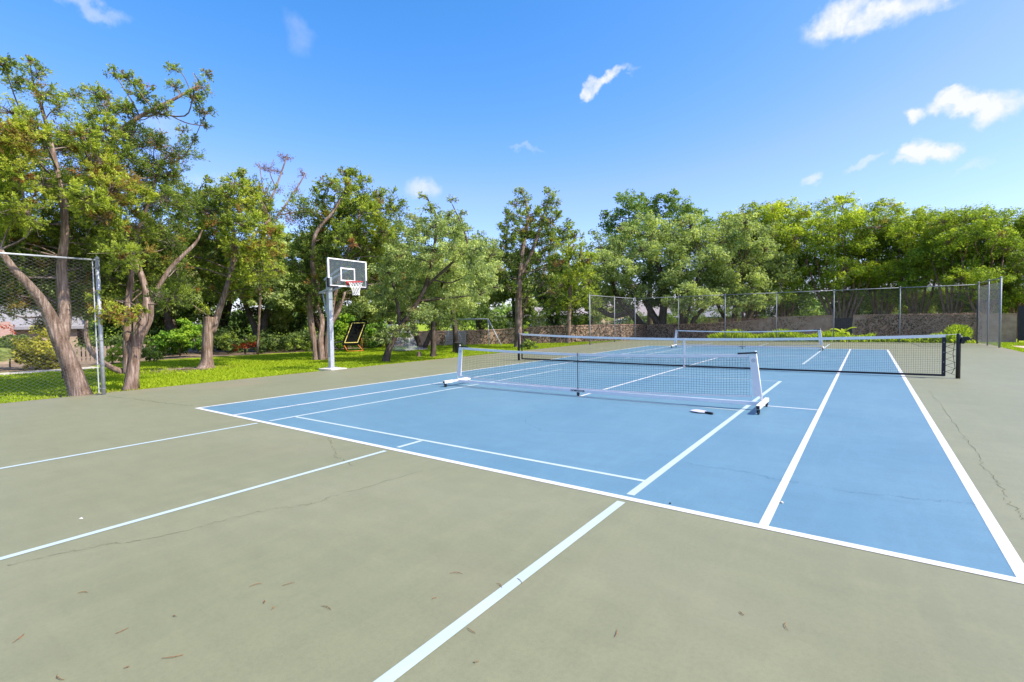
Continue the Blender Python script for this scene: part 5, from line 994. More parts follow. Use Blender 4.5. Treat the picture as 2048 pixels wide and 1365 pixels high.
{'name': 'cedar_tree', 'label': 'multi stemmed cedar close behind the basketball pole', 'cat': 'tree', 'group': 'cedars along the left of the court', 'base': (-9.22, 8.58, 0.0), 'trunks': [[(-9.33, 8.4, -0.06, 0.158), (-9.35, 8.37, 0.65, 0.134), (-9.43, 8.26, 1.52, 0.126), (-9.42, 8.26, 2.5, 0.11), (-9.33, 8.41, 3.48, 0.094), (-9.36, 8.36, 4.45, 0.086), (-9.24, 8.54, 5.54, 0.078), (-8.87, 9.11, 6.44, 0.063), (-8.55, 9.56, 7.46, 0.04)], [(-9.13, 8.54, -0.06, 0.142), (-9.15, 8.51, 0.86, 0.11), (-9.18, 8.64, 1.74, 0.095), (-9.39, 8.51, 2.62, 0.071), (-9.45, 8.77, 3.51, 0.048)], [(-9.07, 8.8, -0.03, 0.159), (-9.07, 8.8, 0.74, 0.135), (-8.98, 8.94, 1.51, 0.111), (-8.78, 9.23, 2.12, 0.072), (-8.63, 9.46, 2.94, 0.048)], [(-9.01, 8.9, 1.4, 0.095), (-9.06, 9.18, 2.62, 0.08), (-8.85, 9.66, 4.42, 0.065), (-8.43, 10.23, 6.46, 0.049)]], 'lobes': [(-9.4, 10.19, 8.37, 0.44, 0.85, 566, 0.0), (-9.29, 10.52, 8.47, 0.5, 0.85, 716, 0.0), (-8.02, 10.18, 7.9, 0.43, 0.85, 566, 0.0), (-8.2, 8.57, 7.37, 0.56, 0.85, 1070, 0.0), (-7.1, 8.5, 6.9, 0.68, 0.85, 1733, 0.05), (-8.51, 10.59, 7.33, 0.77, 0.85, 1733, 0.0), (-7.59, 10.64, 7.3, 0.48, 0.85, 716, 0.0), (-10.04, 9.04, 7.56, 0.32, 0.85, 318, 0.0), (-8.71, 8.53, 6.75, 0.56, 0.85, 1070, 0.0), (-9.23, 10.28, 6.69, 0.94, 0.85, 2555, 0.05), (-7.22, 9.96, 6.25, 0.88, 0.85, 2555, 0.1), (-8.2, 11.77, 7.03, 0.51, 0.85, 716, 0.0), (-9.62, 9.48, 6.28, 0.76, 0.85, 1733, -0.1), (-8.02, 9.76, 5.56, 0.95, 0.85, 2864, 0.0), (-7.71, 10.88, 5.68, 0.82, 0.85, 1989, 0.1), (-9.72, 9.01, 5.33, 0.7, 0.85, 1494, -0.2), (-7.81, 8.7, 4.98, 0.86, 0.85, 2555, -0.15), (-9.54, 8.43, 4.58, 0.68, 0.85, 1494, -0.2), (-8.89, 10.94, 5.01, 0.96, 0.85, 2555, -0.1), (-8.26, 8.5, 4.05, 0.92, 0.85, 2864, -0.35), (-9.37, 10.29, 3.94, 1.01, 0.85, 2864, -0.35), (-10.14, 8.37, 3.86, 0.8, 0.85, 1989, -0.2), (-8.87, 11.19, 3.97, 0.86, 0.85, 1989, -0.2), (-8.71, 8.28, 2.9, 0.87, 0.85, 2555, -0.4), (-6.79, 8.57, 4.81, 0.27, 0.85, 267, 1.6), (-10.56, 8.47, 2.88, 0.76, 0.85, 1733, -0.4), (-9.39, 10.27, 2.9, 0.84, 0.85, 1989, -0.4), (-10.45, 8.88, 6.67, 1.2, 0.85, 2567, -0.12), (-9.72, 9.99, 6.92, 1.22, 0.85, 2567, -0.12), (-9.21, 10.68, 6.69, 1.24, 0.85, 2567, -0.12), (-8.33, 11.79, 6.92, 1.26, 0.85, 2567, -0.12), (-10.34, 9.06, 5.58, 1.21, 0.85, 2567, -0.12), (-9.87, 9.77, 5.78, 1.22, 0.85, 2567, -0.12), (-9.07, 10.87, 5.56, 1.24, 0.85, 2567, -0.12), (-8.51, 11.57, 5.75, 1.26, 0.85, 2567, -0.12), (-10.48, 8.84, 4.46, 1.2, 0.85, 2567, -0.12), (-9.74, 9.96, 4.66, 1.23, 0.85, 2567, -0.12), (-9.24, 10.65, 4.4, 1.24, 0.85, 2567, -0.12), (-8.35, 11.76, 4.59, 1.26, 0.85, 2567, -0.12), (-10.36, 9.02, 3.35, 1.21, 0.85, 2567, -0.12), (-9.9, 9.73, 3.52, 1.23, 0.85, 2567, -0.12), (-9.09, 10.84, 3.26, 1.25, 0.85, 2567, -0.12), (-8.53, 11.54, 3.43, 1.26, 0.85, 2567, -0.12)], 'style': 'cedar', 'seed': 6, 'L': 0.103, 'bark': 0},
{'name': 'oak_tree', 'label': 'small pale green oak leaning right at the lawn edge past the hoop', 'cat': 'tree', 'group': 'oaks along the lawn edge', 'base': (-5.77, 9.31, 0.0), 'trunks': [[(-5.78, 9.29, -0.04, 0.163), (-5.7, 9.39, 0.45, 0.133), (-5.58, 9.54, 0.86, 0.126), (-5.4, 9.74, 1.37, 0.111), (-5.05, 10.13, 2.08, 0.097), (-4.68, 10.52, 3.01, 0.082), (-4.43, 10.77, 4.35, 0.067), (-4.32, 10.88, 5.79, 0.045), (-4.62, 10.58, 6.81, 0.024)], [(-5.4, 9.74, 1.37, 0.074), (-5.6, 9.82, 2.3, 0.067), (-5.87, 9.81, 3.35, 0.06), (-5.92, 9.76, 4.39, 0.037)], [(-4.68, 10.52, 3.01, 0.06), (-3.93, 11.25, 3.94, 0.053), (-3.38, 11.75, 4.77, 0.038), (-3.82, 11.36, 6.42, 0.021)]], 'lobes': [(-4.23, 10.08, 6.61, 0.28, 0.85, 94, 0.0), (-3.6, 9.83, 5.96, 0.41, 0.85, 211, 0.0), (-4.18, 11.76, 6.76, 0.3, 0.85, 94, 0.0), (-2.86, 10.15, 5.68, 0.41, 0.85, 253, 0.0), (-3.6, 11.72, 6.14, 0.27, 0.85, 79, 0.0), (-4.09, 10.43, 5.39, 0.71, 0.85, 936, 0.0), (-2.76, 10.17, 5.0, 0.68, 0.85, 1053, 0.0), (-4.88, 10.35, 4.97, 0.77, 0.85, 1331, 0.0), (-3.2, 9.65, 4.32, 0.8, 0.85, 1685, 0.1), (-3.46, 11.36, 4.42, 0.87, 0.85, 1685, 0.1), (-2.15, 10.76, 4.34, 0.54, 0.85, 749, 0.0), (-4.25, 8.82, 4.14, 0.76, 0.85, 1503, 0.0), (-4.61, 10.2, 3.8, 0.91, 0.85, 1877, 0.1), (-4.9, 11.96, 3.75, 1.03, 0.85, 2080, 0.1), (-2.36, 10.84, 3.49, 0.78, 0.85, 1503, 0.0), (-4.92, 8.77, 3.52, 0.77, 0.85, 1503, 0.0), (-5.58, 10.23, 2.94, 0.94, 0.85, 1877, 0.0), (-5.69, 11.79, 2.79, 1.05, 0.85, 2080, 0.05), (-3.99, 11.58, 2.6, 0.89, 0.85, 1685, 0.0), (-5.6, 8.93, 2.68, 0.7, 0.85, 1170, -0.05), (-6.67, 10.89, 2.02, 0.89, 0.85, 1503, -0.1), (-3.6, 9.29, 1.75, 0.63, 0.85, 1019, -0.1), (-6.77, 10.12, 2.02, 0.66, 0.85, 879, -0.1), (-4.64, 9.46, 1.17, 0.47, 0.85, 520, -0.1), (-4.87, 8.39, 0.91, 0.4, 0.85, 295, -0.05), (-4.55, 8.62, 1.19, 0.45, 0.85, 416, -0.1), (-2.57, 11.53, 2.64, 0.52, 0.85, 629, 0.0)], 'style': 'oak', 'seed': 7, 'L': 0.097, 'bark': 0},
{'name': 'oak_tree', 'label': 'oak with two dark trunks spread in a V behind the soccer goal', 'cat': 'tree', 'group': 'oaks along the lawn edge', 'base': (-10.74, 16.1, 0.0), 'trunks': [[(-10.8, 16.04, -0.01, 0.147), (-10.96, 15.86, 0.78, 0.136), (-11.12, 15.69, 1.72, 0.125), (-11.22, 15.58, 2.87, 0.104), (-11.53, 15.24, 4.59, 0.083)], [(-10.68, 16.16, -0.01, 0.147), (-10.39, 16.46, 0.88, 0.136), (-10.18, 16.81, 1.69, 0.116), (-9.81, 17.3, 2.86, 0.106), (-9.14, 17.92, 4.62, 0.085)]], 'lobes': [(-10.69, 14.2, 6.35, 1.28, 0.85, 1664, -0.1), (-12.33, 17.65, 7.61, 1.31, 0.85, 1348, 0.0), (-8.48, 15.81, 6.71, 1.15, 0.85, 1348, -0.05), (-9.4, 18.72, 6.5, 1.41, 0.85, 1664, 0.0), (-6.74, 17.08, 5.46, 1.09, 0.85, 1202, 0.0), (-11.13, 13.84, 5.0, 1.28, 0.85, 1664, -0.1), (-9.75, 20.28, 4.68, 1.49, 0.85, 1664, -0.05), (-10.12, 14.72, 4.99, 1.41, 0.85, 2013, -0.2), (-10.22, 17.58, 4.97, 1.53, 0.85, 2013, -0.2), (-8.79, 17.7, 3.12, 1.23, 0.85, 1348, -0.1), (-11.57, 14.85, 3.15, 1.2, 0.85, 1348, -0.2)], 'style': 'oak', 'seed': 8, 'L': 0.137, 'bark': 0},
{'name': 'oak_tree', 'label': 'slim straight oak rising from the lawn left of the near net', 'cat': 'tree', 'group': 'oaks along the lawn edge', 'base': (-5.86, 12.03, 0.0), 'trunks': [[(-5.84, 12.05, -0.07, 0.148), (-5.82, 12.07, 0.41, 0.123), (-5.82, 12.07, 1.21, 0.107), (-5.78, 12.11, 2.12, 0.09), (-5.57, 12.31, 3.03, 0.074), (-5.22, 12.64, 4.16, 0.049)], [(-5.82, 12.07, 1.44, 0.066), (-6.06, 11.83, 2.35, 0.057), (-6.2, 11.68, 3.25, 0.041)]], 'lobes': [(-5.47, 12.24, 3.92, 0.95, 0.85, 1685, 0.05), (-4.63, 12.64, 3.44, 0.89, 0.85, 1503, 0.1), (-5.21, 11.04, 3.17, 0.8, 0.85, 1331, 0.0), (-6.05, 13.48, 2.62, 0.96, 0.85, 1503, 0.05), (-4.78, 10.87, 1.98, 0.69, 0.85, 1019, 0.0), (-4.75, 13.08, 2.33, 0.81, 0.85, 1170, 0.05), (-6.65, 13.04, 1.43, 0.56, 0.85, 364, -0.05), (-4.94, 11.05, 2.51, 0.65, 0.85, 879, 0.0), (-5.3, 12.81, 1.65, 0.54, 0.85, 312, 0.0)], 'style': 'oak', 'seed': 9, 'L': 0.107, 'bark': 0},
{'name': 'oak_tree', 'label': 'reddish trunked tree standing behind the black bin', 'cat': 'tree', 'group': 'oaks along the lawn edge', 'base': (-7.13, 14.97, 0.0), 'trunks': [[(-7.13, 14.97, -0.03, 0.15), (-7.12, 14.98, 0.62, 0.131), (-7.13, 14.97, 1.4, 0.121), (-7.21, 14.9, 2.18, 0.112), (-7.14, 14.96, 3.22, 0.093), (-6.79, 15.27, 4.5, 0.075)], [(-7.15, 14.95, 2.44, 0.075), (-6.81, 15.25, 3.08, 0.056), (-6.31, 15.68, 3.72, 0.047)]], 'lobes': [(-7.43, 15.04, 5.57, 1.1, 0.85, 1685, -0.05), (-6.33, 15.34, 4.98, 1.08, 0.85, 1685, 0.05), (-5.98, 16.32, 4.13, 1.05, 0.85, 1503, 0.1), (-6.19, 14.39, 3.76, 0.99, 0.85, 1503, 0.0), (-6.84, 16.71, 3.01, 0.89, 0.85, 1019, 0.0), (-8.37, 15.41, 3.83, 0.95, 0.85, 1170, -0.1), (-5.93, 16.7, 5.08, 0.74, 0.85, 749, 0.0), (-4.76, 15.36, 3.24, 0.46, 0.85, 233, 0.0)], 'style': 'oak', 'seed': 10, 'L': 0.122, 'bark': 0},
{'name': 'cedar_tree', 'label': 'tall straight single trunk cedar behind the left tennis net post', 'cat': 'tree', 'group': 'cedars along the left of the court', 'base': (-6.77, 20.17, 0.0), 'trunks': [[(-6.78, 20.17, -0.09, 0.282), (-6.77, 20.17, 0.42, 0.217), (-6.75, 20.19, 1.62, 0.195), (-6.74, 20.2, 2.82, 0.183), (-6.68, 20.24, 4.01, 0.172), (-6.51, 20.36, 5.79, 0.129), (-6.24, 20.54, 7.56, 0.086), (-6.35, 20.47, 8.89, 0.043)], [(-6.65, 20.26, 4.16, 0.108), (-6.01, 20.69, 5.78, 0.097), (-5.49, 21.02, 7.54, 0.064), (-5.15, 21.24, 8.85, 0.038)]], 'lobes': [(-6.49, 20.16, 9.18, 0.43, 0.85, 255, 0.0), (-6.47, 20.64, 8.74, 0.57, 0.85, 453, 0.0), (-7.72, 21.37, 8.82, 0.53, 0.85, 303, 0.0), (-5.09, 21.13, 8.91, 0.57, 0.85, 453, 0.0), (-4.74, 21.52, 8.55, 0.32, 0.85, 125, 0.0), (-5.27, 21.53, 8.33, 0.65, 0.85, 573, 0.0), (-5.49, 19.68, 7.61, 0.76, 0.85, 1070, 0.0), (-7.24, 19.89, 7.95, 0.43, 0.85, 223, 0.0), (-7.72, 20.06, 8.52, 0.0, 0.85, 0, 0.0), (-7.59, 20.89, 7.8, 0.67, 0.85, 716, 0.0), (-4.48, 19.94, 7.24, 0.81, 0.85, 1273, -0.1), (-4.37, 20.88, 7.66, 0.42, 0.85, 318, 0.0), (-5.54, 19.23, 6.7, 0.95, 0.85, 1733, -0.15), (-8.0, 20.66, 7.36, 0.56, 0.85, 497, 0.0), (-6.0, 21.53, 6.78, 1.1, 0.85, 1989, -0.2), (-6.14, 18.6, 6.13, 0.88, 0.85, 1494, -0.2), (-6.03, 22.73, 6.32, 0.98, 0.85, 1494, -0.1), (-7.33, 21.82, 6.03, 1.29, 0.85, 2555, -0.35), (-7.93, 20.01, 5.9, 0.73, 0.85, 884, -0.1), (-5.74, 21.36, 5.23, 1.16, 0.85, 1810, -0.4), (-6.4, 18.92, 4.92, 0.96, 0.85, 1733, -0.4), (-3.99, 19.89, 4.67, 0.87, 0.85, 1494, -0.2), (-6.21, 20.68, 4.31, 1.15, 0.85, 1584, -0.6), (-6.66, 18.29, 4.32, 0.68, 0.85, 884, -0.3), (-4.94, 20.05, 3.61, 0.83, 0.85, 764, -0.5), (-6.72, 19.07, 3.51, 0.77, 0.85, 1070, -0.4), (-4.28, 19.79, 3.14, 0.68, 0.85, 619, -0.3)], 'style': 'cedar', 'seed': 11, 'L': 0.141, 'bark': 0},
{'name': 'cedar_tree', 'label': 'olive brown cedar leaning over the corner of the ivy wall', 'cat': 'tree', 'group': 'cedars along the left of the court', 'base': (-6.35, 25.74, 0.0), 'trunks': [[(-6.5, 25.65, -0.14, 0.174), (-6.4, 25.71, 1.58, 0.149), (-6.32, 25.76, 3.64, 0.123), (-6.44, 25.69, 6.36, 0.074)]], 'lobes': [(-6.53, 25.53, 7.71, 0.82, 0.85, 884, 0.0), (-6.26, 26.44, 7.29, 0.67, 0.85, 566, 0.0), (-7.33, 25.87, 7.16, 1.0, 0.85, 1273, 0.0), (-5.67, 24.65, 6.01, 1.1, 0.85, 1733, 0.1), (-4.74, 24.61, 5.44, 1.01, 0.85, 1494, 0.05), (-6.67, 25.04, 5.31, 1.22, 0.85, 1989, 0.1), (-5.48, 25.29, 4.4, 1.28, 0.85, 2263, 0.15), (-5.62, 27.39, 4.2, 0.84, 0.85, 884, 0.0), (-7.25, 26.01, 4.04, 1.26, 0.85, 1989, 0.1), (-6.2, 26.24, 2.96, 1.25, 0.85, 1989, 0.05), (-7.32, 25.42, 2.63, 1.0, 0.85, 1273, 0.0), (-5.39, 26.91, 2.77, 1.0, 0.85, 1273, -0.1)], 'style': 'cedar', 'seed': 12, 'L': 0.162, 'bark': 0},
{'name': 'live_oak_tree', 'label': 'broad live oak with slanting dark trunks behind the fence corner', 'cat': 'tree', 'group': 'live oaks behind the ivy wall', 'base': (-4.27, 35.47, 0.0), 'trunks': [[(-4.27, 35.47, -0.24, 0.356), (-4.83, 35.26, 0.88, 0.327), (-5.68, 34.92, 2.13, 0.299), (-6.5, 34.58, 3.19, 0.24), (-7.16, 34.28, 4.87, 0.18), (-7.59, 34.08, 6.55, 0.12)], [(-3.45, 35.76, -0.25, 0.354), (-3.34, 35.8, 1.47, 0.324), (-3.22, 35.84, 3.5, 0.264), (-3.51, 35.74, 5.55, 0.205), (-4.24, 35.48, 8.02, 0.118)], [(-3.07, 36.21, -0.26, 0.326), (-3.7, 35.99, 1.06, 0.297), (-4.44, 35.73, 2.52, 0.239), (-5.37, 35.59, 4.42, 0.181)], [(-5.75, 34.89, 2.13, 0.239), (-7.06, 34.33, 1.87, 0.211), (-8.18, 33.8, 2.6, 0.182), (-9.1, 33.34, 3.26, 0.122)]], 'lobes': [(-4.1, 33.99, 9.19, 1.29, 0.85, 968, 0.1), (-6.07, 35.96, 8.91, 1.29, 0.85, 835, 0.0), (-3.86, 36.79, 8.56, 1.66, 0.85, 1428, 0.05), (-7.3, 36.51, 7.62, 1.53, 0.85, 1112, 0.1), (-4.13, 33.51, 6.98, 1.65, 0.85, 1601, 0.0), (-2.27, 34.45, 6.52, 1.73, 0.85, 1783, 0.05), (-6.88, 32.08, 5.91, 1.49, 0.85, 1265, 0.1), (-5.47, 33.22, 5.3, 1.77, 0.85, 1783, 0.1), (-4.74, 36.79, 5.29, 1.88, 0.85, 1783, -0.05), (-7.72, 31.56, 4.75, 1.31, 0.85, 968, 0.0), (-7.5, 34.33, 4.27, 1.67, 0.85, 1428, 0.0), (-2.07, 34.41, 4.57, 1.64, 0.85, 1601, -0.1), (-5.1, 33.83, 3.52, 1.51, 0.85, 1265, -0.1), (-8.0, 33.44, 3.01, 1.17, 0.85, 711, -0.1), (-4.18, 37.65, 3.18, 1.4, 0.85, 968, -0.1), (-6.95, 35.09, 2.59, 0.99, 0.85, 494, -0.2), (-7.76, 30.75, 3.53, 0.92, 0.85, 494, 0.0), (-8.52, 34.97, 7.74, 2.22, 0.85, 1435, -0.12), (-7.03, 35.66, 7.16, 2.2, 0.85, 1435, -0.12), (-4.66, 36.6, 7.33, 2.17, 0.85, 1435, -0.12), (-3.18, 37.12, 7.53, 2.14, 0.85, 1435, -0.12), (-8.3, 35.08, 5.85, 2.22, 0.85, 1435, -0.12), (-6.81, 35.75, 5.28, 2.2, 0.85, 1435, -0.12), (-4.44, 36.68, 5.48, 2.17, 0.85, 1435, -0.12), (-2.96, 37.19, 4.91, 2.14, 0.85, 1435, -0.12), (-8.09, 35.18, 3.14, 2.22, 0.85, 1435, -0.12), (-6.59, 35.84, 3.4, 2.2, 0.85, 1435, -0.12), (-5.09, 36.44, 3.65, 2.18, 0.85, 1435, -0.12), (-2.74, 37.26, 3.08, 2.14, 0.85, 1435, -0.12)], 'style': 'oak', 'seed': 13, 'L': 0.194, 'bark': 0},
{'name': 'live_oak_tree', 'label': 'live oak with low drooping grey green branches in the middle of the back fence', 'cat': 'tree', 'group': 'live oaks behind the ivy wall', 'base': (-1.23, 35.42, 0.0), 'trunks': [[(-1.69, 35.28, -0.21, 0.171), (-1.62, 35.3, 1.45, 0.17), (-1.93, 35.2, 3.43, 0.142), (-2.11, 35.15, 5.4, 0.114)], [(-1.33, 35.39, -0.21, 0.17), (-1.33, 35.39, 1.45, 0.142), (-0.87, 35.52, 3.39, 0.141), (-0.34, 35.66, 5.31, 0.112)], [(-0.98, 35.49, -0.21, 0.17), (-0.87, 35.52, 1.24, 0.169), (0.01, 35.75, 2.39, 0.14), (1.05, 36.01, 2.94, 0.111)], [(-2.0, 35.39, -0.22, 0.172), (-3.63, 34.85, 1.48, 0.174), (-4.2, 34.75, 2.5, 0.146)]], 'lobes': [(-0.48, 33.5, 8.28, 1.3, 0.85, 1112, 0.1), (-2.6, 36.1, 8.32, 1.13, 0.85, 711, 0.0), (-0.19, 36.52, 7.91, 1.47, 0.85, 1265, 0.1), (-2.04, 37.56, 7.22, 1.74, 0.85, 1601, 0.0), (0.64, 34.69, 6.09, 1.57, 0.85, 1601, 0.0), (-1.38, 34.04, 5.07, 1.61, 0.85, 1601, 0.05), (-0.65, 36.84, 4.82, 1.78, 0.85, 1783, 0.1), (0.86, 36.81, 4.53, 1.55, 0.85, 1428, 0.0), (-0.66, 33.5, 3.31, 1.48, 0.85, 1428, 0.1), (0.51, 33.82, 2.9, 1.47, 0.85, 1428, 0.1), (-1.51, 33.24, 2.78, 1.23, 0.85, 968, 0.0), (-0.5, 33.54, 2.19, 0.87, 0.85, 494, 0.0), (0.94, 34.95, 3.1, 1.14, 0.85, 835, 0.0), (-2.21, 36.37, 7.15, 2.08, 0.85, 1435, -0.12), (-0.79, 36.78, 7.33, 2.06, 0.85, 1435, -0.12), (0.6, 37.13, 7.51, 2.03, 0.85, 1435, -0.12), (-2.84, 36.18, 5.41, 2.1, 0.85, 1435, -0.12), (-0.58, 36.84, 5.57, 2.06, 0.85, 1435, -0.12), (0.81, 37.18, 5.77, 2.03, 0.85, 1435, -0.12), (-2.62, 36.25, 3.61, 2.1, 0.85, 1435, -0.12), (-0.36, 36.9, 3.81, 2.05, 0.85, 1435, -0.12), (1.03, 37.23, 3.29, 2.03, 0.85, 1435, -0.12)], 'style': 'oak', 'seed': 14, 'L': 0.185, 'bark': 0},
{'name': 'live_oak_tree', 'label': 'rounded grey green live oak hanging over the low wall by the step', 'cat': 'tree', 'group': 'live oaks behind the ivy wall', 'base': (2.04, 38.26, 0.0), 'trunks': [[(1.69, 38.19, -0.29, 0.201), (1.61, 38.17, 1.39, 0.201), (1.86, 38.22, 3.36, 0.172), (2.2, 38.29, 5.71, 0.114)], [(2.04, 38.26, -0.29, 0.172), (2.74, 38.39, 1.76, 0.17), (3.42, 38.5, 3.69, 0.14)], [(1.51, 38.15, 0.59, 0.173), (0.61, 37.96, 2.21, 0.145), (0.06, 37.83, 3.83, 0.116)]], 'lobes': [(0.81, 40.48, 9.13, 1.37, 0.85, 968, 0.1), (2.83, 35.82, 8.58, 0.95, 0.85, 598, 0.1), (0.32, 39.15, 7.78, 1.45, 0.85, 1112, 0.0), (2.69, 36.57, 7.4, 1.5, 0.85, 1428, 0.1), (2.82, 40.97, 8.34, 1.06, 0.85, 598, 0.0), (4.13, 36.07, 6.46, 1.19, 0.85, 968, 0.05), (1.28, 40.12, 6.35, 1.84, 0.85, 1783, 0.05), (3.09, 39.41, 5.73, 1.68, 0.85, 1601, 0.1), (4.18, 40.49, 5.94, 1.13, 0.85, 711, 0.0), (4.44, 41.28, 4.98, 0.86, 0.85, 400, 0.0), (1.43, 36.75, 4.3, 1.63, 0.85, 1601, -0.05), (2.88, 37.56, 3.87, 1.62, 0.85, 1601, 0.05), (4.12, 39.7, 4.3, 1.29, 0.85, 968, 0.05), (1.98, 36.72, 2.54, 1.26, 0.85, 968, -0.1), (3.33, 36.97, 2.5, 1.15, 0.85, 835, 0.0), (4.25, 37.62, 2.86, 0.88, 0.85, 494, 0.0), (5.05, 40.61, 5.68, 0.56, 0.85, 178, 0.0), (1.06, 39.29, 7.92, 2.1, 0.85, 1435, -0.12), (2.47, 39.56, 8.08, 2.07, 0.85, 1435, -0.12), (3.85, 39.78, 7.48, 2.04, 0.85, 1435, -0.12), (0.44, 39.15, 6.17, 2.12, 0.85, 1435, -0.12), (2.69, 39.6, 5.54, 2.07, 0.85, 1435, -0.12), (4.06, 39.81, 5.73, 2.04, 0.85, 1435, -0.12), (0.67, 39.2, 4.35, 2.12, 0.85, 1435, -0.12), (2.09, 39.49, 3.8, 2.09, 0.85, 1435, -0.12), (4.28, 39.84, 3.98, 2.04, 0.85, 1435, -0.12)], 'style': 'oak', 'seed': 15, 'L': 0.187, 'bark': 0},
{'name': 'tall_oak_tree', 'label': 'taller dark green tree towering behind the live oaks', 'cat': 'tree', 'group': None, 'base': (-8.41, 46.73, 0.0), 'trunks': [[(-8.41, 46.73, -0.38, 0.305), (-8.39, 46.74, 3.58, 0.266), (-8.38, 46.74, 7.78, 0.227), (-8.36, 46.75, 11.95, 0.151)]], 'lobes': [(-10.41, 45.05, 13.25, 2.01, 0.85, 1331, -0.05), (-8.55, 46.55, 13.61, 1.63, 0.85, 879, 0.0), (-11.73, 44.84, 11.58, 1.78, 0.85, 1019, -0.1), (-8.72, 46.27, 12.19, 2.13, 0.85, 1503, 0.0), (-6.3, 46.89, 13.74, 1.35, 0.85, 629, 0.0), (-6.05, 48.53, 13.23, 1.64, 0.85, 879, 0.0), (-3.99, 46.64, 12.1, 1.55, 0.85, 879, 0.1), (-6.73, 48.17, 11.7, 2.28, 0.85, 1685, 0.0), (-10.75, 42.61, 9.11, 1.82, 0.85, 1170, -0.2), (-9.82, 44.91, 10.32, 2.24, 0.85, 1685, -0.1), (-12.03, 44.17, 7.86, 1.52, 0.85, 749, -0.2), (-3.35, 46.09, 10.46, 1.76, 0.85, 1170, 0.1), (-8.87, 48.12, 10.1, 2.33, 0.85, 1685, -0.1), (-7.04, 46.01, 13.94, 0.61, 0.85, 130, 0.0), (-11.89, 47.21, 14.78, 0.79, 0.85, 187, 0.0), (-10.29, 48.95, 15.18, 0.66, 0.85, 130, 0.0), (-12.02, 43.63, 12.46, 0.75, 0.85, 187, 0.0)], 'style': 'darkoak', 'seed': 16, 'L': 0.249, 'bark': 0},
{'name': 'privet_tree', 'label': 'yellow green crown showing above the rounded live oak', 'cat': 'tree', 'group': 'dense row of trees behind the wall', 'base': (2.17, 41.67, 0.0), 'trunks': [[(1.93, 41.41, 0.0, 0.11), (1.61, 41.57, 1.79, 0.098), (1.24, 41.5, 3.72, 0.086), (0.6, 41.37, 6.52, 0.062)], [(2.01, 41.77, -0.01, 0.111), (1.92, 41.63, 1.78, 0.098), (1.64, 41.57, 3.7, 0.086), (1.37, 41.52, 6.47, 0.061)], [(2.14, 41.85, -0.01, 0.111), (2.17, 41.67, 1.78, 0.098), (2.03, 41.65, 3.69, 0.085), (2.14, 41.67, 6.42, 0.061)], [(2.31, 41.67, -0.0, 0.11), (2.36, 41.71, 1.77, 0.098), (2.78, 41.77, 3.66, 0.085), (2.9, 41.8, 6.37, 0.06)], [(2.39, 41.98, -0.01, 0.11), (2.67, 41.76, 1.77, 0.097), (3.08, 41.82, 3.64, 0.085), (3.65, 41.91, 6.31, 0.06)]], 'lobes': [(1.01, 43.44, 10.2, 1.49, 0.85, 1025, 0.18), (0.04, 42.16, 10.12, 1.13, 0.85, 607, 0.05), (2.29, 42.99, 10.6, 1.34, 0.85, 873, 0.04), (0.42, 43.31, 8.93, 1.62, 0.85, 1189, 0.05), (2.7, 40.59, 8.51, 1.7, 0.85, 1553, 0.08), (3.15, 42.49, 7.25, 1.86, 0.85, 1753, -0.02), (4.1, 43.93, 6.46, 1.67, 0.85, 1365, 0.06), (1.05, 43.28, 7.54, 1.72, 0.85, 1365, -0.12), (3.93, 42.3, 8.39, 1.4, 0.85, 1025, 0.23), (0.68, 43.94, 3.34, 1.52, 0.85, 1019, -0.22), (1.88, 44.16, 2.86, 1.5, 0.85, 1019, -0.22), (2.9, 44.32, 3.44, 1.48, 0.85, 1019, -0.22), (1.33, 44.06, 2.16, 1.51, 0.85, 1019, -0.22), (2.51, 44.26, 2.22, 1.49, 0.85, 1019, -0.22), (0.92, 42.66, 9.26, 2.31, 0.85, 1510, -0.12), (2.27, 42.91, 9.56, 2.27, 0.85, 1510, -0.12), (3.59, 43.11, 9.05, 2.24, 0.85, 1510, -0.12), (0.92, 42.66, 7.57, 2.31, 0.85, 1510, -0.12), (2.28, 42.91, 7.08, 2.28, 0.85, 1510, -0.12), (3.59, 43.11, 7.4, 2.25, 0.85, 1510, -0.12), (0.93, 42.66, 5.04, 2.31, 0.85, 1510, -0.12), (2.28, 42.91, 5.4, 2.28, 0.85, 1510, -0.12), (3.61, 43.11, 4.94, 2.25, 0.85, 1510, -0.12)], 'style': 'privet', 'seed': 20, 'L': 0.2, 'bark': 1},
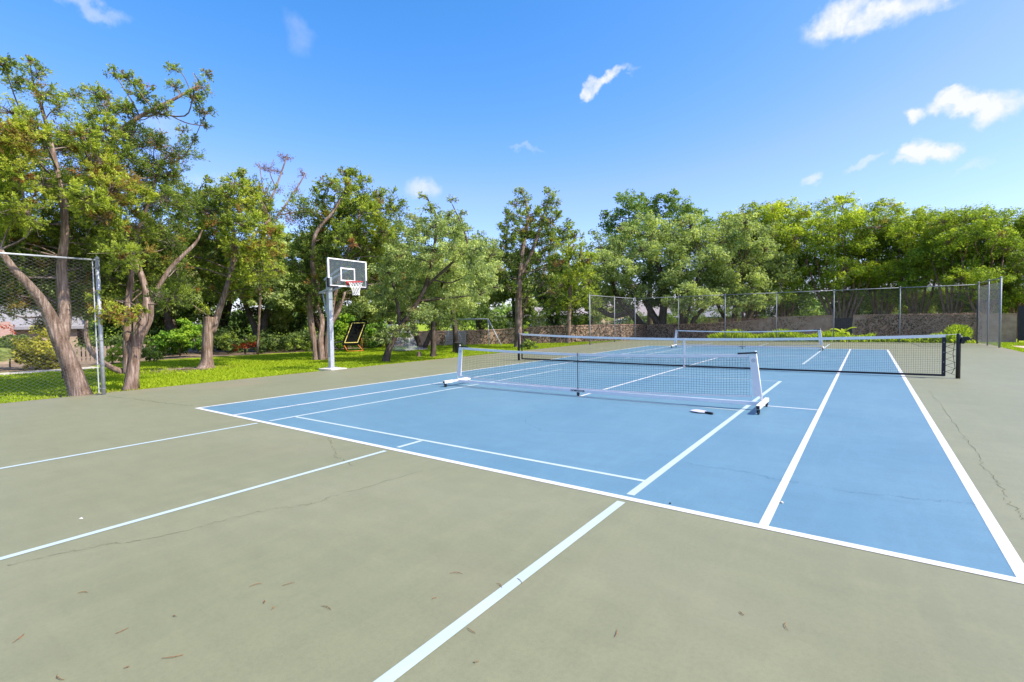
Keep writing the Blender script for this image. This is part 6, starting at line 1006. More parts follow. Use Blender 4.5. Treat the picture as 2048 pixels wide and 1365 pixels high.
{'name': 'privet_tree', 'label': 'leafy tree with sunlit shelf of leaves left of the gate', 'cat': 'tree', 'group': 'dense row of trees behind the wall', 'base': (4.66, 42.7, 0.0), 'trunks': [[(4.39, 42.72, -0.03, 0.109), (4.08, 42.63, 1.74, 0.097), (3.81, 42.59, 3.64, 0.085), (3.13, 42.49, 6.41, 0.061)], [(4.5, 42.94, -0.04, 0.109), (4.39, 42.67, 1.73, 0.097), (4.21, 42.65, 3.62, 0.085), (3.88, 42.6, 6.36, 0.06)], [(4.68, 42.53, -0.02, 0.108), (4.61, 42.7, 1.73, 0.096), (4.58, 42.69, 3.61, 0.084), (4.62, 42.7, 6.3, 0.06)], [(4.78, 42.83, -0.03, 0.109), (4.87, 42.73, 1.73, 0.096), (5.25, 42.77, 3.58, 0.083), (5.35, 42.78, 6.25, 0.059)], [(4.95, 42.48, -0.02, 0.108), (5.13, 42.76, 1.72, 0.096), (5.47, 42.79, 3.57, 0.083), (6.07, 42.85, 6.19, 0.059)]], 'lobes': [(3.91, 40.98, 10.23, 1.36, 0.85, 1025, 0.18), (4.67, 43.62, 10.91, 1.2, 0.85, 734, 0.09), (5.43, 43.44, 9.61, 1.4, 0.85, 1025, 0.11), (4.07, 42.53, 9.23, 1.84, 0.85, 1753, 0.08), (5.47, 41.42, 7.7, 1.76, 0.85, 1753, -0.02), (4.08, 44.05, 7.33, 2.01, 0.85, 1965, -0.07), (5.55, 44.28, 6.37, 1.87, 0.85, 1753, -0.12), (4.62, 42.76, 5.06, 1.95, 0.85, 1965, -0.07), (6.06, 42.87, 4.57, 1.81, 0.85, 1753, -0.1), (5.49, 41.52, 3.32, 1.77, 0.85, 1753, -0.14), (4.58, 40.29, 3.51, 1.44, 0.85, 1189, 0.03), (6.07, 42.23, 9.93, 0.83, 0.85, 388, 0.16), (3.35, 45.05, 3.27, 1.49, 0.85, 1019, -0.22), (4.5, 45.2, 2.79, 1.47, 0.85, 1019, -0.22), (5.48, 45.3, 3.36, 1.46, 0.85, 1019, -0.22), (3.97, 45.14, 2.1, 1.48, 0.85, 1019, -0.22), (5.11, 45.27, 2.16, 1.47, 0.85, 1019, -0.22), (2.89, 43.67, 9.64, 2.29, 0.85, 1510, -0.12), (4.2, 43.86, 9.12, 2.25, 0.85, 1510, -0.12), (5.49, 44.0, 9.4, 2.22, 0.85, 1510, -0.12), (2.9, 43.67, 7.14, 2.29, 0.85, 1510, -0.12), (4.21, 43.86, 7.46, 2.26, 0.85, 1510, -0.12), (5.5, 44.0, 6.98, 2.22, 0.85, 1510, -0.12), (2.91, 43.67, 5.46, 2.3, 0.85, 1510, -0.12), (4.23, 43.86, 4.99, 2.26, 0.85, 1510, -0.12), (5.51, 44.0, 5.34, 2.23, 0.85, 1510, -0.12)], 'style': 'privet', 'seed': 21, 'L': 0.197, 'bark': 1},
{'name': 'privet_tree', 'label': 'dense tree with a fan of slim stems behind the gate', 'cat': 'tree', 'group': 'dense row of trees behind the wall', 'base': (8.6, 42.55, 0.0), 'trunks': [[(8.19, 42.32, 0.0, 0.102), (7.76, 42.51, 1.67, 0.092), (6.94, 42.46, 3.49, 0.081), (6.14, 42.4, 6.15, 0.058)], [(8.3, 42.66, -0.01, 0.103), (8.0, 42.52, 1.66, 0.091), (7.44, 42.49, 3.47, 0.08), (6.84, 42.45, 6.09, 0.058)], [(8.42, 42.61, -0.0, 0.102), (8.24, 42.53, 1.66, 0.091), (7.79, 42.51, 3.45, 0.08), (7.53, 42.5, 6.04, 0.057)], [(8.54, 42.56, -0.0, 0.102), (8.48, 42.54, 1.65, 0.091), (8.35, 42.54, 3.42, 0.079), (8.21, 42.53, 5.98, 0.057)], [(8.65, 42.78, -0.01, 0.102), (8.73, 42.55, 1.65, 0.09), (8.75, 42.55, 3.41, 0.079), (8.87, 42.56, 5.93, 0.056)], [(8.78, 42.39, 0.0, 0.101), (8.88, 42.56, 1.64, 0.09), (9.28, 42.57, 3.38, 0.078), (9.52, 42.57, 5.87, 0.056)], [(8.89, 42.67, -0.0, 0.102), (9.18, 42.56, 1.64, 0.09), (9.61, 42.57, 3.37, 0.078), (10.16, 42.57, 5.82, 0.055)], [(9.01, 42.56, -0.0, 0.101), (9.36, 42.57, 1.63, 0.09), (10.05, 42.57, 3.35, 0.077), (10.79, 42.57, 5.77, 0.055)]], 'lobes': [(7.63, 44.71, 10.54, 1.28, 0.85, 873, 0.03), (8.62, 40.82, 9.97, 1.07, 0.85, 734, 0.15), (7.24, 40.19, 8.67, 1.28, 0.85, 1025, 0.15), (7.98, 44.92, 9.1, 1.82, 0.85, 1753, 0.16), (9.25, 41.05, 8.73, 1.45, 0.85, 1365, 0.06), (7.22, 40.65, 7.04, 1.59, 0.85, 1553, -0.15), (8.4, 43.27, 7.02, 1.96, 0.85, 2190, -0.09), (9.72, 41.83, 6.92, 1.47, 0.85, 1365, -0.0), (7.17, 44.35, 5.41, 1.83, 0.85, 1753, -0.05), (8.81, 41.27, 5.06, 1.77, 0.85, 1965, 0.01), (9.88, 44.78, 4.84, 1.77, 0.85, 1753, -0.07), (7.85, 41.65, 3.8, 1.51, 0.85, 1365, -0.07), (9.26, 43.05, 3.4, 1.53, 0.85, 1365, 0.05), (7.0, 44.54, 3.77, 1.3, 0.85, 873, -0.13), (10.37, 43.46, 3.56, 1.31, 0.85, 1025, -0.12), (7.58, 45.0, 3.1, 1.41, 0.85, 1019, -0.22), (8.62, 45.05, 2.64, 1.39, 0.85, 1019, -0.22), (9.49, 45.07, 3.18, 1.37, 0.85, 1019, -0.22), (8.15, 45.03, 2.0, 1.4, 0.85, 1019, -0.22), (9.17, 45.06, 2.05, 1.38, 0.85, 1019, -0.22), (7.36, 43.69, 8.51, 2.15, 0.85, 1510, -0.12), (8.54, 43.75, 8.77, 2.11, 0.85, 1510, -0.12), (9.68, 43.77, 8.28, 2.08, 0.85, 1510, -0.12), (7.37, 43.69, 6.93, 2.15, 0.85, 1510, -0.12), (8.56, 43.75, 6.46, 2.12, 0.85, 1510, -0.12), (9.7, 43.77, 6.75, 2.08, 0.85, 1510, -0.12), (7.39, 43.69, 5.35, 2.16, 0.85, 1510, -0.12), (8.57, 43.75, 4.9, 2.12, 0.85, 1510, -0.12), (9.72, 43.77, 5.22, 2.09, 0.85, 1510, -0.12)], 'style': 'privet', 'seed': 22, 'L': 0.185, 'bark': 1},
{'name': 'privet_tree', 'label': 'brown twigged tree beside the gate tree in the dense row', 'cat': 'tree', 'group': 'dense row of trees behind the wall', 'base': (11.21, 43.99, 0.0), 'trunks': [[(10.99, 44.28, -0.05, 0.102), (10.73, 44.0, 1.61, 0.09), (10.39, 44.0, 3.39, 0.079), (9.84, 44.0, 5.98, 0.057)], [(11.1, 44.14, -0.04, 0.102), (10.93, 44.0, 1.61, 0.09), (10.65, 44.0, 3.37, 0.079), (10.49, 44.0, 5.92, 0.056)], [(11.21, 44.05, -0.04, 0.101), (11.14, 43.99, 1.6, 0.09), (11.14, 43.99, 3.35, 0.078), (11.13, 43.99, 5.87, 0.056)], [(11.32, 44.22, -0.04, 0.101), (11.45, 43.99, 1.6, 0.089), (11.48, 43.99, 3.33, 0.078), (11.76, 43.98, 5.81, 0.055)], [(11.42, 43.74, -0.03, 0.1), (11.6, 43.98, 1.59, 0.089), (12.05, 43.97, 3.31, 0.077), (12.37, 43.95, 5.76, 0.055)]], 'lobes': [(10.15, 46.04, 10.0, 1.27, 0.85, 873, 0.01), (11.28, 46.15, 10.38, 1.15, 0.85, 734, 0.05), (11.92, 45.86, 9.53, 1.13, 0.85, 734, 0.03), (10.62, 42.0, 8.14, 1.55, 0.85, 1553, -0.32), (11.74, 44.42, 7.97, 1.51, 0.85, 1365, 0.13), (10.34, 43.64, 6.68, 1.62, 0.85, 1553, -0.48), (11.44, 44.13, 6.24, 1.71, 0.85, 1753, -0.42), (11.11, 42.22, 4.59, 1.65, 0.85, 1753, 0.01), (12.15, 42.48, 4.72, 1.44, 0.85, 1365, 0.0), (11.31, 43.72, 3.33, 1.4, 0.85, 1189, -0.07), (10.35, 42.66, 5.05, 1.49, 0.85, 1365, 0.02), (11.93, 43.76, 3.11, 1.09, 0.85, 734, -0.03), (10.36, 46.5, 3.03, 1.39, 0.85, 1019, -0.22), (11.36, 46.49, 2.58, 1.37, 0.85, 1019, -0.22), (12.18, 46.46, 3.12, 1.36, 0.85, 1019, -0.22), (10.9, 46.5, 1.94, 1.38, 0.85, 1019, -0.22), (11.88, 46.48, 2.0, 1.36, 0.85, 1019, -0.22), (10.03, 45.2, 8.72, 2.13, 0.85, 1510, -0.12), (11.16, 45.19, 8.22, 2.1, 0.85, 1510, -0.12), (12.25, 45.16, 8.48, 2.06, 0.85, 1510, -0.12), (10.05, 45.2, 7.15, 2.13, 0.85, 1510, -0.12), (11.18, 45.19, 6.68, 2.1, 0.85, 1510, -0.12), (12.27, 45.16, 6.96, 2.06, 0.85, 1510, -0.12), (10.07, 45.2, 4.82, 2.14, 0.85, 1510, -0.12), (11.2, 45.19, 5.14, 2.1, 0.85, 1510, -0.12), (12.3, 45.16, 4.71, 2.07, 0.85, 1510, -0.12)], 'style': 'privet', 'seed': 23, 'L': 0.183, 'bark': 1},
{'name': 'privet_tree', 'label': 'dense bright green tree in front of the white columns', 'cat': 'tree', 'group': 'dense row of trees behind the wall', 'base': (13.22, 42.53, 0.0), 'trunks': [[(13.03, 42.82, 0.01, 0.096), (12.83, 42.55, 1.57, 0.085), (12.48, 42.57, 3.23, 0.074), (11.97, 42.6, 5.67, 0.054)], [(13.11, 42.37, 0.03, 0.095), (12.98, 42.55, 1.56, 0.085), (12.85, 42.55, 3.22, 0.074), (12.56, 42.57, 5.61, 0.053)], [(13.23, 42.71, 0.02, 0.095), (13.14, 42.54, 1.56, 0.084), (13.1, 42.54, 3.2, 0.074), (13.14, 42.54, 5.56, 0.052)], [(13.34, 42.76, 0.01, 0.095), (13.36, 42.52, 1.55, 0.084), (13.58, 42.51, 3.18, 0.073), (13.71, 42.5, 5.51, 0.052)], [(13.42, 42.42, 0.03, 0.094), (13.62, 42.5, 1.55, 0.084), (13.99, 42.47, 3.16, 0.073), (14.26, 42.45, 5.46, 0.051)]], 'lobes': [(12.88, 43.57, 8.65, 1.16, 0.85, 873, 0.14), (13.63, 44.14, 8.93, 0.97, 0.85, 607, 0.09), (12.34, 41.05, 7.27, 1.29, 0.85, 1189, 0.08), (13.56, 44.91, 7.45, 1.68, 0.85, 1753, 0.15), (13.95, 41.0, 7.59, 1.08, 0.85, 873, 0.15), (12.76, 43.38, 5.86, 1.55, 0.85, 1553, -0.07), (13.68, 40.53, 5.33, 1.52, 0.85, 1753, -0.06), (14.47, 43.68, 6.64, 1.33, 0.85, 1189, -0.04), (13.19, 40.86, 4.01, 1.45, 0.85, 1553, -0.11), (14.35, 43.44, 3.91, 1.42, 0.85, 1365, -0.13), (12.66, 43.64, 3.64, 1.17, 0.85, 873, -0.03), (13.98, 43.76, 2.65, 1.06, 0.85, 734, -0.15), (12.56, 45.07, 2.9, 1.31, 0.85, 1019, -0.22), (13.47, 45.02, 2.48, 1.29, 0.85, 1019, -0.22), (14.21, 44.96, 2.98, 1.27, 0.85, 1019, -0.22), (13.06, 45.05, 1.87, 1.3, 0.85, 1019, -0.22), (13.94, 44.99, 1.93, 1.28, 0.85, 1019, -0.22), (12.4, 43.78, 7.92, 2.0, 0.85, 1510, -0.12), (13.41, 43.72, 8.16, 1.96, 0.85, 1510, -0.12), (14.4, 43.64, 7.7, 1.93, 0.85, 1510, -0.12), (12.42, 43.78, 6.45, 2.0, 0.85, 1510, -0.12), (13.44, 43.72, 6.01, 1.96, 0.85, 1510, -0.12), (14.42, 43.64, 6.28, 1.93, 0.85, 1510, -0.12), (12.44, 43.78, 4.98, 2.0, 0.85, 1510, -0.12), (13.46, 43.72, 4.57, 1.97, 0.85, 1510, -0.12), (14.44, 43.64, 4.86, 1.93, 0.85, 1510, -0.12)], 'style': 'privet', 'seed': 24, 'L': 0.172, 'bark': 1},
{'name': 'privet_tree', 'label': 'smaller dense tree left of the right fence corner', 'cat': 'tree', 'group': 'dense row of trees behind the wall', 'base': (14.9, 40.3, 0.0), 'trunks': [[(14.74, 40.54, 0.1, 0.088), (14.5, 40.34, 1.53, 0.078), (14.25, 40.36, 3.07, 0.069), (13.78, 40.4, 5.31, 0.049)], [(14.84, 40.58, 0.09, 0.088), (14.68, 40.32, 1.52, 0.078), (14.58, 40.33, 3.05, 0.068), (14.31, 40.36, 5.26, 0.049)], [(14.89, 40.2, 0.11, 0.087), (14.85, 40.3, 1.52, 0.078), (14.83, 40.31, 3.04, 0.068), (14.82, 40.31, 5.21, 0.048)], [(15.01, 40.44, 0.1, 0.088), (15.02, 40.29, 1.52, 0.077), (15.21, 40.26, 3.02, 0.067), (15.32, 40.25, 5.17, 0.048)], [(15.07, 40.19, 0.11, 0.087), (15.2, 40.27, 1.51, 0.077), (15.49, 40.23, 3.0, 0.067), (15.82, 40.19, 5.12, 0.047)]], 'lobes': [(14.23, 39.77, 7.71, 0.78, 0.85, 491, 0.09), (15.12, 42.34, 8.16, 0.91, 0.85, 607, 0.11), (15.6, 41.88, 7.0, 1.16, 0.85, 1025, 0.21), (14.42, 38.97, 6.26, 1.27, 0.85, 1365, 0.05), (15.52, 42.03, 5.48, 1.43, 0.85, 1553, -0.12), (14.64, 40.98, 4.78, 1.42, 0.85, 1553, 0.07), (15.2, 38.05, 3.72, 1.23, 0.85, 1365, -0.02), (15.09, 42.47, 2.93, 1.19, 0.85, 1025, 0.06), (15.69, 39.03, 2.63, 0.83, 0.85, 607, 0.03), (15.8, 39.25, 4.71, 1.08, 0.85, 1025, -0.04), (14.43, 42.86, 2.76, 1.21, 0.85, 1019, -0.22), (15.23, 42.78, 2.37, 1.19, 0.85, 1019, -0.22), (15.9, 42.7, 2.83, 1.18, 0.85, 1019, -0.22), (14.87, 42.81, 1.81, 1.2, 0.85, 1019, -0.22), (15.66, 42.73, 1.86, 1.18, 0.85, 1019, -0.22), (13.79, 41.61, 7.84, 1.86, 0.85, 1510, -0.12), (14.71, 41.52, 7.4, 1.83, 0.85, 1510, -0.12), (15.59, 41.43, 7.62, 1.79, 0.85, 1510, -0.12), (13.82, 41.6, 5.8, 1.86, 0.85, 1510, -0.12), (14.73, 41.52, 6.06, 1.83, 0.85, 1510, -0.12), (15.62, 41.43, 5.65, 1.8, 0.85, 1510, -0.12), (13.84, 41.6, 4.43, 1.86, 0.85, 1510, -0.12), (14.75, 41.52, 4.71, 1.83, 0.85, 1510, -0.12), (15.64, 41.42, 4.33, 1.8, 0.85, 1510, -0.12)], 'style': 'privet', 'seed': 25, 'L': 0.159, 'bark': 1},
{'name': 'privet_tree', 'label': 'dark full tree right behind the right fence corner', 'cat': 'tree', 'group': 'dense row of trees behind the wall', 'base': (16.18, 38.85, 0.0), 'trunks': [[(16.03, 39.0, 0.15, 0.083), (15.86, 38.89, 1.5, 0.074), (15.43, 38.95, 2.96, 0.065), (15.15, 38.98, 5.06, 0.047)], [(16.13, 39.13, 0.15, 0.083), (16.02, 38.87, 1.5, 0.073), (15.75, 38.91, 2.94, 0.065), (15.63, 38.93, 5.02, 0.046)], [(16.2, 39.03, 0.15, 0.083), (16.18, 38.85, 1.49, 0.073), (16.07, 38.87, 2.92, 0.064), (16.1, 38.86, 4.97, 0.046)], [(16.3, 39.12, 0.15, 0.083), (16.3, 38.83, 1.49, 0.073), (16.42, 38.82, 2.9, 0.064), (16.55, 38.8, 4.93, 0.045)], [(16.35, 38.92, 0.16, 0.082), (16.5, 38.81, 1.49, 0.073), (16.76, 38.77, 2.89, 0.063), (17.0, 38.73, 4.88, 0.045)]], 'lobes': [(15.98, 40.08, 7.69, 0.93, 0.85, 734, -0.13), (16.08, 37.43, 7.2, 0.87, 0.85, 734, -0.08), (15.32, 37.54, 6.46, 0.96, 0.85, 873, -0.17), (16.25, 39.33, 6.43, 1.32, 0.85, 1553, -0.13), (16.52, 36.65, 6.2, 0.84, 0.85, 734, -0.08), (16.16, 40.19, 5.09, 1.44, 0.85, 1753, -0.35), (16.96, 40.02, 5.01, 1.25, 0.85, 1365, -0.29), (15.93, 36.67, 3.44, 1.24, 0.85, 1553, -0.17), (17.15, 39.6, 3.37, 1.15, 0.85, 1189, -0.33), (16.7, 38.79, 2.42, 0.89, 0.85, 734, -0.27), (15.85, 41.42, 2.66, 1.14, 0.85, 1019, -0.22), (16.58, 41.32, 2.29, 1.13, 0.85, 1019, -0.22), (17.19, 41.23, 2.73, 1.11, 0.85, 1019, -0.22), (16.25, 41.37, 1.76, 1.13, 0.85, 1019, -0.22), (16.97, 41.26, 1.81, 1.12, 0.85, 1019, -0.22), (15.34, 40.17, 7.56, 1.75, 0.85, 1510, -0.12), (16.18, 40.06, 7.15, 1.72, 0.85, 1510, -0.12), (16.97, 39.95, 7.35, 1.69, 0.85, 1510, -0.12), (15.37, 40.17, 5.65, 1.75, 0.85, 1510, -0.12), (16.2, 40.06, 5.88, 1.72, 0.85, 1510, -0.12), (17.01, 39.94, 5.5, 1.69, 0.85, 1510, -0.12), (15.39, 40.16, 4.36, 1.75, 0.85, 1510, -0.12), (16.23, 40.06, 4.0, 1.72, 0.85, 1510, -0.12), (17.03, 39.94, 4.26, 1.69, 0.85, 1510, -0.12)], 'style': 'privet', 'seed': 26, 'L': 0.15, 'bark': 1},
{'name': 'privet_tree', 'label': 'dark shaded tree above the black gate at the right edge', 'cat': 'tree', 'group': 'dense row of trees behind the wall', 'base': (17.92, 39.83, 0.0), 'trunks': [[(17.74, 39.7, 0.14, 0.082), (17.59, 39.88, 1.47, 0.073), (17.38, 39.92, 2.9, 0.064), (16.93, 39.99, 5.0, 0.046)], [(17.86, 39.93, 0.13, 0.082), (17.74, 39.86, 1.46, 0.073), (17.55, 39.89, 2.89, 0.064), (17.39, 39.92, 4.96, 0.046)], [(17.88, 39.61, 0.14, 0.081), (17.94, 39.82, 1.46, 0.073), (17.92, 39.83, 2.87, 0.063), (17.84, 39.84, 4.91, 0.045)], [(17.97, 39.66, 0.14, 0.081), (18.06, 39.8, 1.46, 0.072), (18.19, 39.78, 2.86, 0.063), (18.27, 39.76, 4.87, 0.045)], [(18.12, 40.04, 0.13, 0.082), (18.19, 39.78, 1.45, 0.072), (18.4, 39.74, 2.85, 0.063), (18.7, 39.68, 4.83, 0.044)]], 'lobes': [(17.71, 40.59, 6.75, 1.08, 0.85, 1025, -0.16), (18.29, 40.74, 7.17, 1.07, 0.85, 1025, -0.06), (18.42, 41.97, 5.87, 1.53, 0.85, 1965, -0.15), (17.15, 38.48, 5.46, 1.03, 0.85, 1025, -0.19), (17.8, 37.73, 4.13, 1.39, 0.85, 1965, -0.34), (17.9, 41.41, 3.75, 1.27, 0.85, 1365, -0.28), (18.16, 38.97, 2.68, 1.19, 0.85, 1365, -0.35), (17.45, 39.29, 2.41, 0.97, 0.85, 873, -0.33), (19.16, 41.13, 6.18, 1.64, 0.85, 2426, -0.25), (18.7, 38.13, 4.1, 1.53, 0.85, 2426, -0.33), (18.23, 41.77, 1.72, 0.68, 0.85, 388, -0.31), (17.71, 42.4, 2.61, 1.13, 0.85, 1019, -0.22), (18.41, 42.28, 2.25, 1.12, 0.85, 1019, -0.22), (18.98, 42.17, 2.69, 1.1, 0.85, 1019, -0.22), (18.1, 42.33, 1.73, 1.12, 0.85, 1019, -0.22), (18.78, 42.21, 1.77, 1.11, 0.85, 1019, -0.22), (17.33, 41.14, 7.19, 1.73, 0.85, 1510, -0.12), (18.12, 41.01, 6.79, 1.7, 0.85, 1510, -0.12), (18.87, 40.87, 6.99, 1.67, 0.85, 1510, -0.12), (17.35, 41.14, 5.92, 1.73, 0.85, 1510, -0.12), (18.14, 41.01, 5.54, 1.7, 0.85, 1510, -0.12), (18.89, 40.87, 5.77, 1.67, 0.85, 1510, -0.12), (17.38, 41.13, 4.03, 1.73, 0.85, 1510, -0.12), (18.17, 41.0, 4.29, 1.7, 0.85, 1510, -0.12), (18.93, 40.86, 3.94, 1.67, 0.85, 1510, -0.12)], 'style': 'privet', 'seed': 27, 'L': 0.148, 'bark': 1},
{'name': 'round_hedge', 'label': 'big rounded yellow green clipped bush by the gravel path', 'cat': 'bush', 'group': None, 'base': (-15.87, 0.77, 0.0), 'trunks': [[(-15.87, 0.77, -0.11, 0.056), (-15.86, 0.8, 0.71, 0.042)]], 'lobes': [(-15.82, 0.8, 0.91, 0.78, 0.85, 2080, 0.2), (-16.3, 0.52, 0.62, 0.66, 0.85, 1503, 0.0), (-15.33, 1.09, 0.61, 0.58, 0.85, 1170, 0.1), (-15.63, 0.86, 1.39, 0.47, 0.85, 749, 0.35), (-16.27, 1.13, 1.59, 0.4, 0.85, 520, 0.4), (-16.09, 0.47, 0.34, 0.54, 0.85, 1019, -0.1), (-15.45, 0.99, 0.22, 0.51, 0.85, 879, -0.1), (-15.72, 0.76, 0.23, 0.54, 0.85, 1019, 0.0), (-16.33, 0.33, 0.92, 0.43, 0.85, 629, -0.1)], 'style': 'hedge', 'seed': 40, 'L': 0.092, 'bark': 0},
{'name': 'flowering_shrub', 'label': 'loose shrub with coral red flower sprays left of the rounded bush', 'cat': 'bush', 'group': None, 'base': (-17.5, 0.12, 0.0), 'trunks': [[(-17.5, 0.12, 0.02, 0.029), (-17.49, 0.16, 0.91, 0.029)]], 'lobes': [(-17.39, 0.21, 0.91, 0.44, 0.85, 629, -0.1), (-17.23, 0.41, 1.14, 0.32, 0.85, 333, 0.0), (-17.25, -0.02, 0.73, 0.47, 0.85, 749, -0.1), (-17.86, -0.06, 1.12, 0.4, 0.85, 520, 0.0), (-17.55, 0.17, 1.61, 0.2, 0.85, 27, 2.0), (-17.62, 0.34, 1.41, 0.18, 0.85, 25, 2.0), (-17.48, 0.51, 0.9, 0.16, 0.85, 30, 2.0), (-17.33, 0.58, 0.69, 0.12, 0.85, 17, 2.0), (-17.7, 0.01, 1.61, 0.16, 0.85, 20, 2.0), (-17.63, -0.38, 0.94, 0.47, 0.85, 749, 0.0)], 'style': 'bush', 'seed': 41, 'L': 0.094, 'bark': 0},
{'name': 'leafy_shrub', 'label': 'large broad leaved green shrub left of the sawn off trunk', 'cat': 'bush', 'group': 'shrubs along the lawn back edge', 'base': (-17.99, 6.29, 0.0), 'trunks': [[(-17.99, 6.29, 0.05, 0.036), (-17.98, 6.32, 0.86, 0.036)]], 'lobes': [(-17.94, 6.89, 1.23, 0.62, 0.85, 749, 0.2), (-17.44, 6.13, 1.07, 0.6, 0.85, 749, 0.2), (-17.9, 5.74, 0.89, 0.55, 0.85, 629, 0.1), (-17.41, 6.89, 0.59, 0.51, 0.85, 520, 0.0), (-18.21, 6.51, 0.55, 0.56, 0.85, 629, 0.0), (-18.32, 5.98, 0.42, 0.45, 0.85, 421, 0.0), (-18.76, 5.5, 0.84, 0.4, 0.85, 333, 0.2), (-17.43, 6.37, 1.62, 0.4, 0.85, 333, 0.25), (-18.17, 5.5, 0.52, 0.4, 0.85, 333, 0.0)], 'style': 'broad', 'seed': 42, 'L': 0.119, 'bark': 0},
{'name': 'leafy_shrub', 'label': 'low olive rounded shrub beside the twin trunk cedar', 'cat': 'bush', 'group': 'shrubs along the lawn back edge', 'base': (-16.48, 4.52, 0.0), 'trunks': [[(-16.48, 4.52, -0.02, 0.033), (-16.47, 4.53, 0.37, 0.033)]], 'lobes': [(-16.12, 4.42, 0.37, 0.41, 0.85, 421, 0.1), (-16.52, 4.9, 0.19, 0.3, 0.85, 220, 0.0), (-16.29, 4.18, 0.24, 0.27, 0.85, 187, 0.0), (-16.42, 4.61, 0.12, 0.32, 0.85, 255, 0.0)], 'style': 'bush', 'seed': 43, 'L': 0.108, 'bark': 0},
{'name': 'yellow_shrub', 'label': 'golden green shrub left of the brown trunks under the fence post side', 'cat': 'bush', 'group': 'shrubs along the lawn back edge', 'base': (-16.37, 3.11, 0.0), 'trunks': [[(-16.37, 3.11, -0.04, 0.031), (-16.37, 3.12, 0.35, 0.031)]], 'lobes': [(-16.27, 3.22, 0.39, 0.39, 0.85, 421, 0.5), (-16.42, 3.04, 0.18, 0.35, 0.85, 333, 0.4), (-16.57, 3.49, 0.19, 0.27, 0.85, 187, 0.4), (-16.07, 3.23, 0.68, 0.26, 0.85, 187, 0.5)], 'style': 'bush', 'seed': 44, 'L': 0.102, 'bark': 0},
{'name': 'flowering_shrub', 'label': 'shrub with orange red flowers in deep shade right of the sawn off trunk', 'cat': 'bush', 'group': None, 'base': (-17.77, 9.4, 0.0), 'trunks': [[(-17.77, 9.4, -0.04, 0.04), (-17.76, 9.41, 0.46, 0.04)]], 'lobes': [(-17.91, 8.55, 0.45, 0.43, 0.85, 333, 0.0), (-17.91, 9.07, 0.34, 0.36, 0.85, 119, 2.0), (-17.37, 9.27, 0.42, 0.33, 0.85, 101, 2.0), (-17.46, 9.67, 0.46, 0.28, 0.85, 62, 2.0), (-17.48, 9.02, 0.68, 0.38, 0.85, 255, 0.1), (-17.21, 9.43, 0.8, 0.38, 0.85, 255, 0.1), (-17.91, 8.57, 0.77, 0.43, 0.85, 333, 0.1), (-16.98, 10.12, 0.44, 0.5, 0.85, 421, -0.2), (-17.22, 10.09, 0.16, 0.39, 0.85, 255, -0.2), (-18.29, 8.84, 0.12, 0.3, 0.85, 157, 0.0)], 'style': 'bush', 'seed': 45, 'L': 0.131, 'bark': 0},
{'name': 'leafy_shrub', 'label': 'dark low shrubs bank left of the multi stemmed cedar', 'cat': 'bush', 'group': 'shrubs along the lawn back edge', 'base': (-16.58, 11.64, 0.0), 'trunks': [[(-16.58, 11.64, -0.03, 0.042), (-16.58, 11.65, 0.37, 0.042)]], 'lobes': [(-17.3, 11.16, 0.27, 0.41, 0.85, 255, 0.0), (-16.62, 11.38, 0.45, 0.46, 0.85, 333, 0.1), (-16.52, 11.93, 0.36, 0.44, 0.85, 292, 0.15), (-16.54, 12.41, 0.19, 0.35, 0.85, 187, 0.4), (-16.72, 10.85, 0.64, 0.45, 0.85, 333, -0.1), (-16.58, 11.67, 0.78, 0.46, 0.85, 333, -0.1), (-17.22, 10.67, 0.24, 0.34, 0.85, 187, 0.0), (-16.51, 12.62, 0.33, 0.3, 0.85, 130, 0.4)], 'style': 'bush', 'seed': 46, 'L': 0.136, 'bark': 0},
{'name': 'bright_shrub', 'label': 'glowing yellow green shrub behind the tilted black rebounder', 'cat': 'bush', 'group': None, 'base': (-15.92, 14.53, 0.0), 'trunks': [[(-15.92, 14.53, -0.12, 0.044), (-15.9, 14.54, 0.56, 0.044)]], 'lobes': [(-15.86, 14.34, 0.81, 0.67, 0.85, 629, 0.35), (-15.67, 14.76, 1.32, 0.56, 0.85, 421, 0.25), (-16.04, 14.27, 0.26, 0.49, 0.85, 333, 0.2), (-15.44, 14.92, 0.39, 0.49, 0.85, 333, 0.4), (-15.81, 14.7, 1.79, 0.56, 0.85, 421, 0.1), (-16.05, 14.14, 1.34, 0.49, 0.85, 333, 0.2), (-14.74, 15.35, 1.15, 0.55, 0.85, 421, 0.0), (-14.87, 15.79, 0.2, 0.44, 0.85, 255, -0.1)], 'style': 'broad', 'seed': 47, 'L': 0.145, 'bark': 0},
{'name': 'leafy_shrub', 'label': 'dark green hedge clump between the rebounder and the soccer goal', 'cat': 'bush', 'group': 'shrubs along the lawn back edge', 'base': (-15.53, 16.7, 0.0), 'trunks': [[(-15.53, 16.7, -0.18, 0.047), (-15.52, 16.71, 0.47, 0.047)]], 'lobes': [(-15.74, 16.49, 0.32, 0.58, 0.85, 421, -0.1), (-15.09, 16.77, 0.48, 0.58, 0.85, 421, 0.0), (-15.15, 17.42, 0.12, 0.46, 0.85, 255, 0.0), (-15.49, 16.5, 0.81, 0.45, 0.85, 255, 0.0), (-16.19, 16.43, 0.05, 0.39, 0.85, 187, 0.0)], 'style': 'bush', 'seed': 48, 'L': 0.153, 'bark': 0},
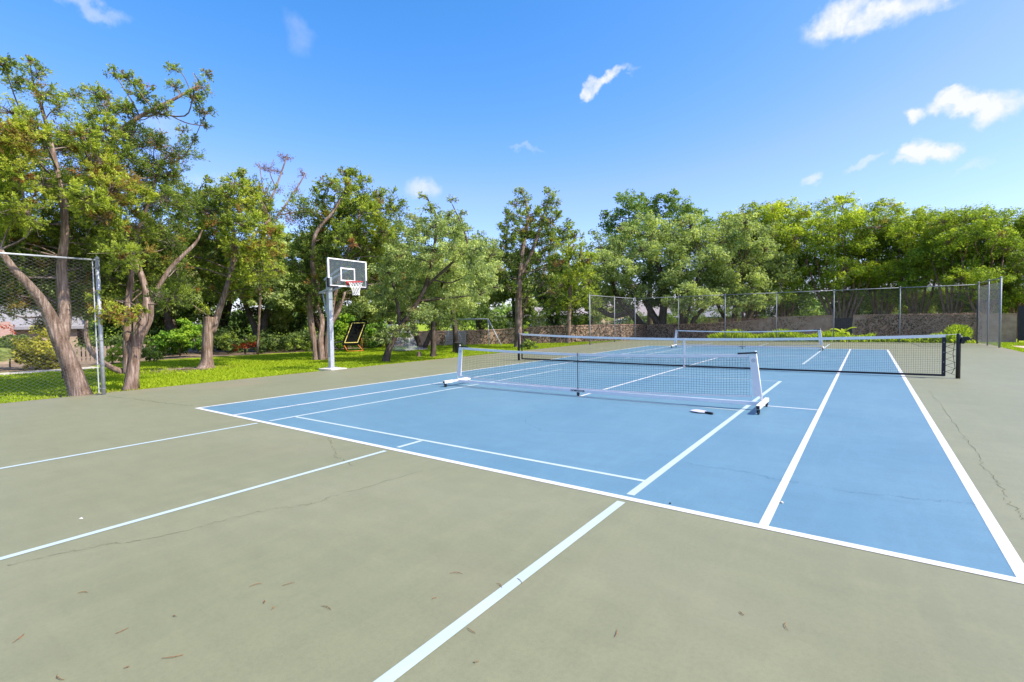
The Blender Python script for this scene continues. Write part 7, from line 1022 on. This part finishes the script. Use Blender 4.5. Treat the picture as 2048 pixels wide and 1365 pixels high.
{'name': 'desert_shrub', 'label': 'small pale spiky shrub with tall leafy shoot in front of the ivy wall', 'cat': 'bush', 'group': None, 'base': (-5.04, 18.62, 0.0), 'trunks': [[(-5.06, 18.6, 0.0, 0.028), (-5.08, 18.59, 0.5, 0.024), (-5.09, 18.58, 1.2, 0.016)]], 'lobes': [(-4.96, 18.46, 0.34, 0.28, 0.85, 130, 0.2), (-5.24, 18.43, 0.23, 0.22, 0.85, 83, 0.1), (-4.72, 18.64, 0.28, 0.22, 0.85, 83, 0.1), (-5.09, 18.7, 0.11, 0.28, 0.85, 130, 0.0), (-5.1, 18.58, 0.83, 0.17, 0.85, 47, 0.5), (-5.01, 18.42, 1.2, 0.17, 0.85, 47, 0.6), (-4.92, 18.48, 1.42, 0.11, 0.85, 21, 0.6), (-5.46, 18.44, 0.11, 0.17, 0.85, 47, 0.0), (-4.64, 18.72, 0.14, 0.17, 0.85, 47, 0.0)], 'style': 'bush', 'seed': 49, 'L': 0.131, 'bark': 0}
]
for T in TREES: make_tree(T)
def generic(seed):
    r = random.Random(seed); lobes = []
    for k in range(15):
        a = r.uniform(0, 2 * PI); q = r.uniform(.4, 2.6); z = r.uniform(2.3, 6.2) if q < 1.7 else r.uniform(1.9, 5.0)
        lobes.append((q * math.cos(a), q * math.sin(a), z, r.uniform(.8, 1.35), .8, 1900, r.uniform(-.12, .08)))
    tr = []
    for k in range(3):
        a = r.uniform(0, 6.28); tr.append([(0, 0, 0, .20), (.3 * math.cos(a), .3 * math.sin(a), 1.2, .17), (.9 * math.cos(a), .9 * math.sin(a), 2.6, .13), (1.5 * math.cos(a), 1.5 * math.sin(a), 4.2, .08), (1.7 * math.cos(a), 1.7 * math.sin(a), 5.4, .03)])
    return dict(name='oak_tree', label='dark spreading oak in the background grove behind the lawn', cat='tree', group='oaks of the background grove', base=(0, 0, 0), trunks=tr, lobes=lobes, style='oak', seed=seed, L=.19, bark=2)
BGL = ['spreading background oak ' + t for t in ['partly cut by the left edge above the low grey house', 'behind the low grey house roof', 'behind the trunk of the leaning forked cedar', 'behind the twin trunk cedar', 'behind the large broad leaved shrub', 'behind the sawn off cedar stub', 'behind the nearly bare tree', 'behind the dark shrub bank left of the hoop', 'behind the multi stemmed cedar', 'above the tilted black rebounder', 'behind the small leaning oak', 'behind the slim straight oak', 'behind the A frame swing set', 'behind the tall straight cedar', 'between the tall straight cedar and the olive brown cedar', 'just left of the far left fence corner']]
protos = [make_tree(generic(s_)) for s_ in (71, 72, 73)]
for i, (x, y, h, a) in enumerate([(-27.56, 0.24, 8.4, 3.91), (-31.19, 3.12, 8.96, 4.66), (-24.85, 4.24, 7.28, 4.99), (-26.2, 6.93, 8.4, 5.92), (-21.8, 7.51, 7.28, 4.65), (-23.74, 10.75, 8.4, 5.79), (-19.2, 11.02, 7.28, 0.18), (-22.6, 15.23, 8.96, 2.92), (-19.04, 15.27, 7.84, 5.92), (-20.96, 19.49, 9.18, 4.08), (-21.61, 23.46, 8.4, 5.66), (-20.77, 27.29, 8.4, 0.71), (-19.1, 31.5, 8.96, 2.95), (-14.18, 30.24, 7.84, 1.55), (-13.38, 35.54, 8.06, 3.41), (-12.36, 40.66, 7.84, 3.6)]):
    sc = h / 7.0
    lab = BGL[i]
    if i < 3: o = protos[i]; o['label'] = lab; o.location = (x, y, 0); o.rotation_euler = (0, 0, a); o.scale = (sc, sc, sc)
    else: copy_tree_of(protos[i % 3], (x, y, 0), a, sc, lab)
# far wood closing the horizon
def far_wood():
    rng = np.random.default_rng(8); lobes = []
    for k in range(90):
        a = math.radians(-96 + 150 * k / 89); d = rng.uniform(74, 95); x = 10 + d * math.sin(a); y = -4 + d * math.cos(a)
        lobes.append((x, y, rng.uniform(.6, 3.6), rng.uniform(2.6, 4.0), .9, 350, rng.uniform(-.2, .05)))
    V, F, t, _ = grow_crown(lobes, 'darkoak', .75, rng); o = link('far_wood', np_mesh('far_wood', V, F, t), MAT['darkoak'], kind='stuff'); tag(o, 'low line of distant woods closing the view behind the gardens', 'woods')
far_wood()
# dark underwood beneath the background grove
def underwood2():
    rng = np.random.default_rng(19); lobes = []
    for k in range(46):
        x = -14 + 24 * k / 45 + rng.uniform(-.6, .6); lobes.append((x, rng.uniform(44, 48) + max(0, -x) * .5, rng.uniform(.4, 1.9), rng.uniform(.8, 1.2), .8, 260, rng.uniform(-.2, .05)))
    V, F, t, _ = grow_crown(lobes, 'bush', .2, rng); o = link('garden_shrubbery', np_mesh('garden_shrubbery', V, F, t), MAT['bush'], kind='stuff'); tag(o, 'loose shrubbery in the gardens behind the live oaks and the wall', 'undergrowth')
underwood2()
def underwood():
    rng = np.random.default_rng(9); lobes = []
    for k in range(70):
        u = k / 69; x = -22.5 + 6.5 * u + rng.uniform(-1.6, 1.6); y = 4 + 16 * u + rng.uniform(-1, 1)
        lobes.append((x, y, rng.uniform(.2, .9), rng.uniform(.6, 1.0), .8, 240, rng.uniform(-.22, -.02)))
        lobes.append((x - 3 + rng.uniform(-1, 1), y + rng.uniform(-1, 1), rng.uniform(.8, 2.6), rng.uniform(.8, 1.2), .8, 280, rng.uniform(-.22, -.05)))
        x = -16.5 + 5.5 * u + rng.uniform(-1.2, 1.2); y = 21.5 + 24 * u + rng.uniform(-1, 1)
        lobes.append((x, y, rng.uniform(.4, 2.4), rng.uniform(.8, 1.2), .8, 260, rng.uniform(-.2, .05)))
    V, F, t, _ = grow_crown(lobes, 'bush', .19, rng); o = link('underwood', np_mesh('underwood', V, F, t), MAT['bush'], kind='stuff'); tag(o, 'dark shrubby undergrowth beneath the background oaks', 'undergrowth')
underwood()
# lime green strap leaved plants in the bed along the far wall
def strap_plants(label, boxes, seed, h=(.45, .75), per=150, name='strap_leaf_plants'):
    rng = np.random.default_rng(seed); VV = []; TT = []
    for (x0, x1, y0, y1, hs) in boxes:
        n = int(per * (x1 - x0) * (y1 - y0)); x = rng.uniform(x0, x1, n); y = rng.uniform(y0, y1, n); H = rng.uniform(*h, n) * hs * (.85 + .25 * np.sin(x * 2.1 + seed)); a = rng.uniform(0, 2 * PI, n); ln = rng.uniform(.08, .32, n); wd = rng.uniform(.025, .05, n)
        dx, dy = np.cos(a) * ln, np.sin(a) * ln; sx, sy = -np.sin(a) * wd, np.cos(a) * wd; z0 = np.full(n, -.05)
        p0 = np.c_[x, y, z0]; p1 = np.c_[x + dx * .35, y + dy * .35, H * .62]; p2 = np.c_[x + dx, y + dy, H]; s_ = np.c_[sx, sy, np.zeros(n)]
        VV += [np.stack([p0 - s_ * .3, p0 + s_ * .3, p1 + s_, p1 - s_], 1).reshape(-1, 3), np.stack([p1 - s_, p1 + s_, p2 + s_ * .15, p2 - s_ * .15], 1).reshape(-1, 3)]; t = np.clip(rng.normal(.52, .2, n), 0, 1); TT += [t, t]
    V = np.concatenate(VV); o = link(name, np_mesh(name, V, np.arange(len(V)).reshape(-1, 4), np.concatenate(TT)), MAT['lime'], kind='stuff'); return tag(o, label, 'plants')
strap_plants('lime green strap leaved bed in front of the stepped vine wall', [(1.2, 8.0, 31.75, 33.6, 1.0)], 21)
strap_plants('lime green leafy bed below the gate and along the right ivy wall', [(8.0, 10.6, 31.9, 33.5, .85), (10.6, 12.6, 31.75, 32.6, .45), (12.5, 14.3, 31.8, 33.4, .85), (1.0, 15, 31.6, 31.9, .3)], 22)
def leafy_clump(label, x, y, r, h, seed):
    root = thing('leafy_plant', label, 'plant', (x, y, 0)); rng = np.random.default_rng(seed); n = 900
    e = unit(rng.normal(size=(n, 3))) * (rng.random(n) ** .4)[:, None]; pos = np.array([x, y, h * .55]) + e * np.array([r, r, h * .5]); nr = unit(e + rng.normal(size=(n, 3)) * .5 + np.array([0, 0, .5])); ax = unit(e + np.array([0, 0, .8]) + rng.normal(size=(n, 3)) * .3)
    v, f = leaf_quads(pos, ax, nr, rng.uniform(.12, .26, n), rng.uniform(.05, .09, n)); link('foliage', np_mesh('foliage', v - np.array([x, y, 0]), f, np.clip(rng.normal(.55, .18, n), 0, 1)), MAT['lime'], root)
    m = MB()
    for k in range(5): m.tube([(x, y, -.05), (x + rng.normal() * r * .4, y + rng.normal() * r * .4, h * .7)], .012, 5)
    m.build('stem', BARK[1], root)
leafy_clump('taller glowing lime green plant by the right end of the tennis net', 14.35, 32.9, .62, .95, 31)
def banana():
    x, y = 9.0, 33.3; root = thing('banana_plant', 'broad leaved banana plant in front of the dark gate', 'plant', (x, y, 0))
    m = MB(); m.tube([(x, y, -.05), (x + .02, y, .45)], [.06, .04], 8); m.build('stem', MAT['lime'], root, True)
    for a, L, up, rise in ((2.75, .80, .75, .35), (.25, .75, .8, .45), (-.9, .6, .55, .1), (1.5, .6, .8, .3), (-2.3, .6, .6, .05), (3.6, .55, .5, .1)):
        v = []; k = 7
        for i in range(k + 1):
            t = i / k; p = Vector((x, y, .42)) + Vector((math.cos(a), math.sin(a), 0)) * (L * t) + Vector((0, 0, up * .6 * t + rise * t - .55 * t * t)); wd = .13 * math.sin(PI * min(1, .06 + t * .94)) ** .7 + .008; s_ = Vector((-math.sin(a), math.cos(a), .0)) * wd
            v += [p - s_ + Vector((0, 0, wd * .5)), p, p + s_ + Vector((0, 0, wd * .5))]
        m = MB(); m.add(v, [(3 * i + j, 3 * i + j + 1, 3 * i + j + 4, 3 * i + j + 3) for i in range(k) for j in (0, 1)])
        o = m.build('leaf', MAT['lime'], root, True); at_ = o.data.attributes.new('tone', 'FLOAT', 'FACE'); at_.data.foreach_set('value', [.55 + .1 * (i % 3) for i in range(len(o.data.polygons))])
banana()
def fountain_grass():
    x, y = -16.2, -.9; root = thing('fountain_grass', 'pale arching ornamental grass at the left edge by the gravel path', 'grass', (x, y, 0)); rng = np.random.default_rng(5); n = 1500
    a = rng.uniform(0, 2 * PI, n); ln = rng.uniform(.3, 1.0, n); H = rng.uniform(.5, 1.15, n); A = []; B = []
    P = lambda t: np.c_[x + np.cos(a) * ln * t ** 1.3, y + np.sin(a) * ln * t ** 1.3, -.05 + H * (1.9 * t - 1.15 * t * t)]
    ts = np.linspace(0, 1, 5)
    for i in range(4): A.append(P(ts[i])); B.append(P(ts[i + 1]))
    v, f = segs(np.concatenate(A), np.concatenate(B), .006, 3); t = np.clip(rng.normal(.7, .15, len(f)), 0, .78); link('blades', np_mesh('blades', v - np.array([x, y, 0]), f, t), MAT['oak'], root)
fountain_grass()
# dry leaf sprigs and specks lying on the court
LITTER = [(7.23, -2.95), (7.59, -3.09), (7.33, -3.43), (7.6, -2.62), (7.43, -2.43), (7.28, -2.55), (8.26, -2.05), (8.18, -1.78), (7.84, -2.45), (8.79, -2.31), (8.62, -2.15), (8.48, -1.74), (7.5, -2.61), (9.22, -1.76), (9.9, -1.23), (9.69, -1.24), (8.55, -1.63), (6.79, -3.48), (7.5, -3.24), (7.15, -3.16), (6.52, -3.17)]
RL = random.Random(17)
for i, (x, y) in enumerate(LITTER):
    m = MB(); a = RL.uniform(0, 2 * PI); c, s_ = math.cos(a), math.sin(a)
    needle = i % 3 != 0; L = RL.uniform(.028, .05) if needle else RL.uniform(.010, .018); bend = RL.uniform(-.35, .35) * L
    pts = [(x + c * L * u - s_ * bend * (1 - u * u), y + s_ * L * u + c * bend * (1 - u * u), .004 + .004 * (1 - u * u)) for u in (-1, -.5, 0, .5, 1)]
    m.tube(pts, [.0008, .0014, .0017, .0014, .0008], 5)
    for k in range(RL.randint(2, 4)):
        t = RL.uniform(-.8, .8); b = a + RL.choice([-1, 1]) * RL.uniform(.4, 1.1); q = RL.uniform(.006, .012); bx, by = x + c * L * t - s_ * bend * (1 - t * t), y + s_ * L * t + c * bend * (1 - t * t)
        wd_ = .0012 if needle else .0032; px_, py_ = -math.sin(b) * wd_, math.cos(b) * wd_
        m.add([(bx, by, .005), (bx + math.cos(b) * q * .5 + px_, by + math.sin(b) * q * .5 + py_, .007), (bx + math.cos(b) * q, by + math.sin(b) * q, .005), (bx + math.cos(b) * q * .5 - px_, by + math.sin(b) * q * .5 - py_, .004)], [(0, 1, 2, 3)])
    tag(m.build('dry_sprig', MAT['leaf_litter']), 'small brown dry needle or leaf sprig lying on the green court', 'leaf', 'dry leaf sprigs scattered on the court')
m = MB(); m.add([(5.05, -2.855, .003), (5.072, -2.847, .005), (5.075, -2.832, .004), (5.052, -2.838, .007)], [(0, 1, 2, 3)]); m.add([(5.05, -2.855, .001), (5.072, -2.847, .001), (5.075, -2.832, .001), (5.052, -2.838, .001)], [(3, 2, 1, 0)]); tag(m.build('paper_scrap', MAT['white']), 'small white paper scrap on the green court near the left edge', 'scrap')
m = MB(); m.tube([(9.65, .60, .002), (9.65, .60, .012), (9.652, .60, .017)], [.012, .013, .006], 9); tag(m.build('pebble', MAT['concrete']), 'pale pebble on the blue court right of the singles line', 'pebble')
m = MB(); m.tube([(8.89, .08, .002), (8.89, .08, .012)], [.010, .006], 7); tag(m.build('seed_pod', MAT['black']), 'tiny black seed pod beside the near baseline', 'seed')
